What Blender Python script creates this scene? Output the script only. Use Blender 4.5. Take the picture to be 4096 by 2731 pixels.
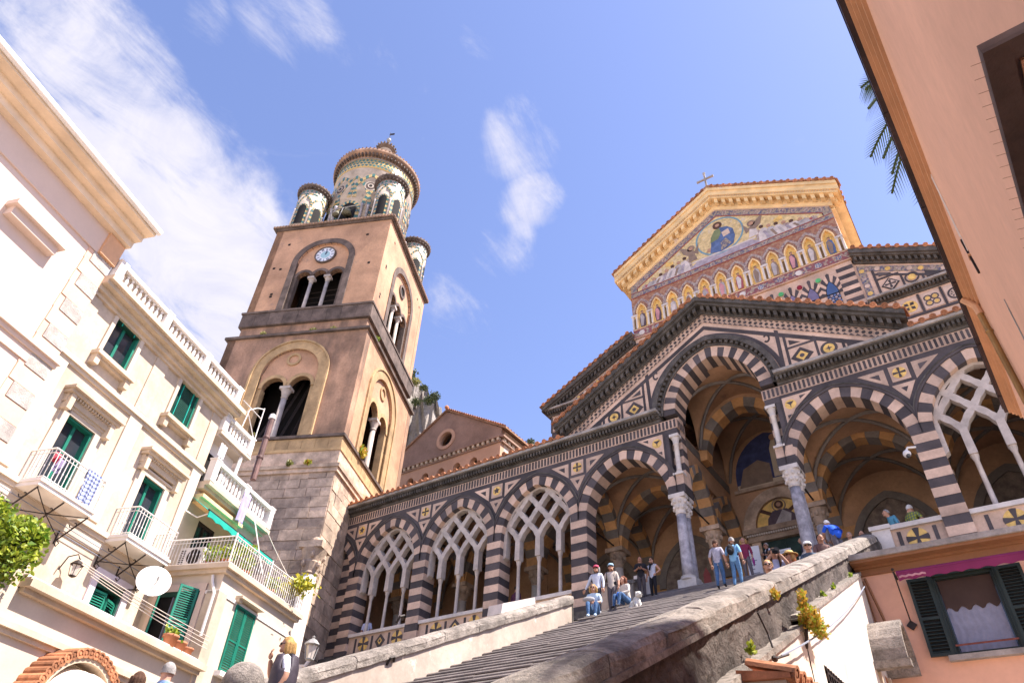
import bpy, math, random
from mathutils import Vector, Matrix
random.seed(7)
R_=math.radians
S=bpy.context.scene; COL=S.collection
for o in list(bpy.data.objects): bpy.data.objects.remove(o)
# ---------------------------------------------------------------- camera
cd=bpy.data.cameras.new('camera'); cam=bpy.data.objects.new('camera',cd); COL.objects.link(cam)
cd.sensor_width=36; cd.lens=24.484; cd.clip_start=.05; cd.clip_end=4000
_m=Matrix(((0.82348176,0.33684911,0.45651996),(0.56579491,-0.5469911,-0.61699016),(0.04187977,0.76637681,-0.6410247)))
cam.matrix_world=Matrix.Translation((0,0,1.6)) @ _m.to_4x4()
S.camera=cam
# ---------------------------------------------------------------- sun, sky
SUN_AZ,SUN_EL=R_(20),R_(57)
SUN_STR,SKY_STR,EXPO=4.9,0.135,1.5
sl=bpy.data.lights.new('sun','SUN'); sl.energy=SUN_STR; sl.angle=R_(.53); sl.color=(1,.92,.83)
so=bpy.data.objects.new('sun',sl); COL.objects.link(so)
sd=Vector((math.cos(SUN_EL)*math.cos(SUN_AZ),math.cos(SUN_EL)*math.sin(SUN_AZ),math.sin(SUN_EL)))
so.rotation_euler=(-sd).to_track_quat('-Z','Y').to_euler(); so.location=sd*80
W=bpy.data.worlds.new('World'); S.world=W; W.use_nodes=True
nt=W.node_tree; nt.nodes.clear(); N=nt.nodes.new; L=nt.links.new
def nd(t,**k):
    n=N(t)
    for a,b in k.items(): setattr(n,a,b)
    return n
def math_(op,a,b=None,c=None):
    n=N('ShaderNodeMath'); n.operation=op
    for i,x in enumerate((a,b,c)):
        if x is None: continue
        if isinstance(x,(int,float)): n.inputs[i].default_value=x
        else: L(x,n.inputs[i])
    return n.outputs[0]
sky=nd('ShaderNodeTexSky',sky_type='NISHITA',sun_disc=False,sun_elevation=SUN_EL,sun_rotation=R_(90)-SUN_AZ,air_density=1.0,dust_density=.5,ozone_density=2.0,altitude=20)
tc=N('ShaderNodeTexCoord'); sp=N('ShaderNodeSeparateXYZ'); L(tc.outputs['Generated'],sp.inputs[0])
zz=math_('ADD',math_('MAXIMUM',sp.outputs[2],0.0),.25)
cb=N('ShaderNodeCombineXYZ'); L(math_('DIVIDE',sp.outputs[0],zz),cb.inputs[0]); L(math_('DIVIDE',sp.outputs[1],zz),cb.inputs[1])
def noise(vec,scale,detail=8,rough=.6,dist=0):
    n=nd('ShaderNodeTexNoise'); n.inputs['Scale'].default_value=scale; n.inputs['Detail'].default_value=detail; n.inputs['Roughness'].default_value=rough; n.inputs['Distortion'].default_value=dist
    L(vec,n.inputs['Vector']); return n.outputs['Fac']
n1=noise(cb.outputs[0],2.3,9,.62,.4); n2=noise(cb.outputs[0],.9,3,.5); n3=noise(cb.outputs[0],5.2,10,.68,1.2)
CLOUDS=[(-0.67,-0.025,0.742,9,.40),(-0.642,0.019,0.766,6.5,.34),(-0.679,0.08,0.729,6,.34),(-0.733,0.054,0.678,8,.36),(-0.707,0.167,0.687,8,.42),(-0.701,0.264,0.662,8.5,.48),(-0.749,0.3,0.591,8,.44),(-0.687,0.319,0.654,5,.32),(-0.754,0.141,0.641,10,.40),(-0.333,0.448,0.83,4.2,.27),(-0.352,0.513,0.783,3.0,.30),(-0.40,0.52,0.755,3.0,.23),(-0.438,0.534,0.723,4.0,.29),(-0.501,0.552,0.666,5.0,.32),(-0.492,0.157,0.856,4,.22),(-0.634,0.247,0.733,3.5,.24),(-0.567,0.098,0.818,2.5,.20),(-0.298,0.322,0.899,3,.18),
 (.30,-.55,.75,16,.36),(.0,-.8,.55,14,.38),(-.5,-.65,.6,13,.34),(.7,-.3,.6,10,.30),(.55,-.75,.35,14,.36)]  # further cloud lobes behind the camera, unseen, added to brighten the shade
lob=None
for cx_,cy_,cz_,rad,wt in CLOUDS:
    dp=nd('ShaderNodeVectorMath',operation='DOT_PRODUCT'); L(tc.outputs['Generated'],dp.inputs[0]); dp.inputs[1].default_value=Vector((cx_,cy_,cz_)).normalized()
    mr_=N('ShaderNodeMapRange'); mr_.interpolation_type='SMOOTHSTEP'; L(dp.outputs['Value'],mr_.inputs[0]); mr_.inputs[1].default_value=math.cos(R_(rad*1.15)); mr_.inputs[2].default_value=math.cos(R_(rad*.25)); mr_.inputs[4].default_value=wt
    lob=mr_.outputs[0] if lob is None else math_('MAXIMUM',lob,mr_.outputs[0])
mpv=N('ShaderNodeMapping'); mpv.inputs['Rotation'].default_value=(0,0,R_(62)); mpv.inputs['Scale'].default_value=(1,.38,1); L(cb.outputs[0],mpv.inputs[0]); n4=noise(mpv.outputs[0],10,10,.66,.8)
bk=math_('ADD',lob,math_('ADD',math_('MULTIPLY',math_('SUBTRACT',n1,.5),1.0),math_('MULTIPLY',math_('SUBTRACT',n4,.5),.8)))
cr=N('ShaderNodeMapRange'); cr.interpolation_type='SMOOTHSTEP'; L(bk,cr.inputs[0]); cr.inputs[1].default_value=.17; cr.inputs[2].default_value=.52
wi=N('ShaderNodeMapRange'); wi.interpolation_type='SMOOTHSTEP'; L(math_('ADD',math_('MULTIPLY',n3,.62),math_('MULTIPLY',n2,.5)),wi.inputs[0]); wi.inputs[1].default_value=.66; wi.inputs[2].default_value=.90
wi2=math_('MULTIPLY',wi.outputs[0],.55)
mask=math_('MAXIMUM',cr.outputs[0],wi2)
cc=N('ShaderNodeMix'); cc.data_type='RGBA'; L(math_('MULTIPLY',n3,1.0),cc.inputs[0]); cc.inputs[6].default_value=(1.7,1.75,2.3,1); cc.inputs[7].default_value=(3.1,2.95,3.1,1)
mx=N('ShaderNodeMix'); mx.data_type='RGBA'; L(mask,mx.inputs[0]); L(cc.outputs[2],mx.inputs[7])
tint=nd('ShaderNodeMix',data_type='RGBA',blend_type='MULTIPLY'); tint.inputs[0].default_value=1; L(sky.outputs[0],tint.inputs[6]); tint.inputs[7].default_value=(.82,.72,.82,1)
L(tint.outputs[2],mx.inputs[6])
bg=N('ShaderNodeBackground'); L(mx.outputs[2],bg.inputs[0]); bg.inputs[1].default_value=SKY_STR
wo=N('ShaderNodeOutputWorld'); L(bg.outputs[0],wo.inputs[0])
S.view_settings.view_transform='Standard'; S.view_settings.look='None'; S.view_settings.exposure=EXPO; S.view_settings.gamma=1
S.render.engine='CYCLES'
S.render.resolution_x=1024; S.render.resolution_y=682
# ---------------------------------------------------------------- materials
MATS={}
def mat(name,col,var=.18,scale=1.5,fine=18,bump=.15,rough=.85,rand=.10,metal=0,stain=0,stcol=(.03,.027,.025),stscale=1.2,vstreak=1.0,col2=None,spec=.3,bdist=.02,kind=None,blot=None):
    m=bpy.data.materials.new(name); m.use_nodes=True; t=m.node_tree; n=t.nodes; l=t.links.new
    b=n['Principled BSDF']; b.inputs['Roughness'].default_value=rough; b.inputs['Metallic'].default_value=metal; b.inputs['Specular IOR Level'].default_value=spec
    geo=n.new('ShaderNodeNewGeometry'); oi=n.new('ShaderNodeObjectInfo')
    def ns(vec,s,d=5,r=.6):
        q=n.new('ShaderNodeTexNoise'); q.inputs['Scale'].default_value=s; q.inputs['Detail'].default_value=d; q.inputs['Roughness'].default_value=r; l(vec,q.inputs['Vector']); return q
    def mixc(f,a,c,bt='MIX'):
        q=n.new('ShaderNodeMix'); q.data_type='RGBA'; q.blend_type=bt
        for i,x in ((0,f),(6,a),(7,c)):
            if isinstance(x,(int,float)): q.inputs[i].default_value=x
            elif isinstance(x,tuple): q.inputs[i].default_value=x if len(x)==4 else x+(1,)
            else: l(x,q.inputs[i])
        return q.outputs[2]
    def mr(x,a,c,d=0,e=1):
        q=n.new('ShaderNodeMapRange'); l(x,q.inputs[0])
        for i,v in zip((1,2,3,4),(a,c,d,e)): q.inputs[i].default_value=v
        return q.outputs[0]
    pos=geo.outputs['Position']
    big=ns(pos,scale); fin=ns(pos,fine,6,.7)
    lo=tuple(max(0,x*(1-var)) for x in col); hi=tuple(min(1,x*(1+var)) for x in (col2 or col))
    c=mixc(mr(big.outputs['Fac'],.33,.67),lo,hi)
    c=mixc(mr(fin.outputs['Fac'],.3,.7),c,mixc(1.0,c,(1-var*.8,)*3,'MULTIPLY'))
    if rand: c=mixc(1.0,c,mixc(oi.outputs['Random'],(1-rand,)*3,(1+rand,1+rand*.93,1+rand*.85)),'MULTIPLY')
    if blot:  # patches of another colour (worn plaster): blot=(colour, threshold, scale)
        bn=ns(pos,blot[2],8,.65); c=mixc(mr(bn.outputs['Fac'],blot[1],blot[1]+.08),c,blot[0])
    if stain:
        mp=n.new('ShaderNodeMapping'); mp.inputs['Scale'].default_value=(1,1,vstreak); l(pos,mp.inputs[0])
        sn=ns(mp.outputs[0],stscale,7,.66); c=mixc(mr(sn.outputs['Fac'],.68-stain*.3,.82-stain*.1,0,.85),c,stcol)
    if kind=='wood':
        pass
    l(c,b.inputs['Base Color'])
    if bump:
        bp=n.new('ShaderNodeBump'); bp.inputs['Strength'].default_value=bump; bp.inputs['Distance'].default_value=bdist; l(fin.outputs['Fac'],bp.inputs['Height']); l(bp.outputs[0],b.inputs['Normal'])
    MATS[name]=m; return m
PINK=mat('pale_marble',(.57,.40,.305),.24,1.1,14,.1,.6,.14,stain=.12,stcol=(.34,.19,.12),stscale=1.6)
DARK=mat('grey_lava_stone',(.078,.064,.066),.28,1.4,16,.2,.7,.22)
DGREY=mat('weathered_cornice',(.105,.093,.085),.45,2.2,20,.5,.9,.1,stain=.25,stcol=(.022,.02,.018),stscale=2.5)
FASC=mat('grey_fascia',(.36,.32,.29),.35,1.6,16,.3,.85,.08,stain=.3,stcol=(.05,.04,.04),stscale=2.4)
GOLD=mat('gold_mosaic',(.78,.50,.15),.25,4,60,.3,.4,.05,metal=.12)
WMARB=mat('white_marble',(.60,.54,.50),.16,2.3,20,.12,.5,.06,stain=.1,stcol=(.3,.25,.2))
EAVE=mat('pale_eave_plaster',(.70,.55,.40),.12,1,12,.1,.85,.02)
TRAC=mat('tracery_marble',(.50,.43,.385),.2,2.3,20,.15,.6,.08,stain=.2,stcol=(.28,.23,.19))
TCOL=mat('tower_column_stone',(.42,.36,.32),.2,2,16,.2,.8,.06)
GOLD2=mat('faded_gold_mosaic',(.62,.47,.24),.3,5,60,.3,.6,.03,blot=((.55,.46,.36),.56,3))
COLM=mat('blue_grey_marble',(.42,.39,.42),.45,2.6,9,.1,.4,.05,stain=.2,stcol=(.16,.15,.17),stscale=2.4,vstreak=.35)
TERRA=mat('terracotta_tile',(.40,.17,.085),.3,5,30,.3,.85,.3,stain=.12,stcol=(.09,.05,.035),stscale=5)
OCHRE=mat('ochre_stucco',(.76,.54,.28),.16,1.6,18,.15,.8,.06,blot=((.58,.47,.38),.61,2.2))
ORNG=mat('orange_stone',(.52,.28,.12),.25,1.3,12,.2,.8,.18)
INGREY=mat('inner_grey_stone',(.19,.165,.15),.25,1.3,12,.2,.8,.18)
VAULT=mat('vault_plaster',(.42,.25,.15),.25,.7,9,.1,.9,.05,stain=.15,stcol=(.10,.07,.06))
BROWN=mat('tower_plaster',(.48,.28,.175),.28,.5,10,.3,.9,.03,stain=.3,stcol=(.20,.12,.09),stscale=.7,vstreak=.4,blot=((.33,.21,.15),.60,.9))
BROWN2=mat('tower_plaster_stained',(.42,.25,.165),.35,.55,10,.3,.9,.03,stain=1.0,stcol=(.055,.045,.04),stscale=.8,vstreak=.28)
TDARK=mat('tower_dark_trim',(.135,.10,.085),.4,1.6,14,.4,.9,.2,stain=.2,stcol=(.03,.025,.022))
TYEL=mat('tufa_trim',(.43,.29,.155),.25,1.5,14,.3,.9,.16,stain=.22,stcol=(.09,.07,.055),stscale=1.6)
STONE=mat('rough_limestone',(.48,.36,.275),.35,1.5,9,.6,.95,.22,stain=.16,stcol=(.13,.095,.08),stscale=1.7,bdist=.05)
CREAM=mat('cream_plaster',(.56,.47,.38),.14,.5,8,.15,.9,.02,stain=.14,stcol=(.42,.33,.26),stscale=.9,vstreak=.4,blot=((.62,.50,.38),.63,.8))
CREAM2=mat('peeling_cream_plaster',(.53,.43,.335),.2,.6,7,.3,.92,.02,stain=.36,stcol=(.36,.27,.20),stscale=1.3,vstreak=.6,blot=((.50,.47,.44),.64,1.1))
BEIGE=mat('beige_trim',(.55,.44,.33),.16,1.2,14,.2,.85,.05,stain=.2,stcol=(.25,.18,.13),stscale=2)
WHITE=mat('white_paint',(.70,.66,.63),.08,2,16,.08,.7,.03,stain=.06,stcol=(.45,.38,.32))
PINKW=mat('pale_pink_plaster',(.60,.47,.40),.06,.4,10,.06,.85,.02)
QPINK=mat('pink_quoin',(.66,.43,.32),.1,1,12,.1,.85,.05)
QGREY=mat('rough_grey_quoin',(.44,.39,.36),.25,3,26,.8,.95,.06,bdist=.04)
GREEN=mat('green_shutter_paint',(.012,.17,.115),.18,2,20,.1,.5,.12)
DGREEN=mat('dark_green_paint',(.012,.06,.045),.2,2,20,.1,.45,.06)
BGREEN=mat('faded_shutter_paint',(.020,.030,.026),.2,2,20,.1,.5,.06)
SALMON=mat('salmon_plaster',(.80,.49,.34),.12,.35,9,.12,.9,.02,stain=.26,stcol=(.62,.36,.25),stscale=.9,vstreak=.35,blot=((.74,.47,.34),.62,1.1))
SALMON2=mat('salmon_trim',(.62,.36,.21),.13,.8,10,.1,.85,.03)
SALM3=mat('orange_wall_plaster',(.74,.42,.29),.10,.4,9,.08,.9,.02,stain=.06,stcol=(.40,.2,.13))
BRWN=mat('brown_painted_band',(.27,.125,.06),.15,.8,10,.1,.8,.03)
GUTTER=mat('dark_gutter_metal',(.05,.038,.042),.3,2,12,.1,.45,.0,metal=.3)
PIPE=mat('copper_downpipe',(.34,.20,.07),.25,1.5,8,.05,.4,.0,metal=.4,vstreak=.2)
IRON=mat('wrought_iron',(.035,.026,.024),.3,6,30,.2,.6,.0,metal=.3)
STEEL=mat('painted_grey_metal',(.30,.29,.28),.2,3,20,.1,.5,.0,metal=.2)
STEP=mat('grey_stair_stone',(.17,.145,.135),.3,2.2,20,.5,.9,.12,stain=.15,stcol=(.07,.06,.055),stscale=3)
COPING=mat('weathered_coping',(.36,.31,.27),.45,2.2,30,1.0,.95,.06,stain=.62,stcol=(.075,.063,.052),stscale=11,bdist=.05,blot=((.20,.17,.145),.58,2.6))
WALLG=mat('stained_render',(.44,.36,.30),.25,.7,9,.3,.95,.02,stain=.3,stcol=(.24,.19,.155),stscale=1.1,vstreak=.35,blot=((.60,.54,.48),.60,1.6))
ROUGH=mat('dark_rough_render',(.13,.105,.093),.5,1.3,15,1.0,1,.02,stain=.2,stcol=(.03,.025,.024),stscale=6,bdist=.08,blot=((.20,.16,.13),.63,3))
WHITEW=mat('limewashed_wall',(.54,.48,.42),.16,.7,9,.3,.95,.02,stain=.34,stcol=(.20,.16,.13),stscale=1.9,vstreak=.2,blot=((.62,.49,.37),.58,.7))
PAVE=mat('piazza_paving',(.46,.41,.35),.25,.8,10,.2,.9,.05)
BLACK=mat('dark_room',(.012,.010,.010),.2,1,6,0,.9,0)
GLASS=mat('window_glass',(.03,.035,.045),.15,.7,4,.02,.04,.0,spec=.8)
BRONZE=mat('bronze_door',(.03,.055,.045),.3,2,14,.2,.5,.1,metal=.4)
PAPER=mat('paper_notice',(.62,.62,.66),.05,2,10,.02,.8,0)
ROOFC=mat('old_clay_roof',(.33,.19,.12),.35,2.5,18,.6,.95,.1,stain=.25,stcol=(.10,.075,.06),stscale=3)
POT=mat('flower_pot_clay',(.42,.17,.09),.2,5,24,.15,.85,.1)
TEAL=mat('teal_awning_cloth',(.01,.33,.26),.1,2,20,.05,.8,0)
MAG=mat('magenta_awning_cloth',(.19,.02,.075),.15,2,16,.05,.8,0)
CURTREFL=mat('curtain_and_reflection',(.22,.23,.31),.12,6,20,.05,.7,0)
BROWNC=mat('brown_blind',(.055,.033,.027),.15,3,16,.05,.8,0)
CANV=mat('cream_awning_canvas',(.70,.61,.52),.07,1,12,.06,.8,0,stain=.06,stcol=(.5,.4,.3))
WIREM=mat('pale_cord',(.55,.48,.42),.1,3,10,0,.7,0)
DWIRE=mat('blue_grey_cable',(.22,.24,.30),.1,3,10,0,.6,0)
ROCK=mat('cliff_limestone',(.27,.235,.21),.5,.06,.5,.8,.95,0,stain=.35,stcol=(.10,.11,.06),stscale=.06,bdist=1.2)
SALT=mat('lamp_glass',(.55,.48,.42),.1,3,10,0,.3,0)
def leafmat(name,c1,c2,tr=.35):
    m=bpy.data.materials.new(name); m.use_nodes=True; t=m.node_tree; n=t.nodes; l=t.links.new
    b=n['Principled BSDF']; b.inputs['Roughness'].default_value=.5
    g=n.new('ShaderNodeNewGeometry'); q=n.new('ShaderNodeMix'); q.data_type='RGBA'; q.inputs[6].default_value=c1+(1,); q.inputs[7].default_value=c2+(1,)
    l(g.outputs['Random Per Island'],q.inputs[0]); l(q.outputs[2],b.inputs['Base Color'])
    tb=n.new('ShaderNodeBsdfTranslucent'); l(q.outputs[2],tb.inputs[0]); ms=n.new('ShaderNodeMixShader'); ms.inputs[0].default_value=tr
    l(b.outputs[0],ms.inputs[1]); l(tb.outputs[0],ms.inputs[2]); l(ms.outputs[0],n['Material Output'].inputs[0]); return m
LEAF=leafmat('vine_leaf',(.07,.16,.012),(.40,.44,.04)); LEAF2=leafmat('shrub_leaf_red',(.26,.38,.03),(.62,.30,.05)); LEAF3=leafmat('dry_grass',(.12,.14,.03),(.34,.30,.10))
PALM=leafmat('palm_leaf',(.02,.055,.008),(.12,.15,.02),.25); DLEAF=leafmat('dark_scrub',(.015,.035,.01),(.08,.09,.02),.15)
# ---------------------------------------------------------------- geometry helpers
def mesh(name,g,m,smooth=False):
    me=bpy.data.meshes.new(name); me.from_pydata(g[0],[],g[1]); me.update()
    for x in (m if isinstance(m,(list,tuple)) else [m]): me.materials.append(x)
    if smooth: me.polygons.foreach_set('use_smooth',[True]*len(me.polygons))
    return me
def ob(name,g,m,parent=None,smooth=False,loc=None,rot=None,kind=None):
    me=g if isinstance(g,bpy.types.Mesh) else mesh(name,g,m,smooth)
    o=bpy.data.objects.new(name,me); COL.objects.link(o)
    if parent: o.parent=parent
    if loc: o.location=loc
    if rot: o.rotation_euler=rot
    if kind: o['kind']=kind
    return o
def thing(name,label,cat,loc=(0,0,0),rz=0,group=None):
    o=bpy.data.objects.new(name,None); COL.objects.link(o); o.location=loc; o.rotation_euler=(0,0,rz); o.empty_display_size=.3
    return tag(o,label,cat,group)
def tag(o,label,cat,group=None):
    o['label']=label; o['category']=cat
    if group: o['group']=group
    return o
def struct(o): o['kind']='structure'; return o
def cat(*gs):
    V=[];F=[]
    for g in gs:
        k=len(V); V+=g[0]; F+=[tuple(i+k for i in f) for f in g[1]]
    return V,F
BF=[(0,1,2,3),(7,6,5,4),(0,4,5,1),(1,5,6,2),(2,6,7,3),(3,7,4,0)]
def box(x0,x1,y0,y1,z0,z1):
    return [(x0,y0,z0),(x0,y1,z0),(x1,y1,z0),(x1,y0,z0),(x0,y0,z1),(x0,y1,z1),(x1,y1,z1),(x1,y0,z1)],[tuple(f) for f in BF]
def cbox(c,d): return box(c[0]-d[0]/2,c[0]+d[0]/2,c[1]-d[1]/2,c[1]+d[1]/2,c[2]-d[2]/2,c[2]+d[2]/2)
def area2(p): return sum(p[i][0]*p[(i+1)%len(p)][1]-p[(i+1)%len(p)][0]*p[i][1] for i in range(len(p)))
def prism(p,y0,y1):
    "polygon in x,z seen from -y, pushed from y0 (front) to y1"
    p=list(p)
    if area2(p)<0: p.reverse()
    n=len(p); V=[(x,y0,z) for x,z in p]+[(x,y1,z) for x,z in p]
    F=[tuple(range(n)),tuple(range(2*n-1,n-1,-1))]+[(i,i+n,(i+1)%n+n,(i+1)%n) for i in range(n)]
    return V,F
def strip(a,b,y0,y1):
    "solid band between two polylines a,b (x,z) of equal length"
    n=len(a); V=[(x,y0,z) for x,z in a]+[(x,y0,z) for x,z in b]+[(x,y1,z) for x,z in a]+[(x,y1,z) for x,z in b]; F=[]
    for i in range(n-1):
        F+=[(i,i+1,n+i+1,n+i),(2*n+i+1,2*n+i,3*n+i,3*n+i+1),(i+1,i,2*n+i,2*n+i+1),(n+i,n+i+1,3*n+i+1,3*n+i)]
    F+=[(0,n,3*n,2*n),(2*n-1,n-1,3*n-1,4*n-1)]
    return V,F
def lathe(prof,n=16,c=(0,0),a0=0,a1=2*math.pi):
    V=[];F=[];full=abs(a1-a0-2*math.pi)<1e-6; m=n if full else n+1
    for r,z in prof:
        for i in range(m):
            a=a0+(a1-a0)*i/n; V.append((c[0]+r*math.cos(a),c[1]+r*math.sin(a),z))
    for j in range(len(prof)-1):
        for i in range(n):
            k=(i+1)%m; F.append((j*m+i,j*m+k,(j+1)*m+k,(j+1)*m+i))
    if full:
        if prof[0][0]>1e-4: F.append(tuple(range(m-1,-1,-1)))
        if prof[-1][0]>1e-4: F.append(tuple((len(prof)-1)*m+i for i in range(m)))
    return V,F
def tube(pts,r,n=6,cap=True):
    pts=[Vector(p) for p in pts]; V=[];F=[]; rs=r if isinstance(r,(list,tuple)) else [r]*len(pts); up=None
    for i,p in enumerate(pts):
        d=(pts[min(i+1,len(pts)-1)]-pts[max(i-1,0)]).normalized()
        if up is None: up=Vector((0,0,1)) if abs(d.z)<.9 else Vector((1,0,0))
        s=d.cross(up).normalized(); q=s.cross(d).normalized(); up=q
        for k in range(n):
            a=2*math.pi*k/n; V.append(tuple(p+(s*math.cos(a)+q*math.sin(a))*rs[i]))
    for i in range(len(pts)-1):
        for k in range(n): F.append((i*n+k,i*n+(k+1)%n,(i+1)*n+(k+1)%n,(i+1)*n+k))
    if cap: F+=[tuple(range(n-1,-1,-1)),tuple((len(pts)-1)*n+k for k in range(n))]
    return V,F
def disc(c,r,y0,y1,n=20,sz=1): return prism([(c[0]+r*math.cos(2*math.pi*i/n),c[1]+sz*r*math.sin(2*math.pi*i/n)) for i in range(n)],y0,y1)
def annulus(c,r0,r1,y0,y1,n=24):
    a=[(c[0]+r0*math.cos(2*math.pi*i/n),c[1]+r0*math.sin(2*math.pi*i/n)) for i in range(n+1)]; b=[(c[0]+r1*math.cos(2*math.pi*i/n),c[1]+r1*math.sin(2*math.pi*i/n)) for i in range(n+1)]
    return strip(b,a,y0,y1)
def ellip(c,r,nu=14,nv=9,f=None):
    V=[];F=[]
    for j in range(nv+1):
        ph=math.pi*j/nv
        for i in range(nu):
            a=2*math.pi*i/nu; p=(math.sin(ph)*math.cos(a),math.sin(ph)*math.sin(a),-math.cos(ph))
            s=f(p) if f else 1
            V.append((c[0]+r[0]*p[0]*s,c[1]+r[1]*p[1]*s,c[2]+r[2]*p[2]*s))
    for j in range(nv):
        for i in range(nu):
            k=(i+1)%nu; F.append((j*nu+i,j*nu+k,(j+1)*nu+k,(j+1)*nu+i))
    return V,F
def rotz(g,a,c=(0,0)):
    ca,sa=math.cos(a),math.sin(a); return [(c[0]+(x-c[0])*ca-(y-c[1])*sa,c[1]+(x-c[0])*sa+(y-c[1])*ca,z) for x,y,z in g[0]],g[1]
def shift(g,d): return [(x+d[0],y+d[1],z+d[2]) for x,y,z in g[0]],g[1]
def mirx(g,c=0): return [(2*c-x,y,z) for x,y,z in g[0]],[tuple(reversed(f)) for f in g[1]]
# pointed arch: half width hw, rise ri; returns offset curve points from right spring to apex (relative to centre, spring)
def parc(hw,ri,o=0,n=10,p0=0,p1=None):
    r=(hw*hw+ri*ri)/(2*hw); k=r-hw; pe=math.acos(max(-1,min(1,k/(r+o)))); 
    if p1 is None: p1=pe
    return [(-k+(r+o)*math.cos(p0+(p1-p0)*i/n),(r+o)*math.sin(p0+(p1-p0)*i/n)) for i in range(n+1)]
def full(hw,ri,o=0,n=10):
    h=parc(hw,ri,o,n); return [(-x,z) for x,z in h]+[p for p in reversed(h[:-1])]   # left spring -> apex -> right spring
def at(c,zs,pts): return [(c+x,zs+z) for x,z in pts]
def vouss(par,c,zs,hw,ri,th,nv,y0,y1,m0,m1,xlim=None,name='voussoir',first=0,sub=2,i0=0,i1=None,gap=.006):
    "individual arch stones; each a mesh of its own"
    n=nv*sub*2//2; n=nv*sub if (nv*sub)%2==0 else nv*sub+1
    inn=full(hw,ri,0,nv*sub); out=full(hw,ri,th,nv*sub)    # 2*nv*sub+1 points
    st=2*sub
    for i in range(i0,nv if i1 is None else i1):
        a=inn[i*st:i*st+st+1]; b=out[i*st:i*st+st+1]
        p=at(c,zs,a)+list(reversed(at(c,zs,b)))
        if xlim: p=[(max(xlim[0],min(xlim[1],x)),z) for x,z in p]
        cx=sum(q[0] for q in p)/len(p); cz=sum(q[1] for q in p)/len(p); sc=1-gap/ .3
        jit=random.uniform(-.006,.006)
        ob(name,prism([(cx+(x-cx)*sc,cz+(z-cz)*sc) for x,z in p],y0+jit,y1),(m0,m1)[(i+first)%2],par)
def barrel(r=.1,ln=.5,n=7,t=.018):
    "cover tile lying along +y, open below, with a closed round end"
    V=[];F=[]
    for j,y in enumerate((0,ln)):
        for i in range(n): a=math.pi*i/(n-1); V.append((r*math.cos(a),y,r*math.sin(a)))
    for i in range(n-1): F.append((i,i+1,n+i+1,n+i))
    F.append(tuple(reversed(range(n)))); F.append(tuple(range(n,2*n))); F.append((0,n,2*n-1,n-1))
    return V,F
def cover_tile():
    g=barrel(.105,.62); rim=annulus((0,.0),.07,.108,-.025,.0,12); knob=disc((0,0),.035,-.02,0,8)
    full_=disc((0,0),.10,-.006,.02,12)
    return cat(g,rim,knob,full_)
TILE=mesh('roof_tile',cover_tile(),TERRA)
PAN=mesh('pan_tile',cat(box(-.09,.09,-.02,.6,-.05,.0)),TERRA)
def tiles(par,x0,z0,x1,z1,y,step=.36,pitch=.16,scale=1.0,nm='roof_tile'):
    "row of round-ended cover tiles with flat pans between, along a line"
    L_=math.hypot(x1-x0,z1-z0); k=max(1,int(L_/step)); ang=math.atan2(z1-z0,x1-x0)
    for i in range(k+1):
        t=(i+.5)/(k+1); x=x0+(x1-x0)*t; z=z0+(z1-z0)*t
        o=ob(nm,TILE,None,par,loc=(x,y+random.uniform(-.02,.02),z+.075*scale),rot=(R_(random.uniform(5,11)),random.uniform(-.05,.05)-ang,0)); o.scale=(scale,)*3
        o=ob('pan_tile',PAN,None,par,loc=(x+.5*(x1-x0)/(k+1),y+.02+random.uniform(-.015,.015),z+.5*(z1-z0)/(k+1)+.07*scale),rot=(R_(8),-ang,0)); o.scale=(scale,)*3
# ================================================================ cathedral porch (local x from its axis, y into the building)
AX,FY=-6.57,22.4
porch=thing('cathedral_porch','striped marble and dark stone portico with pointed arches above the stairs','portico',(AX,FY,0))
PC=[-22.78,-18.65,-14.52,-10.38,-6.25,-2.02,2.02,6.25,10.38]; HP=.36; ZS=14.0; RI=2.12; HW=1.71; DEP=.75
ZB,ZT=16.85,17.27
def sharpen(p,lo,hi): return [(max(lo,min(hi,x)),z) for x,z in p]
# piers of alternating courses
for p in PC:
    if abs(p)<3: continue
    pr=ob('pier',box(p-HP+.01,p+HP-.01,.03,DEP-.02,10.2,14.1),DARK,porch)
    z=10.3; k=0
    while z<14.02:
        h=.306; hh=min(z+h,14.06)
        ob('stone_course',box(p-HP+random.uniform(-.004,.004),p+HP+random.uniform(-.004,.004),random.uniform(-.006,.004),DEP,z+.003,hh-.003),(DARK,PINK)[k%2],pr)
        z+=h; k+=1
# arches of the side bays
bays=[(PC[i],PC[i+1]) for i in range(len(PC)-1)]
for bi,(a,b) in enumerate(bays):
    c=(a+b)/2; hb=(b-a)/2
    if abs(c)<1: continue
    hw=hb-HP
    arch=ob('arch_ring',strip(sharpen(at(c,ZS,full(hw,RI,.405,20)),a,b),sharpen(at(c,ZS,full(hw,RI,.545,20)),a,b),-.035,.2),DARK,porch)
    ob('bead',strip(sharpen(at(c,ZS,full(hw,RI,.50,20)),a,b),sharpen(at(c,ZS,full(hw,RI,.545,20)),a,b),-.06,.0),DGREY,arch)
    la=-2.29 if abs(b+2.02)<.01 else b; lb=2.29 if abs(a-2.02)<.01 else a
    vouss(arch,c,ZS,hw,RI,.40,19,0,DEP,DARK,PINK,(lb+.003,la-.003))
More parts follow.
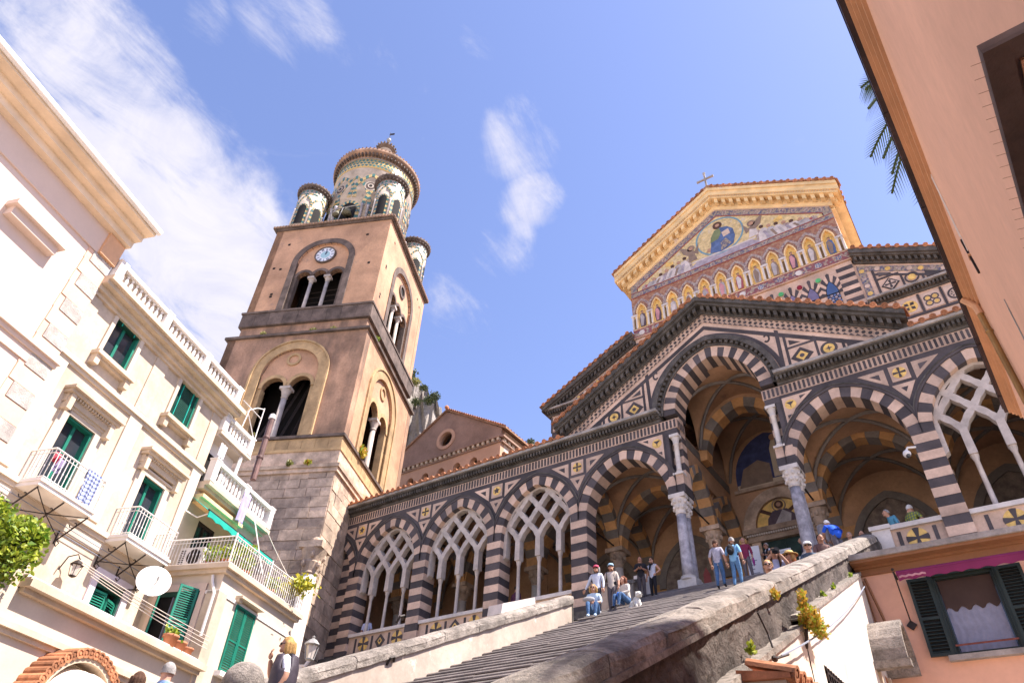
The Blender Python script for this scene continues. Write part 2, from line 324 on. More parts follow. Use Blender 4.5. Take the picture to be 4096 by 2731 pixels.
# spandrels (dark ground) with pale inlays
def spand(pc,lb,rb):
    pts=[]
    r=(HW*HW+RI*RI)/(2*HW); k=r-HW; o=.47
    if rb:
        c=(pc+rb)/2; hb=(rb-pc)/2; hw=hb-HP; rr=(hw*hw+RI*RI)/(2*hw); kk=rr-hw; p0=math.acos(min(1,(hb+kk)/(rr+o)))
        h=parc(hw,RI,o,14,p0); pts+= [(c-x,ZS+z) for x,z in h]+[(c,ZB)]
    else: pts+=[(pc+.14*(-1 if pc>0 else 1)*0,ZS+.6),(pc,ZB)]
    if lb:
        c=(pc+lb)/2; hb=(pc-lb)/2; hw=hb-HP; rr=(hw*hw+RI*RI)/(2*hw); kk=rr-hw; p0=math.acos(min(1,(hb+kk)/(rr+o)))
        h=parc(hw,RI,o,14,p0); pts+=[(c,ZB)]+[(c+x,ZS+z) for x,z in reversed(h)]
    else: pts+=[(pc,ZB),(pc,ZS+.6)]
    g=prism(pts,0,DEP-.05)
    return ob('spandrel',g,DARK,porch)
def tri(par,p,sc=.36,m0=PINK,m1=DARK,y=-.012):
    o=ob('pale_triangle',prism(p,y,.05),m0,par)
    cx=sum(q[0] for q in p)/3; cz=sum(q[1] for q in p)/3
    ob('dark_triangle',prism([(cx+(x-cx)*sc,cz+(z-cz)*sc) for x,z in p],y-.008,.0),m1,o)
def cross4(par,c,r,m,y,pins=.32):
    g=[]
    for k in range(4):
        a=k*math.pi/2; u=(math.cos(a),math.sin(a)); v=(-u[1],u[0])
        P=[(0.05*r,0),(r*.97,pins*r),(r*1.0,0),(r*.97,-pins*r)]; P=[(0.0,.09*r),(r*.96,pins*r),(r*1.01,0),(r*.96,-pins*r),(0,-.09*r)]
        g.append(prism([(c[0]+u[0]*q[0]+v[0]*q[1],c[1]+u[1]*q[0]+v[1]*q[1]) for q in P],y-.002*(k%2),0))
    return ob('black_cross',cat(*g),m,par)
def star5(par,c,r,m,y):
    p=[]
    for i in range(10):
        a=math.pi/2+i*math.pi/5; q=r*(1 if i%2==0 else .5); p.append((c[0]+q*math.cos(a),c[1]+q*math.sin(a)))
    return ob('black_star',prism(p,y,0),m,par)
for i,p in enumerate(PC):
    if abs(p)<3: continue
    sp_=spand(p,PC[i-1] if i>0 else None,PC[i+1] if i<len(PC)-1 else None)
    if p<-20: continue
    z0=16.36
    sq=ob('pale_square',prism([(p-.29,z0-.31),(p+.29,z0-.31),(p+.29,z0+.31),(p-.29,z0+.31)],-.012,.05),PINK,sp_)
    ob('gold_disc',disc((p,z0),.215,-.022,0,20),GOLD,sp_)
    if i in (1,3): star5(sp_,(p,z0),.165,DARK,-.034)
    else: cross4(sp_,(p,z0),.2,DARK,-.034,.24)
    for s in (-1,1):
        tri(sp_,[(p+s*1.27,16.64),(p+s*.43,16.64),(p+s*.43,15.97)])
    tri(sp_,[(p-.36,15.92),(p+.36,15.92),(p,15.28)],.3)
# spandrels beside the tall central bay
for s in (-1,1):
    c=s*(2.02+6.25)/2; hw=(6.25-2.02)/2-HP
    h=parc(hw,RI,.47,14,.05); 
    pts=[(c-s*x,ZS+z) for x,z in h]
    pts=[(s*max(2.28,abs(x)),z) for x,z in pts]+[(c,ZB),(s*2.28,ZB)]
    sp_=ob('spandrel',prism(pts,0,DEP-.05),DARK,porch)
    P_=[(s*3.45,16.71),(s*2.36,16.71),(s*2.36,15.5)]
    o=ob('pale_triangle',prism([P_[0],P_[1],P_[2],(s*2.75,16.15)],-.012,.05),PINK,sp_)
    ob('gold_disc',disc((s*2.62,16.37),.2,-.022,0,20),GOLD,o)
    ob('black_triangle',prism([(s*2.62-.13,16.47),(s*2.62+.13,16.47),(s*2.62+.02,16.35),(s*2.62,16.2),(s*2.62-.02,16.35)],-.034,0),DARK,o)
    ob('dark_triangle',prism([(s*2.98,16.62),(s*3.2,16.62),(s*2.98,16.48)],-.022,0),DARK,o); ob('dark_triangle',prism([(s*2.44,15.95),(s*2.6,15.95),(s*2.44,15.8)],-.022,0),DARK,o)
    # corner: impost, jamb, nook column
    im=ob('impost',box(*sorted((s*1.72,s*2.34)),0.0,DEP,14.40,14.80),PINK,porch); ob('impost_course',box(*sorted((s*1.70,s*2.36)),-.02,DEP+.02,14.02,14.39),DARK,im)
    jb=ob('jamb',box(*sorted((s*1.735,s*2.27)),.32,DEP-.01,14.8,17.5),DARK,porch)
    z=14.81;k=0
    while z<17.45:
        ob('stone_course',box(*sorted((s*1.72,s*2.285)),.305,DEP,z,min(z+.3,17.5)-.005),(PINK,DARK)[k%2],jb); z+=.305;k+=1
    nk=ob('nook_column',lathe([(.115,15.0),(.10,15.12),(.095,16.15),(.12,16.17),(.12,16.2)],14,(s*1.9,.14)),WMARB,porch,True)
    ob('nook_capital',cat(lathe([(.11,16.19),(.12,16.3),(.17,16.46)],12,(s*1.9,.14)),box(s*1.9-.185,s*1.9+.185,-.04,.32,16.46,16.58)),WMARB,nk)
    ob('nook_base',cat(lathe([(.16,14.87),(.16,14.95),(.12,15.0)],14,(s*1.9,.14)),box(s*1.9-.2,s*1.9+.2,-.06,.34,14.8,14.88)),WMARB,nk)
    ob('nook_back',box(*sorted((s*1.74,s*2.28)),.0,.33,16.58,16.85),DARK,porch)
    ob('nook_side',box(*sorted((s*2.12,s*2.29)),.0,.33,14.8,16.59),DARK,porch)
    # paired columns with carved capitals
    for j,yy in enumerate((.16,.56)):
        col=ob('column',lathe([(.205,10.98),(.20,11.4),(.185,12.6),(.17,13.28)],20,(s*2.05,yy)),COLM,porch,True)
        cap=[(.18,13.26),(.205,13.3),(.18,13.34),(.2,13.42),(.245,13.55),(.23,13.58),(.26,13.72),(.30,13.86),(.30,13.88)]
        g=lathe(cap,16,(s*2.05,yy)); lv=[]
        for q in range(8):
            a=q*math.pi/4
            for zz,rr in ((13.5,.235),(13.72,.27)):
                a2=a+(.4 if zz>13.6 else 0); lv.append(ellip((s*2.05+rr*math.cos(a2),yy+rr*math.sin(a2),zz),(.06,.06,.075),6,5))
        ob('capital',cat(g,*lv),WMARB,col); ob('abacus',box(s*2.05-.31,s*2.05+.31,yy-.28,yy+.21,13.86,14.02-.004*j),WMARB,col)
        ob('base',cat(lathe([(.30,10.83),(.31,10.87),(.26,10.93),(.27,10.97),(.205,11.0)],18,(s*2.05,yy)),box(s*2.05-.33,s*2.05+.33,yy-.24,yy+.2,10.44,10.84-.003*j)),WMARB,col)
# zebra band
def zebra(x0,x1,par):
    zb=ob('zebra_band',box(x0,x1,-.01,.3,ZB,ZT),PINK,par); n=int((x1-x0)/.158)
    for i in range(n):
        x=x0+(i+.5)*(x1-x0)/n; ob('dark_block',box(x-.042,x+.042,-.024,.02,ZB+.035,ZT-.035),DARK,zb)
    return zb
zebra(-19.86,-1.72,porch); zebra(1.72,10.4,porch)
for s in (-1,1):  # return of the band on the inner jamb of the central bay
    zb=ob('zebra_return',box(*sorted((s*1.705,s*1.9)),.01,DEP+.03,ZB+.004,ZT-.004),PINK,porch)
    for i in range(4): ob('dark_block',box(*sorted((s*1.693,s*1.8)),.1+i*.16,.19+i*.16,ZB+.04,ZT-.04),DARK,zb)
# horizontal cornice with dentils
def cornice(par,x0,x1,y,z,h=.46,pr=.4,m=DGREY,mf=FASC,step=.15,dn=1.0,fascia=True):
    c_=ob('cornice',cat(box(x0,x1,y-.05,y+.3,z,z+h*.30),box(x0,x1,y-.12,y+.3,z+h*.30,z+h*.62)),m,par)
    if fascia: ob('fascia',cat(box(x0,x1,y-pr,y+.3,z+h*.74,z+h)),mf,c_)
    ob('soffit',box(x0+.002,x1-.002,y-pr*.8,y+.29,z+h*.60,z+h*.745),m,c_)
    n=int((x1-x0)/step); g=[box(x0+(i+.2)*step,x0+(i+.72)*step,y-.12-pr*.38,y-.05,z+h*.24,z+h*.61) for i in range(n)]
    ob('dentils',cat(*g),m,c_,kind='stuff'); return c_
cornice(porch,-19.9,-2.36,0,ZT+.02,.45,.42); cornice(porch,2.36,10.4,0,ZT+.02,.45,.42)
# lean-to roof and its tile edge
def roofslab(x0,x1): return ([(x0,-.38,17.70),(x0,6.6,19.9),(x1,6.6,19.9),(x1,-.38,17.70),(x0,-.38,17.76),(x0,6.6,20.2),(x1,6.6,20.2),(x1,-.38,17.76)],[tuple(f) for f in BF])
rf=ob('porch_roof',roofslab(-19.9,-2.4),ROOFC,porch); ob('porch_roof',roofslab(2.4,10.4),ROOFC,porch)
tiles(rf,-19.85,17.74,-6.75,17.74,-.46); tiles(rf,6.95,17.74,10.4,17.74,-.46)
# ---- gable over the central bay
SL=.5835; ZA=21.95
HWc=1.715; ZC=17.5
for s in (-1,1):
    h=at(0,ZC,[(s*x,z) for x,z in parc(HWc,2.17,.44,16)])
    pts=[(s*6.95,17.74)]+[(s*2.25,17.74)]+[p for p in h if p[1]>17.74]+[(0,ZA-.02),]
    gf=ob('gable_wall',prism(pts,-.0,.5),PINK,porch)
    # dark outlines
    def rk(xa,xb,t0,t1,y0,y1,nm,m,par): return ob(nm,prism([(s*xa,ZA-SL*xa+t0),(s*xb,ZA-SL*xb+t0),(s*xb,ZA-SL*xb+t1),(s*xa,ZA-SL*xa+t1)],y0,y1),m,par)
    rk(0.0,6.2,-.84,-.64,-.012,.05,'dark_border',DARK,gf)
    ob('dark_border',prism([(s*6.25,17.75),(s*2.42,17.75),(s*2.42,17.86),(s*6.05,17.86)],-.0105,.05),DARK,gf)
    ob('arch_border',strip(at(0,ZC,[(s*x,z) for x,z in parc(HWc,2.17,.94,18)]),at(0,ZC,[(s*x,z) for x,z in parc(HWc,2.17,1.11,18)]),-.02,.05),DARK,gf)
    ob('upright',prism([(s*2.64,17.86),(s*2.78,17.86),(s*2.84,19.78),(s*2.70,19.86)],-.0145,.05),DARK,gf)
    ob('upright',prism([(s*2.92,17.86),(s*3.02,17.86),(s*3.04,19.5),(s*2.94,19.56)],-.0150,.05),DARK,gf)
    # circle panel, square panel, triangles
    ob('dark_circle',annulus((s*4.41,18.22),.2,.30,-.014,.05,22),DARK,gf); ob('gold_disc',disc((s*4.41,18.22),.2,-.016,.05,20),GOLD,gf)
    ob('black_star',prism([(s*4.41+.12*math.cos(k*math.pi/4)*(1 if k%2==0 else .38),18.22+.12*math.sin(k*math.pi/4)*(1 if k%2==0 else .38)) for k in range(8)],-.026,0),DARK,gf)
    ob('divider',prism([(s*4.86,17.86),(s*4.96,17.86),(s*4.96,18.42),(s*4.86,18.48)],-.0135,.05),DARK,gf)
    ob('divider',prism([(s*3.98,17.86),(s*4.07,17.86),(s*4.07,18.95),(s*3.98,19.0)],-.0140,.05),DARK,gf)
    ob('divider',prism([(s*3.02,18.74),(s*3.98,18.74),(s*3.98,18.83),(s*3.02,18.83)],-.0130,.05),DARK,gf)
    dm=ob('dark_diamond',prism([(s*3.46-.42,18.28),(s*3.46,17.88),(s*3.46+.42,18.28),(s*3.46,18.68)],-.014,.05),DARK,gf)
    ob('gold_square',prism([(s*3.46-.23,18.28),(s*3.46,18.05),(s*3.46+.23,18.28),(s*3.46,18.51)],-.022,0),GOLD,dm); ob('black_disc',disc((s*3.46,18.28),.085,-.03,0,14),DARK,dm)
    ob('dark_triangle',prism([(s*3.12,18.92),(s*3.52,18.92),(s*3.12,19.16)],-.014,.05),DARK,gf); ob('dark_triangle',prism([(s*5.02,17.94),(s*5.5,17.94),(s*5.02,18.18)],-.014,.05),DARK,gf)
    pc_=[(s*2.36+.14*math.cos(a),19.59+.2*math.sin(a)) for a in [R_(40)+i*R_(280)/12 for i in range(13)]]; pi_=[(s*2.36+(x-s*2.36)*.5,19.59+(z-19.59)*.6) for x,z in pc_]
    if s>0: pc_=[(2*s*2.36-x,z) for x,z in pc_]; pi_=[(2*s*2.36-x,z) for x,z in pi_]
    ob('scroll',strip(pc_,pi_,-.014,.05),DARK,gf)
    # lozenge band
    lz=rk(0,7.0,-.46,0,-.02,.3,'lozenge_band',PINK,porch); n=34; g=[]
    for i in range(n):
        x=.12+i*.198; zc=ZA-SL*x-.23
        ob('dark_lozenge_disc',disc((s*x,zc),.072,-.03,0,8),DARK,lz)
        for d in (-1,1): g.append(prism([(s*(x-.085),ZA-SL*(x-.085)-.23+d*.20),(s*(x+.085),ZA-SL*(x+.085)-.23+d*.20),(s*x,zc+d*.105)],-.03,0))
    ob('lozenge_triangles',cat(*g),DARK,lz,kind='stuff')
    # raking cornice
    rc=rk(0,7.05,.002,.30,-.10,.3,'raking_cornice',DGREY,porch); rk(0,7.1,.42,.64,-.56,.3,'raking_slab',DGREY,rc); rk(0,7.08,.30,.425,-.44,.3,'raking_soffit',DGREY,rc)
    for i in range(27):
        x=.18+i*.255
        if x>6.9: break
        ob('modillion',prism([(s*(x-.065),ZA-SL*(x-.065)+.06),(s*(x+.065),ZA-SL*(x+.065)+.06),(s*(x+.065),ZA-SL*(x+.065)+.31),(s*(x-.065),ZA-SL*(x-.065)+.31)],-.36,-.05),DGREY,rc)
    tiles(rc,s*.1,ZA-SL*.1+.62,s*7.1,ZA-SL*7.1+.62,-.60,.40,scale=1.1)
    ob('gable_roof',([(0,-.5,ZA+.6),(s*7.1,-.5,ZA-SL*7.1+.6),(s*7.1,6.6,ZA-SL*7.1+.6),(0,6.6,ZA+.6),(0,-.5,ZA+.5),(s*7.1,-.5,ZA-SL*7.1+.5),(s*7.1,6.6,ZA-SL*7.1+.5),(0,6.6,ZA+.5)],[tuple(f) for f in BF]),ROOFC,porch)
# tall central arch
ar=ob('arch_ring',strip(at(0,ZC,full(HWc,2.17,.70,26)),at(0,ZC,full(HWc,2.17,.90,26)),-.22,.2),DGREY,porch)
ob('inner_moulding',strip(at(0,ZC,full(HWc,2.17,.50,26)),at(0,ZC,full(HWc,2.17,.58,26)),-.06,.3),DGREY,ar)
ob('back_band',strip(at(0,ZC,full(HWc,2.17,.50,26)),at(0,ZC,full(HWc,2.17,.72,26)),-.02,.25),DGREY,ar)
fi=full(HWc,2.17,.585,33); fo=full(HWc,2.17,.70,33)
for i in range(0,66,2):
    ob('dentil',prism(at(0,ZC,[fi[i],fi[i+1],fo[i+1],fo[i]]),-.17,.0),DGREY,ar)
vouss(ar,0,ZC,HWc,2.17,.49,25,0,1.05,DARK,PINK)
# parapets with inlaid panels
def parapet(x0,x1,motifs,y=.12):
    pp=ob('parapet',box(x0,x1,y,y+.3,10.3,11.16),PINK,porch); ob('parapet_coping',cat(box(x0-.02,x1+.02,y-.10,y+.42,11.16,11.30),),WMARB,pp)
    for x,kind in motifs:
        if kind=='bar': ob('dark_bar',box(x-.055,x+.055,y-.016,y+.05,10.42,11.08),DARK,pp)
        elif kind=='cross':
            o=ob('gold_disc',disc((x,10.80),.30,y-.012,y+.05,24),GOLD,pp)
            g=cross4(pp,(x,10.80),.31,DARK,-.024,.30); g.location=(0,y,0)
        else:
            o=ob('dark_diamond',prism([(x-.30,10.8),(x,10.44),(x+.30,10.8),(x,11.1)],y-.014,y+.05),DARK,pp)
            ob('gold_square',prism([(x-.13,10.8),(x,10.64),(x+.13,10.8),(x,10.95)],y-.024,y),GOLD,o); ob('black_disc',disc((x,10.8),.06,y-.032,y,10),DARK,o)
for a,b in ((PC[1],PC[2]),(PC[2],PC[3]),(PC[3],PC[4]),(PC[7],PC[8])):
    c=(a+b)/2; w=(b-a)/2-HP
    parapet(c-w,c+w,[(c-1.25,'bar'),(c-.75,'cross'),(c-.25,'bar'),(c+.25,'diamond'),(c+.75,'bar'),(c+1.23,'cross')] if a<0 else [(c-1.35,'bar'),(c-.7,'cross'),(c+.1,'bar'),(c+.8,'cross')])
parapet(4.45,6.25-HP,[(4.66,'bar'),(5.12,'cross'),(5.62,'bar')])
ob('parapet_end',cat(box(3.95,4.46,.0,.5,10.3,11.2),box(3.9,4.5,-.05,.55,11.2,11.33)),WMARB,porch)
ob('plinth_ledge',cat(box(-19.9,-3.4,-.28,.12,10.05,10.32),box(3.5,10.4,-.28,.12,10.05,10.32)),DGREY,porch)
# interlaced marble tracery
def tracery(a,b):
    c=(a+b)/2; hw=(b-a)/2-HP; y0,y1=.22,.52
    tr=ob('tracery',strip(at(c,ZS,full(hw,RI,-.10,16)),at(c,ZS,full(hw,RI,.0,16)),y0+.02,y1-.02),TRAC,porch)
    for x in (-1,0,1):
        cl=ob('slim_column',lathe([(.115,11.3),(.115,11.36),(.075,11.46),(.07,12.85),(.085,12.88)],12,(c+x,(y0+y1)/2)),TRAC,tr,True)
        ob('impost_block',cat(lathe([(.08,12.86),(.10,12.95),(.12,13.05)],8,(c+x,(y0+y1)/2)),prism([(c+x-.12,13.05),(c+x+.12,13.05),(c+x+.11,13.95),(c+x-.11,13.95)],y0,y1)),TRAC,cl)
    def inside(x,z):
        if abs(x)>hw-.04: return False
        if z<ZS: return True
        r=(hw*hw+RI*RI)/(2*hw); k=r-hw; return math.hypot(abs(x)+k,z-ZS)<r-.03
    lv=[13.9,14.58,15.2,15.8,16.4]
    for k in range(4):
        off=0 if k%2==0 else .5
        for i in range(-3,4):
            x0=i+off
            for d in (-.5,.5):
                P0=(x0,lv[k]); P1=(x0+d,lv[k+1]); n=12; left=[];right=[]
                bow=.10*(1 if k<3 else .6)
                L2=math.hypot(d,lv[k+1]-lv[k]); ux,uz=d/L2,(lv[k+1]-lv[k])/L2
                for q in range(n+1):
                    t=q/n; x=P0[0]+d*t+ -d*bow*2*math.sin(math.pi*t)*.5*(1 if k==0 else .3); z=P0[1]+(P1[1]-P0[1])*t
                    if not inside(x,z): 
                        if left: break
                        continue
                    w=.092+.024*abs(math.sin(math.pi*t*2.0+.3))
                    left.append((c+x-uz*w,z+ux*w)); right.append((c+x+uz*w,z-ux*w))
                if len(left)>2: ob('tracery_bar',strip(right,left,y0+.012+.005*(d>0)+.0022*(k%2),y1-.012-.005*(d>0)-.0022*(k%2)),TRAC,tr)
    for s in (-1,1): ob('respond',prism([(c+s*hw,13.2),(c+s*(hw-.13),13.3),(c+s*(hw-.15),14.3),(c+s*hw,14.3)],y0,y1),TRAC,tr)
for a,b in ((PC[1],PC[2]),(PC[2],PC[3]),(PC[3],PC[4]),(PC[7],PC[8])): tracery(a,b)
# striped filling of the bay beside the tower
bw=ob('blind_bay',box(-22.4,-19.02,.30,.6,10.2,16.2),DARK,porch)
z=10.3;k=0
while z<16:
    ob('stone_course',box(-20.6,-19.0,.27,.4,z+.003,z+.303),(DARK,PINK)[k%2],bw); z+=.306;k+=1
# ---- inside of the porch
ob('back_wall',box(-19.9,-11.72,6.35,6.6,10.1,20.0),VAULT,porch); ob('left_end_wall',box(-20.1,-19.9,.6,6.6,10.1,19.0),VAULT,porch); ob('right_end_wall',box(10.75,10.95,.6,6.6,10.1,19.0),VAULT,porch)
ob('porch_floor',box(-19.9,10.4,.0,6.4,10.1,10.43),STEP,porch)
for p in PC[1:]:
    z0,zs=10.43,13.98
    cl=ob('inner_column',lathe([(.24,10.9),(.22,11.2),(.19,13.2)],14,(p,3.3)),COLM if abs(p)<3 else WMARB,porch,True)
    ob('capital',cat(lathe([(.2,13.18),(.23,13.22),(.2,13.27),(.27,13.45),(.26,13.5),(.36,13.8)],12,(p,3.3)),*[ellip((p+.29*math.cos(q*math.pi/4),3.3+.29*math.sin(q*math.pi/4),13.58),(.07,.07,.1),6,5) for q in range(8)],box(p-.4,p+.4,2.9,3.7,13.8,13.98)),STONE,cl)
    ob('base',cat(lathe([(.33,10.72),(.34,10.8),(.25,10.92)],14,(p,3.3)),box(p-.36,p+.36,2.94,3.66,10.4,10.73)),WMARB,cl)
    for yy0,yy1 in ((.75,2.98),(3.62,6.4)):    # transverse arches
        cy=(yy0+yy1)/2; hy=(yy1-yy0)/2-.05
        inn=full(hy,1.75,0,12); out=full(hy,1.75,.34,12); 
        for i in range(12):
            a_=inn[2*i:2*i+3]; b_=out[2*i:2*i+3]; q=[(cy+x,14.0+z) for x,z in a_]+[(cy+x,14.0+z) for x,z in reversed(b_)]
            g=prism(q,p-.26,p+.26); g=([(y,x,z) for x,y,z in g[0]],[tuple(reversed(f)) for f in g[1]])
            ob('inner_voussoir',g,(INGREY,ORNG)[i%2],cl)
for a,b in bays[1:]:
    c=(a+b)/2; hb=(b-a)/2; hw=hb-.34; cen=abs(c)<1; zs=16.9 if cen else 14.0; ri=2.1
    iw=ob('inner_wall',strip(sharpen(at(c,zs,full(hw,ri,.42,12)),a,b),[(a+(b-a)*i/24,17.0 if not cen else 20.0) for i in range(25)],3.02,3.58),VAULT,porch)
    vouss(iw,c,zs,hw,ri,.45,13,3.0,3.6,ORNG,INGREY,(a,b),name='inner_voussoir')
    for yy0,yy1 in ((.72,3.02),(3.58,6.45)):   # groin vault
        n=14; V=[];F=[]; cy=(yy0+yy1)/2; hy=(yy1-yy0)/2; top=2.2; base=14.1; hh=hb-.02
        if cen: base=17.1; top=2.5
        for j in range(n+1):
            for i in range(n+1):
                x=-1+2*i/n; y=-1+2*j/n
                fx=math.sqrt(max(0,1-x*x)); fy=math.sqrt(max(0,1-y*y)); V.append((c+x*hh,cy+y*hy,base+top*max(fx,fy)))
        for j in range(n):
            for i in range(n): q=j*(n+1)+i; F.append((q,q+n+1,q+n+2,q+1))
        vt=ob('vault',(V,F),VAULT,porch,True)
        for d in (1,-1):
            ob('vault_rib',tube([(c+x*hh*.97,cy+d*x*hy*.97,base-.03+top*math.sqrt(max(0,1-x*x))) for x in [-.99+1.98*k/14 for k in range(15)]],.075,6),INGREY,vt)
    if cen:
        for s in (-1,1):
            sw=ob('side_wall',box(*sorted((s*2.0,s*2.2)),.75,6.4,15.9,17.35),VAULT,porch)
            zb=ob('zebra_return',box(*sorted((s*1.985,s*2.1)),.76,6.4,ZB,ZT),INGREY,sw)

for x_ in (-6.25,-2.02,2.02,6.25):   # iron tie rods between the rows of columns
    ob('iron_tie_rod',cat(tube([(x_,.7,14.06),(x_,2.95,14.06)],.035,6),ellip((x_,.62,14.06),(.06,.05,.06),8,6)),IRON,porch)
# ================================================================ church front behind the porch
FD=6.6
church=thing('church_facade','church front with gold mosaic gable, arcade of saints and striped stone aisles','church',(AX,FY+FD,0))
def mosaic(name,cols,sc=5,bscale=30,metal=.0):
    m=bpy.data.materials.new(name); m.use_nodes=True; t=m.node_tree; n=t.nodes; l=t.links.new; b=n['Principled BSDF']; b.inputs['Roughness'].default_value=.5; b.inputs['Metallic'].default_value=metal
    g=n.new('ShaderNodeNewGeometry'); v=n.new('ShaderNodeTexVoronoi'); v.inputs['Scale'].default_value=sc; l(g.outputs['Position'],v.inputs['Vector'])
    r=n.new('ShaderNodeValToRGB'); r.color_ramp.interpolation='CONSTANT'; e=r.color_ramp.elements
    for i,c in enumerate(cols):
        q=e[i] if i<2 else e.new(.5)
        q.position=i/len(cols); q.color=c+(1,)
    sp=n.new('ShaderNodeSeparateColor'); l(v.outputs['Color'],sp.inputs[0]); l(sp.outputs[0],r.inputs[0])
    nz=n.new('ShaderNodeTexNoise'); nz.inputs['Scale'].default_value=bscale; l(g.outputs['Position'],nz.inputs['Vector'])
    mx=n.new('ShaderNodeMix'); mx.data_type='RGBA'; mx.blend_type='MULTIPLY'; mx.inputs[0].default_value=.5; l(r.outputs[0],mx.inputs[6]); l(nz.outputs['Color'],mx.inputs[7]); l(mx.outputs[2],b.inputs['Base Color'])
    bp=n.new('ShaderNodeBump'); bp.inputs['Strength'].default_value=.3; bp.inputs['Distance'].default_value=.01; l(nz.outputs['Fac'],bp.inputs['Height']); l(bp.outputs[0],b.inputs['Normal'])
    return m
MBLUE=mosaic('blue_mosaic_band',[(.18,.16,.21),(.36,.28,.22),(.13,.13,.20),(.42,.33,.24),(.24,.18,.17),(.32,.27,.27)],11)
MFRZ=mosaic('frieze_mosaic',[(.42,.27,.20),(.20,.13,.17),(.50,.38,.28),(.30,.10,.10),(.42,.33,.25),(.14,.14,.20)],9)
MRED=mosaic('red_mosaic_ground',[(.38,.17,.09),(.42,.21,.12),(.34,.14,.08),(.45,.25,.15)],7)
MROBE=mosaic('pale_scroll_mosaic',[(.48,.36,.30),(.40,.28,.24),(.52,.42,.36),(.30,.19,.18)],12)
def flat(name,c,v=.15): return mat(name,c,v,3,20,.15,.7,.04)
FGREY=flat('mosaic_grey_robe',(.40,.36,.36),.25); FWHITE=flat('mosaic_white_robe',(.56,.49,.47),.2); FBLUE=flat('mosaic_blue_robe',(.10,.15,.30),.3); FRED=flat('mosaic_red_robe',(.33,.09,.10)); FPINK=flat('mosaic_pink_robe',(.50,.24,.26)); FDARK=flat('mosaic_dark_robe',(.10,.07,.09)); FSKIN=flat('mosaic_skin',(.42,.24,.16)); FGREEN=flat('mosaic_green_robe',(.17,.20,.10)); FBRN=flat('mosaic_brown_wing',(.24,.17,.13)); FTEAL=flat('mosaic_teal_ring',(.16,.29,.36)); FVIO=flat('mosaic_violet_step',(.36,.31,.36),.25); FHAIR=flat('mosaic_hair',(.09,.045,.03)); LIGHTST=flat('pale_line_stone',(.56,.42,.34)); REDLINE=flat('red_line',(.30,.09,.08))
NW=6.0
cw=ob('nave_wall',prism([(-NW,10),(NW,10),(NW,32.1),(0,35.7),(-NW,32.1)],.06,3.0),PINK,church)
ob('nave_body',cat(box(-NW+.05,NW-.05,2.9,24,10,32.0)),CREAM,church)
for s in (-1,1):
    ob('nave_roof',([(0,-.6,37.5),(s*6.75,-.6,33.45),(s*6.75,24,33.45),(0,24,37.5),(0,-.6,37.3),(s*6.75,-.6,33.25),(s*6.75,24,33.25),(0,24,37.3)],[tuple(f) for f in BF]),ROOFC,church)
# lower storey: round windows arcade with striped voussoirs
wz=ob('window_zone',box(-5.98,5.98,.02,.2,24.6,27.9),PINK,church)
wx=[-4.62+.95*i-.0 for i in range(0)]
wx=[-4.72,-3.8,-2.85,-1.9,-.95,0,.95,1.9,2.85,3.8,4.72]
for i,x in enumerate(wx):
    if -4<x<1: 
        continue
    h=at(x,26.15,full(.3,.9,0,8)); 
    w=ob('window',prism([(x-.3,24.7)]+h+[(x+.3,24.7)],-.02,.1),BLACK,church)
    ob('pane',prism([(x-.27,26.2)]+at(x,26.2,full(.27,.8,0,8))+[(x+.27,26.2)],-.03,.05),flat('window_blue_%d'%i,((.16,.14,.24),(.06,.11,.25),(.2,.16,.26))[i%3]),w)
    for r in range(9):
        for cx in range(4):
            ob('glass_block',cbox((x-.225+cx*.15+(.04 if r%2 else 0)-.02,-.035,24.85+r*.15),(.115,.03,.11)),FVIO if (r+cx)%2 else FBLUE,w)
    vouss(w,x,26.15,.31,.92,.36,13,-.02 if i%2 else -.012,.12,DARK,PINK,(x-.475,x+.475))
for i in range(len(wx)-1):
    x=(wx[i]+wx[i+1])/2
    if -4<x<1: continue
    ob('coloured_roundel',disc((x,27.33),.13,-.05,.1,16),flat('roundel_%d'%i,((.22,.015,.03),(.10,.42,.16))[i%2]),wz)
z=24.75;k=0
while z<27.85:
    for s in (-1,1): ob('stone_course',box(*sorted((s*5.18,s*5.97)),-.006,.1,z,z+.255),(DARK,PINK)[k%2],wz)
    z+=.262;k+=1
# frieze
fz=ob('mosaic_frieze',box(-6.02,6.02,-.06,.1,27.98,28.56),MFRZ,church)
for zz in (27.93,28.53): ob('frieze_line',box(-6.04,6.04,-.09,.1,zz,zz+.045),PINK,fz)
for zz in (28.02,28.49): ob('red_line',box(-6.03,6.03,-.075,.1,zz,zz+.03),REDLINE,fz)
for i in range(12):
    x=-5.5+i; o=ob('frieze_roundel',disc((x,28.26),.17,-.075,.1,16),(WMARB,FGREY,MROBE)[i%3],fz)
    if i%3!=0: ob('roundel_star',cat(*[disc((x+.1*math.cos(a),28.26+.1*math.sin(a)),.04,-.085,0,6) for a in [k*math.pi/2.5 for k in range(5)]]),FBLUE,o)
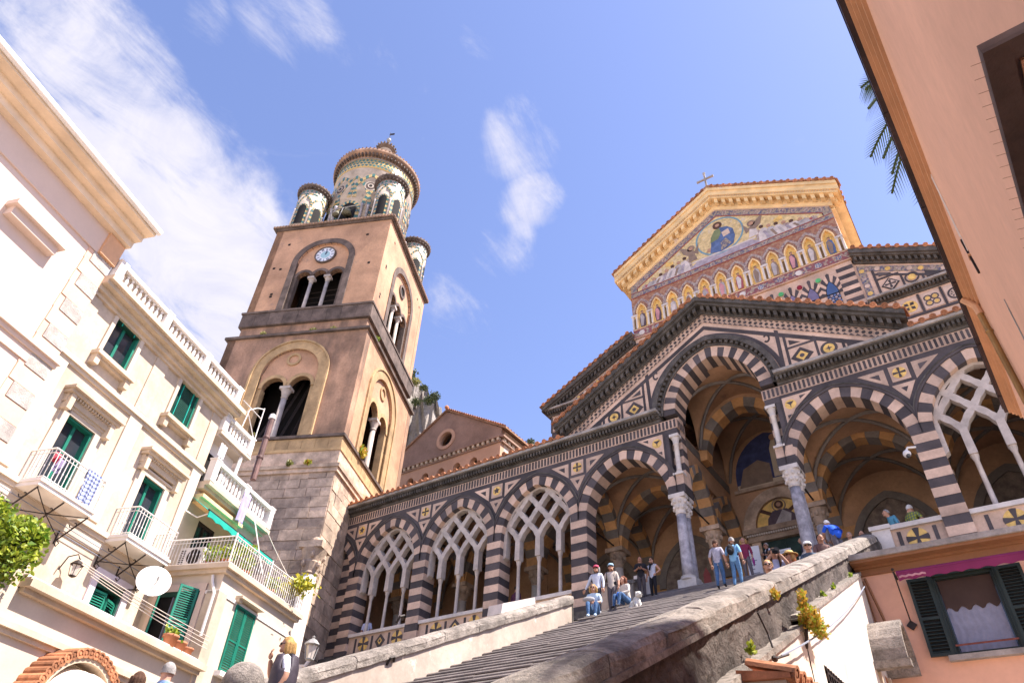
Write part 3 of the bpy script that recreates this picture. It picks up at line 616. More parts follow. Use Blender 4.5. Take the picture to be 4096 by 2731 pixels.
# arcade of saints
ac=ob('arcade_wall',box(-6.0,6.0,-.02,.1,28.56,31.2),MRED,church)
robes=[FDARK,FDARK,FGREY,FWHITE,FPINK,FGREY,FRED,FGREY,FBRN,FDARK,FBRN,FBLUE]
for i in range(12):
    x=-5.36+i*.975
    h=at(x,29.72,full(.27,.62,0,8))
    ni=ob('niche',prism([(x-.27,28.62)]+h+[(x+.27,28.62)],-.03,.08),GOLD,church)
    ob('niche_hood',strip(at(x,29.72,full(.27,.62,0,8)),at(x,29.72,full(.27,.62,.07,8)),-.17,.05),OCHRE,ni)
    for s in (-1,1): ob('niche_edge',box(*sorted((x+s*.27,x+s*.33)),-.13,.05,28.62,29.74),OCHRE,ni)
    ob('arch_band',strip(at(x,29.78,full(.47,.92,0,10)),at(x,29.78,full(.47,.92,.16,10)),-.05-.004*(i%2),.05),MROBE,ac)
    # saint
    rb=robes[i]; sg=ob('saint',prism([(x-.15,28.68),(x+.16,28.68),(x+.19,29.2),(x+.14,29.62),(x+.05,29.7),(x-.06,29.7),(x-.15,29.6),(x-.2,29.15)],-.065,.0),rb,ni)
    ob('mantle',prism([(x-.12,28.72),(x+.02,28.72),(x+.12,29.35),(x-.02,29.66),(x-.14,29.55)],-.08,0),(FGREY,FPINK,FWHITE,FBRN)[i%4],sg)
    ob('head',disc((x,29.79),.085,-.08,0,12),FSKIN,sg); ob('halo',disc((x,29.8),.15,-.055,0,16),GOLD,sg)
    ob('hair',prism([(x-.085,29.8),(x-.05,29.88),(x+.05,29.88),(x+.085,29.8),(x+.04,29.84),(x-.04,29.84)],-.09,0),FHAIR,sg)
for i in range(13):
    x=-5.36+(i-.5)*.975
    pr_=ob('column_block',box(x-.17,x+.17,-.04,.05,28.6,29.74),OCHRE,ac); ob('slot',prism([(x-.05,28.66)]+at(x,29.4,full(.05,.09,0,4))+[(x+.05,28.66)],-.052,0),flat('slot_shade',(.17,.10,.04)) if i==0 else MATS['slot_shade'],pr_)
    for s in (-1,1): ob('colonnette',cat(box(x+s*.115-.045,x+s*.115+.045,-.13,-.03,28.6,29.55)),WMARB,pr_)
    ob('block_cap',box(x-.2,x+.2,-.15,.05,29.56,29.68),WMARB,pr_)
    ob('roundel',annulus((x,30.33),.07,.13,-.04,.05,12),MBLUE,ac)
# mosaic gable
SLn=.594
def nrk(s,xa,xb,t0,t1,y0,y1,nm,m,par,base=35.66): return ob(nm,prism([(s*xa,base-SLn*xa+t0),(s*xb,base-SLn*xb+t0),(s*xb,base-SLn*xb+t1),(s*xa,base-SLn*xa+t1)],y0,y1),m,par)
gm=ob('gable_mosaic',prism([(-5.5,31.52),(5.5,31.52),(5.5,31.8),(0,35.07),(-5.5,31.8)],-.02,.1),GOLD2,church)
ob('mosaic_border',box(-5.97,5.97,-.04,.1,31.12,31.50),MBLUE,gm); ob('red_line',box(-5.97,5.97,-.06,.1,31.48,31.53),REDLINE,gm); ob('red_line',box(-5.97,5.97,-.06,.1,31.10,31.14),REDLINE,gm)
for s in (-1,1):
    nrk(s,0,5.9,-.55,-.06,-.042,.1,'mosaic_border',MBLUE,gm); nrk(s,0,5.55,-.60,-.55,-.06,.1,'red_line',REDLINE,gm); nrk(s,0,5.95,-.07,-.01,-.06,.1,'pale_line',LIGHTST,gm)
    ob('mosaic_border',box(*sorted((s*5.55,s*5.96)),-.045,.1,31.3,32.08),MBLUE,gm)
    for i in range(9): 
        x=.5+i*.62; ob('border_roundel',annulus((s*x,35.66-SLn*x-.3),.07,.17,-.052,.05,12),MROBE,gm)
for i in range(15): ob('border_roundel',annulus((-5.3+i*.757,31.31),.06,.15,-.052,.05,12),MROBE,gm)
# enthroned figure in a ring, attendants
ob('teal_ring',annulus((-.05,33.35),1.36,1.46,-.035,.05,40),FTEAL,gm); ob('teal_disc',disc((-.05,33.35),1.36,-.026,.05,36),GOLD2,gm)
fg=ob('enthroned_figure',prism([(-.75,32.2),(-.1,32.02),(.65,32.3),(.85,32.9),(.8,33.5),(.5,33.85),(.1,33.98),(-.25,33.9),(-.55,33.4),(-.62,32.8)],-.05,.0),FBLUE,gm)
ob('tunic',prism([(-.62,33.0),(-.15,33.1),(.1,33.5),(.05,33.95),(-.28,33.88),(-.55,33.4)],-.06,0),FGREEN,fg); ob('book',prism([(.18,33.1),(.6,33.2),(.55,33.62),(.12,33.52)],-.065,0),LIGHTST,fg); ob('head',disc((-.04,34.2),.2,-.06,0,14,1.2),FSKIN,fg); ob('hair',annulus((-.04,34.24),.13,.28,-.065,0,16),FHAIR,fg); ob('foot',prism([(-.95,32.4),(-.5,32.3),(-.45,32.55),(-.85,32.65)],-.045,0),FSKIN,fg); ob('knee_fold',prism([(-.1,32.1),(.55,32.4),(.3,32.95),(-.05,32.7)],-.06,0),MBLUE,fg)
ob('throne_step',prism([(-2.2,31.56),(2.2,31.56),(1.6,32.05),(-1.6,32.0)],-.034,0),FVIO,gm); ob('throne_edge',box(-1.9,1.9,-.042,0,31.98,32.08),FWHITE,gm)
for s in (-1,1):
    an=ob('winged_attendant',prism([(s*1.55,32.2),(s*2.1,32.2),(s*2.05,32.9),(s*1.75,33.1)],-.04,0),FWHITE if s>0 else FBRN,gm); ob('wing',prism([(s*1.6,32.9),(s*2.6,33.75),(s*2.35,33.0),(s*2.0,32.7)],-.046,0),FBRN,an); ob('wing',prism([(s*1.7,32.8),(s*1.35,33.45),(s*1.45,32.6)],-.046,0),FBRN,an); ob('head',disc((s*1.85,33.25),.14,-.05,0,12),FSKIN,an); ob('halo',annulus((s*1.85,33.27),.15,.24,-.046,0,14),FBRN,an)
    for k,(x,hh) in enumerate(((2.35,1.15),(2.75,1.0),(3.15,.9),(3.55,.75),(3.95,.6),(4.4,.45))):
        rb=(FWHITE,FGREY,FWHITE,MROBE,FWHITE,FGREY)[k]
        sg=ob('kneeling_figure',prism([(s*(x+.5),31.56),(s*(x-.3),31.56),(s*(x-.25),31.56+hh*.55),(s*(x-.05),31.56+hh*.85),(s*(x+.2),31.56+hh*.8),(s*(x+.45),31.56+hh*.35)],-.035-.004*(k%3),0),rb,gm); ob('head',disc((s*(x-.02),31.62+hh*.92),.12,-.052,0,10),FSKIN if k%2 else FHAIR,sg); ob('fold',prism([(s*(x+.35),31.6),(s*(x+.2),31.6),(s*x,31.56+hh*.6),(s*(x+.15),31.56+hh*.6)],-.05,0),(FVIO,FBRN,FGREY)[k%3],sg)
    for k in range(9):
        x=2.1+k*.36; hh=.95-.085*k; ob('crowd_figure',prism([(s*(x-.2),31.56),(s*(x+.26),31.56),(s*(x+.22),31.6+hh*.7),(s*(x+.05),31.62+hh),(s*(x-.12),31.6+hh*.8)],-.030-.0012*k,0),(MROBE,FWHITE,FBRN,MROBE)[k%4],gm)
    ob('banner',prism([(s*3.1,32.5),(s*3.55,32.65),(s*3.5,32.95),(s*3.05,32.8)],-.04,0),GOLD,gm); ob('red_cap',disc((s*4.9,31.72),.1,-.04,0,10),FRED,gm)
    # ochre raking cornice with modillions
    rc=nrk(s,0,6.15,0,.30,-.10,.1,'raking_cornice',OCHRE,church,35.64); nrk(s,0,6.45,.30,.62,-.14,.3,'raking_back',OCHRE,rc,35.64); nrk(s,0,6.62,.62,.80,-.55,.3,'raking_soffit',OCHRE,rc,35.64); nrk(s,0,6.72,.80,1.42,-.66,.3,'raking_corona',OCHRE,rc,35.64); nrk(s,0,6.70,1.18,1.44,-.74,.3,'raking_edge',OCHRE,rc,35.64)
    for i in range(15):
        x=.30+i*.425; b0=35.64
        ob('modillion',prism([(s*(x-.1),b0-SLn*(x-.1)+.30),(s*(x+.1),b0-SLn*(x+.1)+.30),(s*(x+.1),b0-SLn*(x+.1)+.63),(s*(x-.1),b0-SLn*(x-.1)+.63)],-.46,-.1),OCHRE,rc)
    ob('bead_row',cat(*[prism([(s*(x-.035),35.64-SLn*(x-.035)+.74),(s*(x+.035),35.64-SLn*(x+.035)+.74),(s*(x+.035),35.64-SLn*(x+.035)+.82),(s*(x-.035),35.64-SLn*(x-.035)+.82)],-.60,-.5) for x in [.1+.13*i for i in range(50)]]),BEIGE,rc,kind='stuff')
    tiles(rc,s*.12,35.64-SLn*.12+1.46,s*6.75,35.64-SLn*6.75+1.46,-.78,.42,scale=1.15)
    ob('side_cornice',cat(box(*sorted((s*5.95,s*6.2)),.12,24,31.9,32.2),box(*sorted((s*5.96,s*6.7)),.10,24,32.6,33.3)),OCHRE,church)
    for i in range(5): 
        ob('side_tile',TILE,None,church,loc=(s*6.78,-.3+i*.42,33.36),rot=(R_(8),0,R_(90)*s))
tile_top=thing('stone_cross','grey stone cross standing on the ridge of the mosaic gable','cross',(AX-.05,FY+FD-.45,37.3))
ob('shaft',box(-.055,.055,-.05,.05,0,1.55),FASC,tile_top); ob('arms',box(-.45,.45,-.045,.045,.93,1.05),FASC,tile_top)
for x,z in ((-.47,.99),(.47,.99),(0,1.57)): ob('finial',cat(cbox((x,0,z),(.16,.085,.16))),FASC,tile_top)
# aisles
AW=11.72
for s in (-1,1):
    aw=ob('aisle_wall',prism([(s*NW,10),(s*AW,10),(s*AW,24.65),(s*NW,27.7)],.12,3.0),PINK,church)
    sl=(28.35-25.15)/(12.2-6.05)
    def ark(xa,xb,t0,t1,y0,y1,nm,m,par,b0=27.62): return ob(nm,prism([(s*xa,b0-sl*(xa-6.05)+t0),(s*xb,b0-sl*(xb-6.05)+t0),(s*xb,b0-sl*(xb-6.05)+t1),(s*xa,b0-sl*(xa-6.05)+t1)],y0,y1),m,par)
    rc=ark(6.05,11.75,.0,.34,0,.3,'raking_cornice',DGREY,church); ark(6.02,12.15,.42,.70,-.4,.3,'raking_slab',DGREY,rc); ark(6.02,12.0,.32,.43,-.28,.3,'raking_soffit',DGREY,rc)
    ob('dentils',cat(*[prism([(s*(x-.06),27.62-sl*(x-6.05-.06)+.08),(s*(x+.06),27.62-sl*(x-6.05+.06)+.08),(s*(x+.06),27.62-sl*(x-6.05+.06)+.33),(s*(x-.06),27.62-sl*(x-6.05-.06)+.33)],-.2,.05) for x in [6.2+.24*i for i in range(23)]]),DGREY,rc,kind='stuff')
    tiles(rc,s*6.1,28.30,s*12.2,28.30-sl*6.1,-.42,.42,scale=1.1)
    ob('aisle_roof',([(s*6.0,-.3,28.3),(s*12.2,-.3,28.3-sl*6.2),(s*12.2,24,28.3-sl*6.2),(s*6,24,28.3),(s*6.0,-.3,28.1),(s*12.2,-.3,28.1-sl*6.2),(s*12.2,24,28.1-sl*6.2),(s*6,24,28.1)],[tuple(f) for f in BF]),ROOFC,church)
    # mosaic band, dark triangle frame, inlays
    ark(6.1,11.3,-.50,-.14,.09,.2,'mosaic_band',MBLUE,aw); ob('mosaic_band',box(*sorted((s*6.08,s*6.42)),.088,.2,25.25,27.3),MBLUE,aw)
    for i in range(11): x=6.5+i*.42; ob('band_roundel',disc((s*x,27.62-sl*(x-6.05)-.32),.12,.075,.15,14),(MROBE,LIGHTST,GOLD)[i%3],aw)
    for i in range(4): ob('band_roundel',disc((s*6.25,25.5+i*.5),.12,.075,.15,14),(GOLD,LIGHTST,MROBE)[i%3],aw)
    ob('dark_border',box(*sorted((s*6.62,s*6.74)),.085,.2,25.2,26.85),DARK,aw); ark(6.62,10.6,-.78,-.66,.086,.2,'dark_border',DARK,aw)
    for x in (7.68,8.5): ob('divider',box(*sorted((s*x,s*(x+.1))),.084,.2,25.2,27.62-sl*(x-6.05)-.7),DARK,aw)
    ob('divider',box(*sorted((s*6.74,s*7.68)),.083,.2,26.12,26.21),DARK,aw)
    d=ob('dark_diamond',prism([(s*7.2-.40,25.66),(s*7.2,25.26),(s*7.2+.4,25.66),(s*7.2,26.06)],.08,.2),DARK,aw); ob('pale_diamond',prism([(s*7.2-.31,25.66),(s*7.2,25.35),(s*7.2+.31,25.66),(s*7.2,25.97)],.07,.1),LIGHTST,d); x4=cross4(d,(s*7.2,25.66),.24,DARK,-.01,.26); x4.location=(0,.07,0)
    ob('dark_circle',annulus((s*8.12,25.64),.24,.31,.08,.2,20),DARK,aw); ob('gold_disc',disc((s*8.12,25.64),.17,.08,.2,16),GOLD,aw)
    for p in ([(s*6.85,26.32),(s*7.4,26.32),(s*6.85,26.6)],[(s*8.68,25.35),(s*9.4,25.35),(s*8.68,25.8)],[(s*9.6,25.3),(s*10.2,25.3),(s*9.6,25.6)]): ob('dark_triangle',prism(p,.08,.2),DARK,aw)
    cornice(church,*sorted((s*6.02,s*11.95)),.10,24.62,.42,.35,step=.16)
    # row of inlaid squares
    for i in range(6):
        x=6.62+i*.93
        if x>11.5: break
        sq=ob('pale_square',box(s*x-.38,s*x+.38,.08,.2,23.56,24.46),LIGHTST,aw); ob('divider',box(s*(x+.465)-.05,s*(x+.465)+.05,.078,.2,23.5,24.55),DARK,aw)
        k=(i+(0 if s>0 else 1))%3
        if k==1:
            ob('gold_disc',disc((s*x,24.0),.33,.07,.1,20),GOLD,sq)
            for q in range(4): a=q*math.pi/2+math.pi/4; ob('dark_petal',prism([(s*x+.05*math.cos(a),24+.05*math.sin(a)),(s*x+.2*math.cos(a-.5),24+.2*math.sin(a-.5)),(s*x+.29*math.cos(a),24+.29*math.sin(a)),(s*x+.2*math.cos(a+.5),24+.2*math.sin(a+.5))],.06,.1),DARK,sq)
        elif k==2:
            for q in range(4): a=q*math.pi/2+math.pi/4; ob('dark_ring',annulus((s*x+.21*math.cos(a),24+.21*math.sin(a)),.12,.17,.068+.002*q,.1,14),DARK,sq); ob('gold_disc',disc((s*x+.21*math.cos(a),24+.21*math.sin(a)),.1,.07,.1,12),GOLD,sq)
        else:
            ob('dark_ring',annulus((s*x,23.95),.24,.32,.07,.1,18),DARK,sq)
            for q in range(8): a=q*math.pi/4; ob('dark_petal',prism([(s*x+.07*math.cos(a),23.95+.07*math.sin(a)),(s*x+.2*math.cos(a-.22),23.95+.2*math.sin(a-.22)),(s*x+.2*math.cos(a+.22),23.95+.2*math.sin(a+.22))],.07,.1),DARK,sq)
    ob('dark_border',box(*sorted((s*6.05,s*AW)),.082,.2,23.36,23.5),DARK,aw)
    # interlaced arches lower down
    for i in range(6):
        x=6.55+i*.94
        vouss(aw,s*x,21.9,.62,.98,.34,11,.07-.006*(i%2),.2,DARK,PINK,(s*x-.94,s*x+.94))
        ob('coloured_roundel',disc((s*(x+.47),22.93),.13,.05,.2,14),MATS['roundel_9'] if i%2 else MATS['roundel_8'],aw)
    z=20;k=0
    while z<23.3:
        ob('stone_course',box(*sorted((s*11.2,s*11.725)),.09,.2,z,z+.3),(DARK,PINK)[k%2],aw); z+=.305;k+=1
    ob('aisle_body',box(*sorted((s*NW,s*(AW-.03))),2.9,24,10,24.5),CREAM,church)
# ---- portal wall seen inside the porch
pw=ob('portal_wall',box(-11.7,11.7,-.25,.1,10,17.4),VAULT,church); ob('portal_upper',box(-2.1,2.1,-.24,.09,17.3,19.8),VAULT,church)
z=10.45;k=0
while z<13.9:
    for x0,x1 in ((-6.6,-2.0),(2.0,6.6),(-11.6,-6.7)): ob('stone_course',box(x0,x1,-.27-.004*(k%2),-.1,z,z+.42),(ORNG,INGREY)[k%2],pw)
    z+=.43;k+=1
dr=ob('bronze_door',box(-1.02,1.02,-.30,-.1,10.43,14.34),BRONZE,church)
for i in range(2):
    for r in range(6): ob('door_panel',box(-.92+i*.97,-.05+i*.97,-.33,-.28,10.6+r*.62,11.12+r*.62),BRONZE,dr)
for s in (-1,1): ob('door_jamb',box(*sorted((s*1.02,s*1.4)),-.42,-.1,10.43,14.4),STONE,dr)
ob('lintel',cat(box(-1.5,1.5,-.48,-.1,14.36,14.6),box(-1.65,1.65,-.62,-.1,14.68,14.9),box(-1.58,1.58,-.52,-.1,14.59,14.69)),STONE,dr); ob('bead_row',cat(*[box(-1.5+i*.1,-1.44+i*.1,-.57,-.5,14.58,14.67) for i in range(31)]),WMARB,dr,kind='stuff')
lu=ob('lunette_mosaic',prism(at(0,14.9,[(1.08*math.cos(a),1.22*math.sin(a)) for a in [math.pi*i/20 for i in range(21)]]),-.30,-.1),GOLD,church)
ob('lunette_arch',strip(at(0,14.9,[(1.62*math.cos(a),1.72*math.sin(a)) for a in [math.pi*i/24 for i in range(25)]]),at(0,14.9,[(1.1*math.cos(a),1.24*math.sin(a)) for a in [math.pi*i/24 for i in range(25)]]),-.45,-.1),STONE,lu)
for d in (1,-1): ob('diagonal_beam',prism([(-d*.95,15.75),(-d*.85,15.88),(d*.62,14.98),(d*.5,14.9)],-.315-.004*d,-.2),FHAIR,lu)
sn=ob('saint',prism([(-.62,14.92),(.66,14.92),(.6,15.3),(.3,15.62),(-.3,15.62),(-.55,15.3)],-.33,-.2),FDARK,lu); ob('mantle',prism([(-.35,14.93),(.35,14.93),(.45,15.35),(.12,15.6),(-.05,15.35)],-.345,-.2),FGREY,sn); ob('head',disc((0,15.82),.15,-.345,-.2,14,1.25),FSKIN,sn); ob('hair',annulus((0,15.86),.1,.19,-.35,-.2,14),FHAIR,sn); ob('halo',annulus((0,15.84),.25,.3,-.325,-.2,20),FBRN,sn)
fr=ob('upper_fresco',prism([(-1.6,16.88),(1.6,16.88)]+[(x,17.5+z) for x,z in parc(1.6,2.0,0,8)]+[(-x,17.5+z) for x,z in reversed(parc(1.6,2.0,0,8)[:-1])],-.27,-.1),flat('fresco_blue',(.05,.06,.16),.3),church)
ob('fresco_saint',prism([(.1,17.2),(.6,17.2),(.62,18.6),(.48,19.0),(.25,19.0),(.12,18.6)],-.285,-.2),BEIGE,fr); ob('fresco_head',disc((.37,19.15),.17,-.29,-.2,14),FSKIN,fr); ob('fresco_crowd',prism([(-1.5,17.0),(0,17.0),(0,17.9),(-.5,18.2),(-1.2,17.9)],-.285,-.2),FBRN,fr); ob('fresco_ground',box(-1.58,1.58,-.28,-.2,16.9,17.15),BEIGE,fr); ob('fresco_sill',box(-1.75,1.75,-.4,-.1,16.74,16.88),STONE,fr)
for c_ in (-4.13,-8.3,4.13,8.3):
    lf=ob('side_lunette',prism([(c_-1.35,12.6),(c_+1.35,12.6)]+[(c_+x,13.2+z) for x,z in parc(1.35,1.9,0,8)]+[(c_-x,13.2+z) for x,z in reversed(parc(1.35,1.9,0,8)[:-1])],-.29,-.1),flat('old_fresco',(.22,.17,.14),.4) if c_==-4.13 else MATS['old_fresco'],church)
    ob('lunette_arch',strip([(c_+x,13.2+z) for x,z in full(1.35,1.9,0,10)],[(c_+x,13.2+z) for x,z in full(1.35,1.9,.3,10)],-.36,-.1),INGREY,lf)
    ob('fresco_figure',prism([(c_-.5,12.7),(c_-.15,12.7),(c_-.1,13.6),(c_-.3,13.9),(c_-.5,13.6)],-.305,-.2),FDARK,lf); ob('fresco_figure',prism([(c_+.4,12.7),(c_+.75,12.7),(c_+.7,13.5),(c_+.55,13.8),(c_+.4,13.5)],-.305,-.2),FRED,lf)
# notices by the door
nb=thing('notice_board','tall white printed notice board standing left of the bronze door','notice board',(-6.72,24.0,10.43),R_(4))
ob('panel',box(-.24,.24,-.02,.02,.06,1.78),PAPER,nb)
for i in range(9): ob('print_line',box(-.19,-.19+.15+.2*((i*37)%7)/7,-.03,.0,.35+i*.15,.38+i*.15),DWIRE,nb)
ob('foot',box(-.26,.26,-.15,.15,0,.06),IRON,nb)
sg=thing('paper_sign','white paper sign on a thin stand before the bronze door','sign',(-5.75,24.5,10.43))
ob('sheet',box(-.22,.22,-.015,.015,1.22,1.68),PAPER,sg); ob('pole',tube([(0,.03,0),(0,.03,1.3)],.02,6),IRON,sg); ob('foot',cat(box(-.2,.2,-.03,.06,0,.03),box(-.03,.03,-.2,.2,0,.032)),IRON,sg)
for i in range(5): ob('print_line',box(-.17,.03+.03*(i%3),-.022,.0,1.3+i*.07,1.32+i*.07),DWIRE,sg)
# ================================================================ bell tower (local x = u, y = v, from its centre)
TH=R_(24.5); ct_,st_=math.cos(TH),math.sin(TH); CU,CV=-19.2,33.15
tower=thing('bell_tower','old brown plaster bell tower with clock, stone base and round tiled crown','bell tower',(CU*ct_-CV*st_,CU*st_+CV*ct_,0),TH)
def ring(par,nm,h,z0,z1,m,bev=0): return ob(nm,box(-h,h,-h,h,z0,z1),m,par)
def sides(fn):
    "run fn(transform) for the front (v-) and right (u+) faces"
    for k,a in enumerate((0,math.pi/2)): fn(k,lambda g,a=a: rotz(g,a))
HB=4.5
ob('base_core',box(-HB+.05,HB-.05,-HB+.05,HB-.05,0,18.5),STONE,tower)
random.seed(11)
for k,a in enumerate((0,math.pi/2)):
    z=6.9; row=0
    while z<18.45:
        h=random.choice((.46,.5,.56,.62)); h=min(h,18.5-z); x=(-HB if k==0 else -HB)-.0
        if h<.2: break
        x0=-1.9 if k==0 else -HB; x1=HB if k==0 else -.6
        x=x0+(-random.uniform(0,.6) if k==0 else 0)
        while x<x1:
            w=random.uniform(.55,1.25)
            if x+w>x1-.35: w=x1-x
            y0=-HB-random.uniform(0,.05)
            g=prism([(x+.012,z+.012),(x+w-.012,z+.012+random.uniform(-.01,.01)),(x+w-.012,z+h-.012),(x+.012,z+h-.012+random.uniform(-.01,.01))],y0,y0+.25)
            ob('base_stone',rotz(g,a),STONE,tower); x+=w
        z+=h; row+=1
for nm,h,z0,z1,m in (('base_moulding',4.62,18.5,18.72,STONE),('base_moulding',4.7,18.72,18.92,STONE),('plinth_course',4.47,18.92,19.78,STONE),('plinth_course',4.52,19.78,19.95,TYEL),('tufa_band',4.42,19.95,20.62,TYEL),('sill_course',4.55,20.62,20.78,TDARK)): ring(tower,nm,h,z0,z1,m)
for k,a in enumerate((0,math.pi/2)):   # tufa blocks
    for i in range(12): ob('tufa_block',rotz(box(-4.43+i*.74,-3.71+i*.74,-4.435-random.uniform(0,.01),-4.3,19.98,20.6),a),TYEL,tower)
def pierced(nm,hw,z0,z1,y,t,m,par,tr,cx,ow,zs,ri,zsill):
    "wall with one arched opening, as pieces around it"
    arc=at(cx,zs,full(ow,ri,0,12)); n=len(arc)
    g=[strip(arc,[(p[0],z1) for p in arc],y,y+t),box(-hw,cx-ow,y,y+t,z0,z1),box(cx+ow,hw,y,y+t,z0,z1)]
    if zsill>z0+.01: g.append(box(cx-ow,cx+ow,y,y+t,z0,zsill))
    return ob(nm,tr(cat(*g)),m,par)
# lower belfry storey
H1=4.45; z0,z1=20.78,27.95
for a in (math.pi,-math.pi/2): ob('storey_wall',rotz(box(-H1,H1,-H1,-H1+.5,z0,z1),a),BROWN2,tower)
for k,a in enumerate((0,math.pi/2)):
    tr=lambda g,a=a: rotz(g,a); cx=.25 if k==0 else -.45
    w=pierced('storey_wall',H1 if k==0 else H1-.55,z0,z1,-H1,.6,BROWN2 if k==0 else BROWN,tower,tr,cx,1.75,25.1,1.75,z0+.02)
    # tufa surround, tympanum, two lights
    s1=ob('arch_surround',tr(cat(strip(at(cx,25.1,full(1.75,1.75,0,16)),at(cx,25.1,full(1.75,1.75,.55,16)),-H1-.05,-H1+.2),box(cx-2.3,cx-1.75,-H1-.05,-H1+.2,z0+.02,25.1),box(cx+1.75,cx+2.3,-H1-.05,-H1+.2,z0+.02,25.1))),TYEL,tower)
    ob('hood_mould',tr(strip(at(cx,25.1,full(1.75,1.75,.55,16)),at(cx,25.1,full(1.75,1.75,.66,16)),-H1-.12,-H1+.1)),TYEL,s1)
    for s in (-1,1): ob('hood_mould',tr(box(*sorted((cx+s*2.3,cx+s*2.41)),-H1-.12,-H1+.1,z0+.02,25.1)),TYEL,s1)
    y=-H1+.12
    for s in (-1,1):
        xc=cx+s*.82; ow=.66
        arc=at(xc,24.2,full(ow,.68,0,10)); top=at(cx,25.1,full(1.74,1.74,0,20))
        def zt(x): 
            dx=abs(x-cx); r=(1.74**2+1.74**2)/(2*1.74); return 25.1+math.sqrt(max(0,r*r-dx*dx))
        ob('tympanum',tr(cat(strip(arc,[(p[0],zt(p[0])) for p in arc],y,y+.3),strip([(cx+s*.0+s*0,24.2),(xc-s*ow,24.2)] if s>0 else [(xc-s*ow,24.2),(cx,24.2)],[(cx,zt(cx)),(xc-s*ow,zt(xc-s*ow))] if s>0 else [(xc-s*ow,zt(xc-s*ow)),(cx,zt(cx))],y,y+.3),strip(*( ([(xc+ow,24.2),(cx+1.74,24.2)],[(xc+ow,zt(xc+ow)),(cx+1.74,25.1)]) if s>0 else ([(cx-1.74,24.2),(xc-ow,24.2)],[(cx-1.74,25.1),(xc-ow,zt(xc-ow))]) ),y,y+.3))),BROWN if k==0 else BROWN,s1)
        ob('light_arch',tr(strip(arc,at(xc,24.2,full(ow,.68,.22,10)),y-.06,y+.28)),TYEL,s1)
        ob('light_jamb',tr(box(*sorted((cx+s*1.48,cx+s*1.76)),y,y+.4,z0+.02,24.2)),TYEL,s1)
    c=ob('column',tr(lathe([(.2,20.85),(.17,21.0),(.155,23.5)],14,(cx,y+.15))),TCOL,tower,True); ob('capital',tr(cat(lathe([(.16,23.48),(.2,23.55),(.17,23.62),(.26,23.95),(.3,24.05)],12,(cx,y+.15)),box(cx-.32,cx+.32,y-.12,y+.42,24.05,24.22))),TCOL,c); ob('base',tr(box(cx-.24,cx+.24,y-.1,y+.4,20.78,20.88)),TCOL,c)
    ob('oculus_ring',tr(annulus((cx,26.15),.30,.44,y-.08,y+.2,20)),TYEL,s1)
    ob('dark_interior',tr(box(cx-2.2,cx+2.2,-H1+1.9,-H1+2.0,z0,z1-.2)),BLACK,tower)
    for i in range(4): ob('bell_frame_beam',tr(tube([(cx-1.7+i*.7,-H1+1.2,21.0),(cx-.2+i*.5,-H1+1.4,25.5)],.1,4)),IRON,tower)
ob('inside_floor',box(-H1+.2,H1-.2,-H1+.3,H1-.3,20.6,20.8),TDARK,tower)
for nm,h,z0_,z1_,m in (('ledge',4.62,27.95,28.12,TDARK),('collar',4.12,28.12,29.15,BROWN2),('dark_band',4.28,29.15,30.2,TDARK),('sill_course',4.36,30.2,30.34,TDARK)): ring(tower,nm,h,z0_,z1_,m)
for k,a in enumerate((0,math.pi/2)):
    for i in range(9): ob('band_block',rotz(box(-4.28+i*.951,-3.345+i*.951,-4.30-random.uniform(0,.012),-4.2,29.18,30.18),a),TDARK,tower)
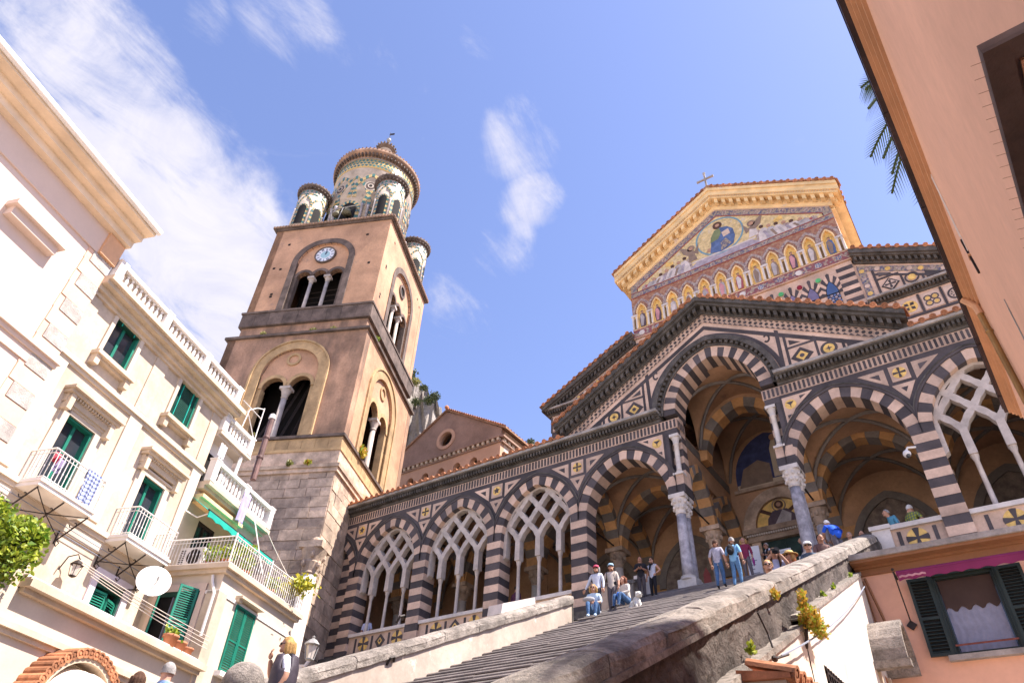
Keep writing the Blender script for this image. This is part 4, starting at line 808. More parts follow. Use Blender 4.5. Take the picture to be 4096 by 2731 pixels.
# upper belfry storey with the clock
H2=4.18; z0,z1=30.34,38.1
for a in (math.pi,-math.pi/2): ob('storey_wall',rotz(box(-H2,H2,-H2,-H2+.5,z0,z1),a),BROWN,tower)
for k,a in enumerate((0,math.pi/2)):
    tr=lambda g,a=a: rotz(g,a); cx=0 if k==0 else 0.05; y=-H2
    pierced('storey_wall',H2 if k==0 else H2-.55,z0,z1,y,.6,BROWN,tower,tr,cx,1.78,34.7,1.62,z0+.02)
    s1=ob('arch_surround',tr(cat(strip(at(cx,34.7,full(1.78,1.62,0,18)),at(cx,34.7,full(1.78,1.62,.42,18)),y-.06,y+.2),box(cx-2.2,cx-1.78,y-.06,y+.2,z0+.02,34.7),box(cx+1.78,cx+2.2,y-.06,y+.2,z0+.02,34.7))),TDARK,tower)
    ty=y+.15; xs=[-1.13,0,1.13]; ow=.48
    def zt2(x):
        dx=min(abs(x-cx),1.77); r=(1.78**2+1.62**2)/(2*1.78); kk=r-1.78; return 34.7+math.sqrt(max(0,r*r-(dx+kk)**2))
    gs=[]
    for x in xs:
        arc=at(cx+x,33.35,full(ow,.5,0,8)); gs.append(strip(arc,[(p[0],max(p[1]+.02,zt2(p[0]))) for p in arc],ty,ty+.3))
        ob('light_arch',tr(strip(arc,at(cx+x,33.35,full(ow,.5,.2,8)),ty-.06,ty+.28)),TDARK,s1)
    for x in (-.565,.565): gs.append(box(cx+x-.085,cx+x+.085,ty,ty+.3,33.35,zt2(cx+x)-.01))
    for s in (-1,1): gs.append(strip([(cx+s*1.61,33.35),(cx+s*1.78,33.35)][::s],[(cx+s*1.61,zt2(cx+s*1.61)),(cx+s*1.78,34.7)][::s],ty,ty+.3)); ob('light_jamb',tr(box(*sorted((cx+s*1.56,cx+s*1.79)),ty-.04,ty+.3,z0+.02,33.36)),TDARK,s1)
    ob('tympanum',tr(cat(*gs)),BROWN,s1)
    for x in (-.565,.565):
        c=ob('column',tr(lathe([(.15,30.4),(.12,30.55),(.11,32.9)],12,(cx+x,ty+.15))),TCOL,tower,True); ob('capital',tr(cat(lathe([(.115,32.88),(.15,32.95),(.13,33.0),(.2,33.2)],10,(cx+x,ty+.15)),box(cx+x-.22,cx+x+.22,ty-.08,ty+.36,33.2,33.37))),TCOL,c)
    if k==0:
        ck=ob('clock_face',tr(disc((cx,35.28),.66,ty-.10,ty+.1,36)),flat('clock_white',(.62,.64,.70),.06),tower)
        ob('clock_rim',tr(annulus((cx,35.28),.66,.75,ty-.14,ty+.1,36)),TDARK,ck); ob('clock_centre',tr(disc((cx,35.28),.33,ty-.105,ty,28)),flat('clock_pale_blue',(.30,.46,.52),.08),ck)
        for i in range(12):
            a2=i*math.pi/6; ca,sa=math.sin(a2),math.cos(a2); r0,r1=.42,.62; wd=.028+.014*(i%3)
            for q in ((-1,1) if i%2 else (0,)): ob('hour_numeral',tr(prism([(cx+ca*r0+sa*(wd*.5+q*.045),35.28+sa*r0-ca*(wd*.5+q*.045)),(cx+ca*r1+sa*(wd*.5+q*.045),35.28+sa*r1-ca*(wd*.5+q*.045)),(cx+ca*r1-sa*(wd*.5-q*.045),35.28+sa*r1+ca*(wd*.5-q*.045)),(cx+ca*r0-sa*(wd*.5-q*.045),35.28+sa*r0+ca*(wd*.5-q*.045))],ty-.112,ty)),flat('clock_numeral',(.07,.08,.14)) if 'clock_numeral' not in MATS else MATS['clock_numeral'],ck)
        for ln,a2,wd in ((.5,R_(8),.02),(.3,R_(24),.03)): ob('clock_hand',tr(prism([(cx-math.cos(a2)*wd,35.28+math.sin(a2)*wd),(cx+math.cos(a2)*wd,35.28-math.sin(a2)*wd),(cx+math.sin(a2)*ln+math.cos(a2)*wd*.5,35.28+math.cos(a2)*ln),(cx+math.sin(a2)*ln-math.cos(a2)*wd*.5,35.28+math.cos(a2)*ln)],ty-.125-(.006 if ln>.4 else 0),ty)),MATS['clock_numeral'],ck)
    else: ob('oculus_ring',tr(annulus((cx,35.3),.36,.52,ty-.1,ty+.15,20)),TDARK,s1); ob('oculus',tr(disc((cx,35.3),.36,ty-.02,ty+.1,18)),BLACK,s1)
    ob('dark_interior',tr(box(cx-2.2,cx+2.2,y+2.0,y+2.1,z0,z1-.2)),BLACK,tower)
    for i in range(6): ob('inside_beam',tr(tube([(cx-1.8,y+1.5+.05*i,30.9+i*.5),(cx+1.8,y+1.4,30.9+i*.5)],.05,4)),IRON,tower)
    random.seed(5+k)
    for i in range(7):
        x=random.choice((-3.4,-2.9,2.7,3.3)); zz=random.choice((31.8,34.2,36.9))+random.uniform(-.3,.3); ob('putlog_hole',tr(box(x-.09,x+.09,y-.006,y+.05,zz-.09,zz+.09)),BLACK,tower)
ob('inside_floor',box(-H2+.2,H2-.2,-H2+.3,H2-.3,30.1,30.33),TDARK,tower)
ring(tower,'top_cornice',4.30,38.1,38.22,TDARK); ring(tower,'top_cornice',4.42,38.22,38.42,TDARK)
for k,a in enumerate((0,math.pi/2)): ob('top_brick_row',rotz(cat(*[box(-4.4+i*.22,-4.26+i*.22,-4.47,-4.3,38.25,38.4) for i in range(40)]),a),BROWN2,tower,kind='stuff')
# ---- round crown faced with coloured tiles
MAJY=mat('yellow_glazed_tile',(.46,.33,.14),.2,5,20,.1,.25,.2,spec=.6); MAJG=mat('green_glazed_tile',(.06,.15,.13),.3,5,20,.1,.2,.2,spec=.7); PLS=mat('grey_white_plaster',(.46,.385,.32),.25,1.4,12,.3,.9,.03,stain=.25,stcol=(.16,.12,.10),stscale=2,vstreak=.5)
def bend(pts,c,r,th,nm,m,par):
    "polygon given as (angle*R, z) wrapped on a cylinder of radius r"
    n=len(pts); V=[]
    for rr in (r+th,r-.03):
        for s_,z_ in pts: a=s_/r; V.append((c[0]+rr*math.cos(a),c[1]+rr*math.sin(a),z_))
    F=[tuple(range(n)),tuple(range(2*n-1,n-1,-1))]+[(i,i+n,(i+1)%n+n,(i+1)%n) for i in range(n)]
    return ob(nm,(V,F),m,par)
def bstrip(a,b,c,r,th,nm,m,par):
    n=len(a); V=[]
    for rr in (r+th,r-.03):
        for pl in (a,b):
            for s_,z_ in pl: an=s_/r; V.append((c[0]+rr*math.cos(an),c[1]+rr*math.sin(an),z_))
    F=[]
    for i in range(n-1): F+=[(i,i+1,n+i+1,n+i),(i+1,i,2*n+i,2*n+i+1),(n+i,n+i+1,3*n+i+1,3*n+i)]
    F+=[(0,n,3*n,2*n),(2*n-1,n-1,3*n-1,4*n-1)]
    return ob(nm,(V,F),m,par)
def barch(c,r,th,a0,hw,zs,ri,wid,nv,par,nm='glazed_voussoir',mats=None):
    mats=mats or (MAJY,MAJG); inn=full(hw,ri,0,nv*2); out=full(hw,ri,wid,nv*2); s0=a0*r
    for i in range(nv):
        A=inn[4*i:4*i+5]; B=out[4*i:4*i+5]
        bstrip([(s0+x,zs+z) for x,z in A[::2]],[(s0+x,zs+z) for x,z in B[::2]],c,r,th,nm,mats[i%2],par)
RD=3.12
crown=ob('crown_drum',lathe([(RD,38.4),(RD,46.3),(RD+.03,46.35),(RD+.03,47.5)],56),PLS,tower,True)
for k in range(6):
    a0=R_(-180+45*k)
    barch((0,0),RD,.035,a0,1.30,41.6,3.2,.26,27,crown)
    barch((0,0),RD,.025,a0,.62,41.2,.72,.26,15,crown)
    for s in (-1,1):
        for zz in range(8): bend([(a0*RD+s*.78-.15,38.6+zz*.325),(a0*RD+s*.78+.15,38.6+zz*.325),(a0*RD+s*.78+.15,38.9+zz*.325),(a0*RD+s*.78-.15,38.9+zz*.325)],(0,0),RD,.03,'glazed_block',(MAJY,MAJG)[zz%2],crown)
        ob('crown_colonnette',lathe([(.1,38.45),(.1,41.5),(.15,41.6),(.15,41.7)],8,((RD+.08)*math.cos(a0+s*.46),(RD+.08)*math.sin(a0+s*.46))),COLM,crown,True)
    fo_=full(.62,.72,0,7); bstrip([(a0*RD+x,38.5) for x,z in fo_],[(a0*RD+x,41.2+z) for x,z in fo_],(0,0),RD,.015,'crown_opening',BLACK,crown)
    a1=a0+R_(22.5)
    barch((0,0),RD,.05,a1,1.30,42.6,2.55,.26,23,crown)
    for rr,m_ in ((.46,PLS),(.36,TDARK),(.22,PLS),(.12,BLACK)): bend([(a1*RD+rr*math.cos(q*math.pi/9),43.95+1.15*rr*math.sin(q*math.pi/9)) for q in range(18)],(0,0),RD,.05+.012*(.46-rr)*8,'oculus',m_,crown)
for r_ in range(3):
    for i in range(64):
        a0=2*math.pi*(i+.5*(r_%2))/64
        if not (-175<math.degrees(a0)-360*(a0>math.pi)<85): continue
        d=.14; s0=a0*RD; zc=46.45+r_*.3
        bend([(s0-d,zc),(s0,zc-.15),(s0+d,zc),(s0,zc+.15)],(0,0),RD+.03,.02,'glazed_lozenge',MAJG,crown)
bnd=lathe([(RD+.02,46.2),(RD+.045,46.2),(RD+.045,47.3),(RD+.02,47.3)],56); ob('yellow_band',bnd,MAJY,crown,True)
def cornring(c,r,z,h,pr,n,par,th=.2):
    cr_=ob('crown_cornice',lathe([(r,z),(r+.05,z+h*.3),(r+pr*.9,z+h*.55),(r+pr,z+h*.6),(r+pr,z+h),(r+pr*.6,z+h+.06)],48,c),TDARK if r<2 else BROWN2,par,True)
    ob('corbels',cat(*[rotz(box(c[0]+r-.02,c[0]+r+pr*.72,c[1]-.055,c[1]+.055,z+h*.08,z+h*.56),2*math.pi*i/n,c) for i in range(n)]),TDARK,cr_,kind='stuff')
    ob('eave_tiles',cat(*[rotz(tube([(c[0]+r+pr+.03,c[1],z+h+.02),(c[0]+r*.75,c[1],z+h+.03+r*.10)],.04 if r<2 else .06,5),2*math.pi*i/n,c) for i in range(n)]),ROOFC,cr_,kind='stuff'); return cr_
cornring((0,0),RD+.03,47.45,.72,.40,72,crown)
ob('crown_dome',lathe([(RD+.1,48.2),(2.6,49.3),(1.7,50.6),(.6,51.6),(.0,51.8)],36),ROOFC,crown,True)
lt=ob('lantern',lathe([(.58,51.2),(.58,52.6),(.7,52.7)],16),PLS,crown,True); ob('lantern_eave',cat(lathe([(.6,52.6),(.84,52.75),(.84,52.9),(.3,53.6),(.12,53.9),(.12,54.2)],18),*[rotz(box(.72,.92,-.06,.06,52.86,53.0),i*math.pi/9) for i in range(18)]),TDARK,lt); ob('lantern_ball',ellip((0,0,54.45),(.2,.2,.22)),STEEL,lt,True); ob('weather_vane',cat(tube([(0,0,54.6),(0,0,55.6)],.025,5),box(-.05,.4,-.01,.01,55.2,55.45)),IRON,lt)
OF=3.05; RT=1.05
for su,sv in ((1,-1),(-1,-1),(1,1)):
    c=(OF*su,OF*sv); aw_=math.atan2(-1,-.0)
    t_=ob('corner_turret',lathe([(RT,38.4),(RT,42.85)],30,c),PLS,tower,True)
    for k in range(4):
        a0=R_(-150+62*k)
        if su==1 and sv==1: a0=R_(-110+62*k)
        barch(c,RT,.02,a0,.30,40.7,.36,.13,13,t_)
        for s in (-1,1):
            for zz in range(8): bend([(a0*RT+s*.385-.08,38.8+zz*.235),(a0*RT+s*.385+.08,38.8+zz*.235),(a0*RT+s*.385+.08,39.02+zz*.235),(a0*RT+s*.385-.08,39.02+zz*.235)],c,RT,.02,'glazed_block',(MAJY,MAJG)[zz%2],t_)
            ob('colonnette',lathe([(.06,38.5),(.055,40.6),(.09,40.7)],7,(c[0]+(RT+.06)*math.cos(a0+s*.54),c[1]+(RT+.06)*math.sin(a0+s*.54))),WMARB,t_,True)
        barch(c,RT,.035,a0,.52,40.85,1.15,.13,19,t_)
        fo_=full(.3,.36,0,6); bstrip([(a0*RT+x,39.0) for x,z in fo_],[(a0*RT+x,40.7+z) for x,z in fo_],c,RT,.015,'opening',BLACK,t_)
    for i in range(20):
        a0=2*math.pi*i/20; bend([(a0*RT-.09,42.6),(a0*RT,42.48),(a0*RT+.09,42.6),(a0*RT,42.72)],c,RT,.03,'glazed_lozenge',MAJG,t_)
        bend([(a0*RT-.16,42.2),(a0*RT+.16,42.2),(a0*RT+.16,42.36),(a0*RT-.16,42.36)],c,RT,.015,'glazed_block',(MAJY,MAJG)[i%2],t_)
    cornring(c,RT,42.8,.42,.24,28,t_)
    ob('turret_dome',lathe([(RT+.1,43.2),(.7,43.8),(.25,44.2),(.1,44.3),(.12,44.5),(0,44.65)],20,c),ROOFC,t_,True)
# bells hung in the front opening of the crown
for i,(x,zb) in enumerate(((-.5,40.1),(.28,40.15))):
    bl=tag(ob('bell',lathe([(.36,0),(.33,.06),(.26,.22),(.22,.42),(.13,.52),(.05,.55)],18),flat('bell_bronze_%d'%i,(.13,.12,.08)),None,True),('smaller left','larger right')[i]+' bronze bell hanging in the front opening of the crown','bell'); bl.scale=(.8+.2*i,)*3
    p=Vector((x,-RD-.42,zb)); bl.location=(tower.location.x+p.x*ct_-p.y*st_,tower.location.y+p.x*st_+p.y*ct_,zb)
ob('bell_yoke',cat(tube([(-1.0,-RD-.42,40.75),(.85,-RD-.42,40.98)],.05,5),tube([(-.95,-RD-.42,40.75),(-.95,-RD+.1,38.45)],.04,5),tube([(-.1,-RD-.45,40.85),(-.25,-RD-.6,38.45)],.04,5),tube([(.8,-RD-.42,40.95),(.8,-RD+.1,40.95)],.05,5)),STEEL,tower)
# antique column standing at the tower's foot
def tw(u_,v_,z): return (u_*ct_-v_*st_,u_*st_+v_*ct_,z)
ac_=thing('antique_column','tall pale antique column with worn leafy capital against the tower base','column',tw(-14.62,28.25,0))
ob('shaft',lathe([(.40,3.5),(.37,8),(.33,13.1)],20),WMARB,ac_,True)
ob('capital',cat(lathe([(.34,13.05),(.38,13.12),(.35,13.2),(.45,13.6),(.42,13.66),(.58,14.2)],14),*[ellip((.46*math.cos(q*math.pi/4),.46*math.sin(q*math.pi/4),13.5+.4*(q%2)),(.12,.12,.17),7,5) for q in range(8)],rotz(box(-.55,.55,-.55,.55,14.2,14.5),TH)),STONE,ac_)
ob('top_stub',cat(lathe([(.35,14.5),(.3,14.7),(.1,14.85)],10)),STONE,ac_)
# ================================================================ houses on the left (local x along the street, -y outwards)
LO=(-15.035,-5.472,0); LR=R_(110)
def W2(s_,n_,z): # local -> world
    return (LO[0]+s_*math.cos(LR)+n_*math.sin(LR), LO[1]+s_*math.sin(LR)-n_*math.cos(LR), z)
BAL=mesh('turned_baluster',lathe([(.06,0),(.06,.05),(.035,.09),(.065,.22),(.05,.32),(.03,.44),(.055,.5),(.06,.55)],8),WHITE,True)
def balus(par,s0,s1,y,z,h=.82,posts=(),nm='balustrade'):
    b=ob(nm,cat(box(s0,s1,y-.12,y+.12,z,z+.12),),WHITE,par); ob('rail',box(s0-.03,s1+.03,y-.14,y+.14,z+h-.13,z+h),WHITE,b)
    for p in posts: ob('post',cat(box(p-.13,p+.13,y-.135,y+.135,z+.01,z+h-.12),box(p-.16,p+.16,y-.155,y+.155,z+h-.005,z+h+.04)),WHITE,b)
    k=int((s1-s0)/.2)
    for i in range(k):
        x=s0+(i+.5)*(s1-s0)/k
        if any(abs(x-p)<.2 for p in posts): continue
        o=ob('baluster',BAL,None,b,loc=(x,y,z+.12)); o.scale=(1,1,(h-.25)/.55)
    return b
def bars(par,p0,p1,z0,z1,step=.115,m=WHITE,r=.011):
    "iron railing panel between two plan points"
    d=Vector(p1)-Vector(p0); L_=d.length; k=max(2,int(L_/step)); g=ob('railing',cat(tube([(p0[0],p0[1],z1),(p1[0],p1[1],z1)],.022,6),tube([(p0[0],p0[1],z0+.06),(p1[0],p1[1],z0+.06)],.014,5),tube([(p0[0],p0[1],z1-.12),(p1[0],p1[1],z1-.12)],.012,5)),m,par)
    for i in range(k+1):
        x=p0[0]+d[0]*i/k; y=p0[1]+d[1]*i/k; ob('bar',cat(tube([(x,y,z0),(x,y,z1)],r,5),ellip((x,y,z0+(z1-z0)*.42),(.02,.02,.045),6,4)),m,g)
    return g
def shutter(par,x0,x1,y,z0,z1,m,rz=0,hinge=0,panels=2,th=.045,back=False):
    "louvred leaf; built at the hinge and turned by rz"
    w=x1-x0; f=.06; zs=[z0,z1] if panels==1 else [z0,z0+(z1-z0)*.47,z1]
    g=[box(0,f,0,th,z0,z1),box(w-f,w,0,th,z0,z1)]
    for i,zz in enumerate(zs): g.append(box(f,w-f,0.001,th-.001,(zz-(0 if i==0 else f if i==len(zs)-1 else f/2)),(zz+(f if i==0 else 0 if i==len(zs)-1 else f/2))))
    s=ob('shutter',cat(*g),m,par,loc=(x0 if hinge==0 else x1,y,0),rot=(0,0,rz))
    if hinge: 
        s.data.transform(Matrix.Scale(-1,4,(1,0,0))); s.data.flip_normals()
    sg=-1 if hinge else 1
    for a,b in zip(zs[:-1],zs[1:]):
        k=int((b-a-2*f)/.062)
        for i in range(k):
            zz=a+f+(i+.5)*(b-a-2*f)/k; c_=[(sg*(f+.001),.003,zz-.022),(sg*(w-f-.001),.003,zz-.022),(sg*(w-f-.001),th-.003,zz+.016),(sg*(f+.001),th-.003,zz+.016)]; c2=[(x,y_+.0,z_+.010) for x,y_,z_ in c_]
            ob('slat',(c_+c2,[(0,1,2,3),(7,6,5,4),(0,4,5,1),(1,5,6,2),(2,6,7,3),(3,7,4,0)]),m,s)
    if back: ob('back_panel',box(*sorted((sg*f,sg*(w-f))),th-.004,th-.001,z0+f,z1-f),BLACK,s)  # black sheet added behind the slats to darken their gaps
    return s
def casement(par,x0,x1,z0,z1,y,m=GREEN,rec=.16,glass=GLASS,mull=1,nm='window'):
    "opening with reveal, frame, mullion and panes; y is the wall face"
    w=ob(nm,box(x0,x1,y+rec+.04,y+rec+.06,z0,z1),BLACK,par)
    for g in (box(x0-.0,x0+.06,y+.02,y+rec+.05,z0,z1),box(x1-.06,x1,y+.02,y+rec+.05,z0,z1),box(x0+.06,x1-.06,y+.02,y+rec+.05,z1-.06,z1),box(x0+.06,x1-.06,y+.02,y+rec+.05,z0,z0+.06)): ob('frame',g,m,w)
    if mull:
        c=(x0+x1)/2; ob('mullion',box(c-.045,c+.045,y+rec-.06,y+rec+.03,z0+.06,z1-.06),m,w)
        for a,b in ((x0+.06,c-.045),(c+.045,x1-.06)): ob('pane',box(a,b,y+rec-.01,y+rec,z0+.06,z1-.06),glass,w)
    else: ob('pane',box(x0+.06,x1-.06,y+rec-.01,y+rec,z0+.06,z1-.06),glass,w)
    return w
def wallholes(nm,x0,x1,z0,z1,y,t,holes,m,par):
    "wall slab with rectangular openings (x0,x1,z0,z1), cut into columns"
    xs=sorted({x0,x1,*[h[0] for h in holes],*[h[1] for h in holes]}); g=[]
    for a,b in zip(xs[:-1],xs[1:]):
        zs=sorted([(h[2],h[3]) for h in holes if h[0]<=a+1e-6 and h[1]>=b-1e-6]); z=z0
        for q0,q1 in zs:
            if q0>z: g.append(box(a,b,y,y+t,z,q0))
            z=q1
        if z<z1: g.append(box(a,b,y,y+t,z,z1))
    return ob(nm,cat(*g),m,par)
# ---- house A: pale pink with quoins and deep eaves
hA=thing('pink_corner_house','pale pink house with grey and pink quoins under deep ochre eaves, far left','house',LO,LR)
ob('wall',box(1.5,10.86,-.14,6,0,16.6),PINKW,hA); ob('frieze',box(1.5,10.9,-.2,6,16.1,17.2),PINKW,hA)
z=6.2;k=0
while z<16.1:
    if k%2: ob('pink_quoin',box(10.05,10.9,-.19,.4,z+.012,min(z+.50,16.08)),QPINK,hA)
    else: ob('grey_quoin',box(10.22,10.905,-.21,.4,z+.012,min(z+.44,16.08)),QGREY,hA); ob('quoin_band',box(10.04,10.88,-.17,.4,z+.006,min(z+.446,16.09)),QPINK,hA)
    z+=.50 if k%2 else .45; k+=1
ob('string_course',cat(box(1.5,10.96,-.26,.3,12.3,12.42),box(1.5,11.0,-.34,.3,12.42,12.52),box(1.5,10.93,-.2,.3,12.0,12.3)),PINKW,hA)
ev=ob('eaves',cat(box(1.5,10.98,-.45,6,16.95,17.2),box(1.5,11.0,-.7,6,17.2,17.42)),EAVE,hA); ob('eave_slab',cat(box(1.5,11.05,-1.05,6,17.42,17.55)),EAVE,ev); ob('eave_fascia',box(1.5,11.08,-1.10,6,17.55,17.78),EAVE,ev); ob('gutter',tube([(1.5,-1.12,17.6),(11.1,-1.12,17.6)],.11,8),WHITE,ev)
ob('eave_corner_block',box(10.3,10.93,-.30,.3,16.12,16.94),SALMON2,hA)
ob('window_hood',cat(box(7.6,9.3,-.55,.0,15.05,15.2),box(7.7,9.2,-.4,.0,14.8,15.05)),PINKW,hA); casement(hA,7.95,8.95,13.4,14.7,-.14-.0,SALMON2,.1)
# ---- house B: cream with two bays
hB=thing('cream_house','weathered cream house with green windows, pedimented balcony doors and roof balustrade','house',LO,LR)
holes=[(12.05,13.1,13.7,15.42),(15.25,16.3,13.66,15.36),(12.12,13.12,9.4,11.68),(15.36,16.33,9.4,11.62),(15.3,16.37,7.05,8.46)]
wallholes('wall',10.9,17.65,6.6,15.5,0,.4,holes,CREAM2,hB); ob('wall_core',box(10.9,17.64,.42,6,6.6,15.5),BLACK,hB)
c_=ob('cornice',cat(box(10.88,17.72,-.1,.4,15.12,15.25),box(10.88,17.85,-.22,.4,15.25,15.42),box(10.88,18.05,-.42,.4,15.42,15.56),box(10.88,18.15,-.55,.4,15.56,15.72)),BEIGE,hB)
bb_=balus(hB,11.0,17.75,-.28,15.72,.70,(11.1,13.4,15.6,17.65)); ob('back_panel',box(11.05,17.7,-.24,-.22,15.84,16.3),BEIGE,bb_)
ob('roof_deck',box(10.9,17.7,-.3,6,15.45,15.70),CREAM,hB)
ob('string_course',cat(box(10.9,17.66,-.06,.2,12.85,12.95),box(10.9,17.7,-.13,.2,12.95,13.08),box(10.9,17.67,-.05,.2,13.08,13.16)),CREAM,hB)
for a,b in ((10.95,11.35),(13.95,14.5),(17.15,17.6)): ob('pilaster',box(a,b,-.06,.1,9.62,12.86),CREAM,hB); 
for a,b in ((10.95,11.35),(13.95,14.5),(17.15,17.6)): ob('pilaster',box(a,b,-.045,.1,13.17,15.12),CREAM2,hB)
ob('lower_string',cat(box(10.9,17.66,-.10,.2,9.25,9.36),box(10.9,17.68,-.17,.2,9.36,9.5),box(10.9,17.66,-.06,.2,8.95,9.25)),CREAM,hB)
for x0,x1,z0,z1 in holes[:2]:
    ob('window_surround',cat(box(x0-.14,x0,-.07,.1,z0,z1+.14),box(x1,x1+.14,-.07,.1,z0,z1+.14),box(x0,x1,-.07,.1,z1,z1+.14)),CREAM,hB)
    ob('sill',cat(box(x0-.25,x1+.25,-.30,.1,z0-.12,z0),box(x0-.2,x0-.02,-.22,.0,z0-.42,z0-.12),box(x1+.02,x1+.2,-.22,.0,z0-.42,z0-.12),box(x0-.1,x1+.1,-.16,.05,z0-.2,z0-.12)),BEIGE,hB)
w1=casement(hB,*holes[0],0,GREEN,.2); ob('blind_box',box(12.1,13.05,.0,.2,15.08,15.37),DGREEN,w1)
for x in (12.3,12.85): ob('blind_cord',box(x-.012,x+.012,-.02,.0,15.0,15.37),TEAL,w1)
w2=ob('window',box(15.3,16.25,.10,.14,13.72,15.3),DGREEN,hB)
for g in (box(15.25,15.31,.02,.2,13.66,15.36),box(16.24,16.3,.02,.2,13.66,15.36),box(15.31,16.24,.02,.2,15.3,15.36),box(15.31,16.24,.02,.2,13.66,13.72)): ob('frame',g,GREEN,w2)
for i in range(30): ob('slat',box(15.31,16.24,.06,.10,13.73+i*.052,13.765+i*.052),DGREEN,w2)
for x in (15.5,16.05): ob('blind_cord',box(x-.014,x+.014,.02,.06,13.72,15.3),TEAL,w2)
for j,(x0,x1,z0,z1) in enumerate(holes[2:4]):
    d=casement(hB,x0,x1,z0,z1,0,GREEN,.22,nm='balcony_door')
    ob('door_surround',cat(box(x0-.3,x0,-.06,.1,9.5,z1+.12),box(x1,x1+.3,-.06,.1,9.5,z1+.12),box(x0-.3,x1+.3,-.06,.1,z1+.0,z1+.14),box(x0-.36,x1+.36,-.10,.1,z1+.14,z1+.2)),CREAM,hB)
    pd=ob('pediment',cat(box(x0-.5,x1+.5,-.40,.1,12.22,12.30),box(x0-.45,x1+.45,-.3,.1,12.12,12.22),box(x0-.38,x1+.38,-.16,.1,11.88,12.12)),BEIGE,hB)
    ob('dentils',cat(*[box(x0-.36+i*.1,x0-.31+i*.1,-.24,-.1,12.04,12.12) for i in range(17)]),BEIGE,pd,kind='stuff')
    for s in (x0-.36,x1+.2): ob('console',box(s,s+.16,-.26,.0,11.66,12.12),BEIGE,pd)
    c0=(x0+x1)/2; bl=ob('balcony_slab',cat(box(c0-.92,c0+.92,-.80,.0,9.28,9.38),box(c0-.95,c0+.95,-.84,.0,9.38,9.46)),WHITE,hB)
    for p0,p1 in (((c0-.9,-.02),(c0-.9,-.78)),((c0-.9,-.78),(c0+.9,-.78)),((c0+.9,-.78),(c0+.9,-.02))): bars(hB,p0,p1,9.46,10.3)
    for q,sx in enumerate((-.86,0,.86)):
        sc=[(c0+sx,-.74+.0,9.26),(c0+sx,-.1,8.62)]; sp_=[(c0+sx,-.42+(.16-.02*k)*math.cos(k*.7),9.12-(.14-.018*k)*math.sin(k*.7)-.02) for k in range(8)]
        ob('iron_bracket',cat(tube([(c0+sx,-.76,9.25),(c0+sx,-.04,8.66)],.022,5),tube([(c0+sx,-.03,9.25),(c0+sx,-.03,8.6)],.022,5),tube(sp_,.014,5),tube([(c0+sx,-.04,8.62),(c0+sx,-.14,8.52),(c0+sx,-.2,8.6),(c0+sx,-.12,8.66)],.016,5)),IRON,bl)
    ob('iron_tie',cat(tube([(c0-.86,-.74,9.24),(c0,-.35,8.98),(c0+.86,-.74,9.24)],.014,5),tube([(c0-.86,-.06,8.75),(c0,-.35,8.98),(c0+.86,-.06,8.75)],.014,5)),IRON,bl)
# low shuttered window under balcony 2 and its frame
x0,x1,z0,z1=holes[4]; ob('window_surround',cat(box(x0-.22,x0,-.06,.1,z0,z1+.2),box(x1,x1+.22,-.06,.1,z0,z1+.2),box(x0,x1,-.06,.1,z1,z1+.2)),flat('lilac_trim',(.56,.50,.55),.06),hB)
lw=ob('window',box(x0,x1,.22,.3,z0,z1),BLACK,hB); ob('frame',cat(box(x0,x0+.07,.0,.2,z0,z1),box(x1-.07,x1,.0,.2,z0,z1),box(x0+.07,x1-.07,.0,.2,z1-.22,z1)),DGREEN,lw)
shutter(lw,x0+.06,(x0+x1)/2,.04,z0,z1-.3,GREEN,R_(-8)); shutter(lw,(x0+x1)/2,x1-.06,.04,z0,z1-.42,GREEN,R_(14),1)
# ---- lower block with ledge, in front of house B
hL=thing('lower_terrace_block','low cream shop block with moulded ledge below the cream house','building',LO,LR)
ob('wall',box(6.5,17.36,-2.36,0.0,0,6.5),CREAM,hL)
ob('ledge',cat(box(11.25,17.46,-2.50,0,6.42,6.52),box(11.2,17.5,-2.66,0,6.52,6.66),box(11.22,17.48,-2.58,0,6.66,6.72)),BEIGE,hL); ob('parapet_strip',box(11.25,17.4,-2.42,-2.2,6.72,6.80),WHITE,hL)
ob('lower_moulding',cat(box(6.5,17.4,-2.44,-2.3,5.62,5.72),box(6.5,17.42,-2.52,-2.3,5.72,5.84)),BEIGE,hL)
ob('left_wing',box(6.5,11.2,-2.34,-.2,6.5,7.1),CREAM2,hL)
# tiled arch and rolled canvas awning
aw=thing('tiled_arch_awning','cream canvas barrel awning under a red tile arch on the shop front','awning',W2(13.35,2.38,0),LR)
for i in range(25):
    a=math.pi*(.02+.96*i/24); r=1.22; ob('arch_tile',TILE,None,aw,loc=(r*math.cos(a),-.52,4.45+r*math.sin(a)*1.08),rot=(0,math.pi/2-a,0))
ob('arch_band',strip([(1.18*math.cos(math.pi*i/20),4.45+1.27*math.sin(math.pi*i/20)) for i in range(21)],[(1.05*math.cos(math.pi*i/20),4.45+1.13*math.sin(math.pi*i/20)) for i in range(21)],-.5,.0),BEIGE,aw)
V=[];F=[]
for j in range(7):
    t=j/6; 
    for i in range(17): a=math.pi*i/16; rr=1.06-.02*(j%2); V.append((rr*math.cos(a)*(1-.05*t),-.05-1.25*math.sin(t*math.pi/2),4.4+(rr*math.sin(a))*1.05*math.cos(t*math.pi/2*.92)-.12*t))
for j in range(6):
    for i in range(16): q=j*17+i; F.append((q,q+1,q+18,q+17))
ob('canvas',(V,F),CANV,aw,True)
for j in (2,4): ob('rib',tube([V[j*17+i] for i in range(17)],.018,5),CANV,aw)
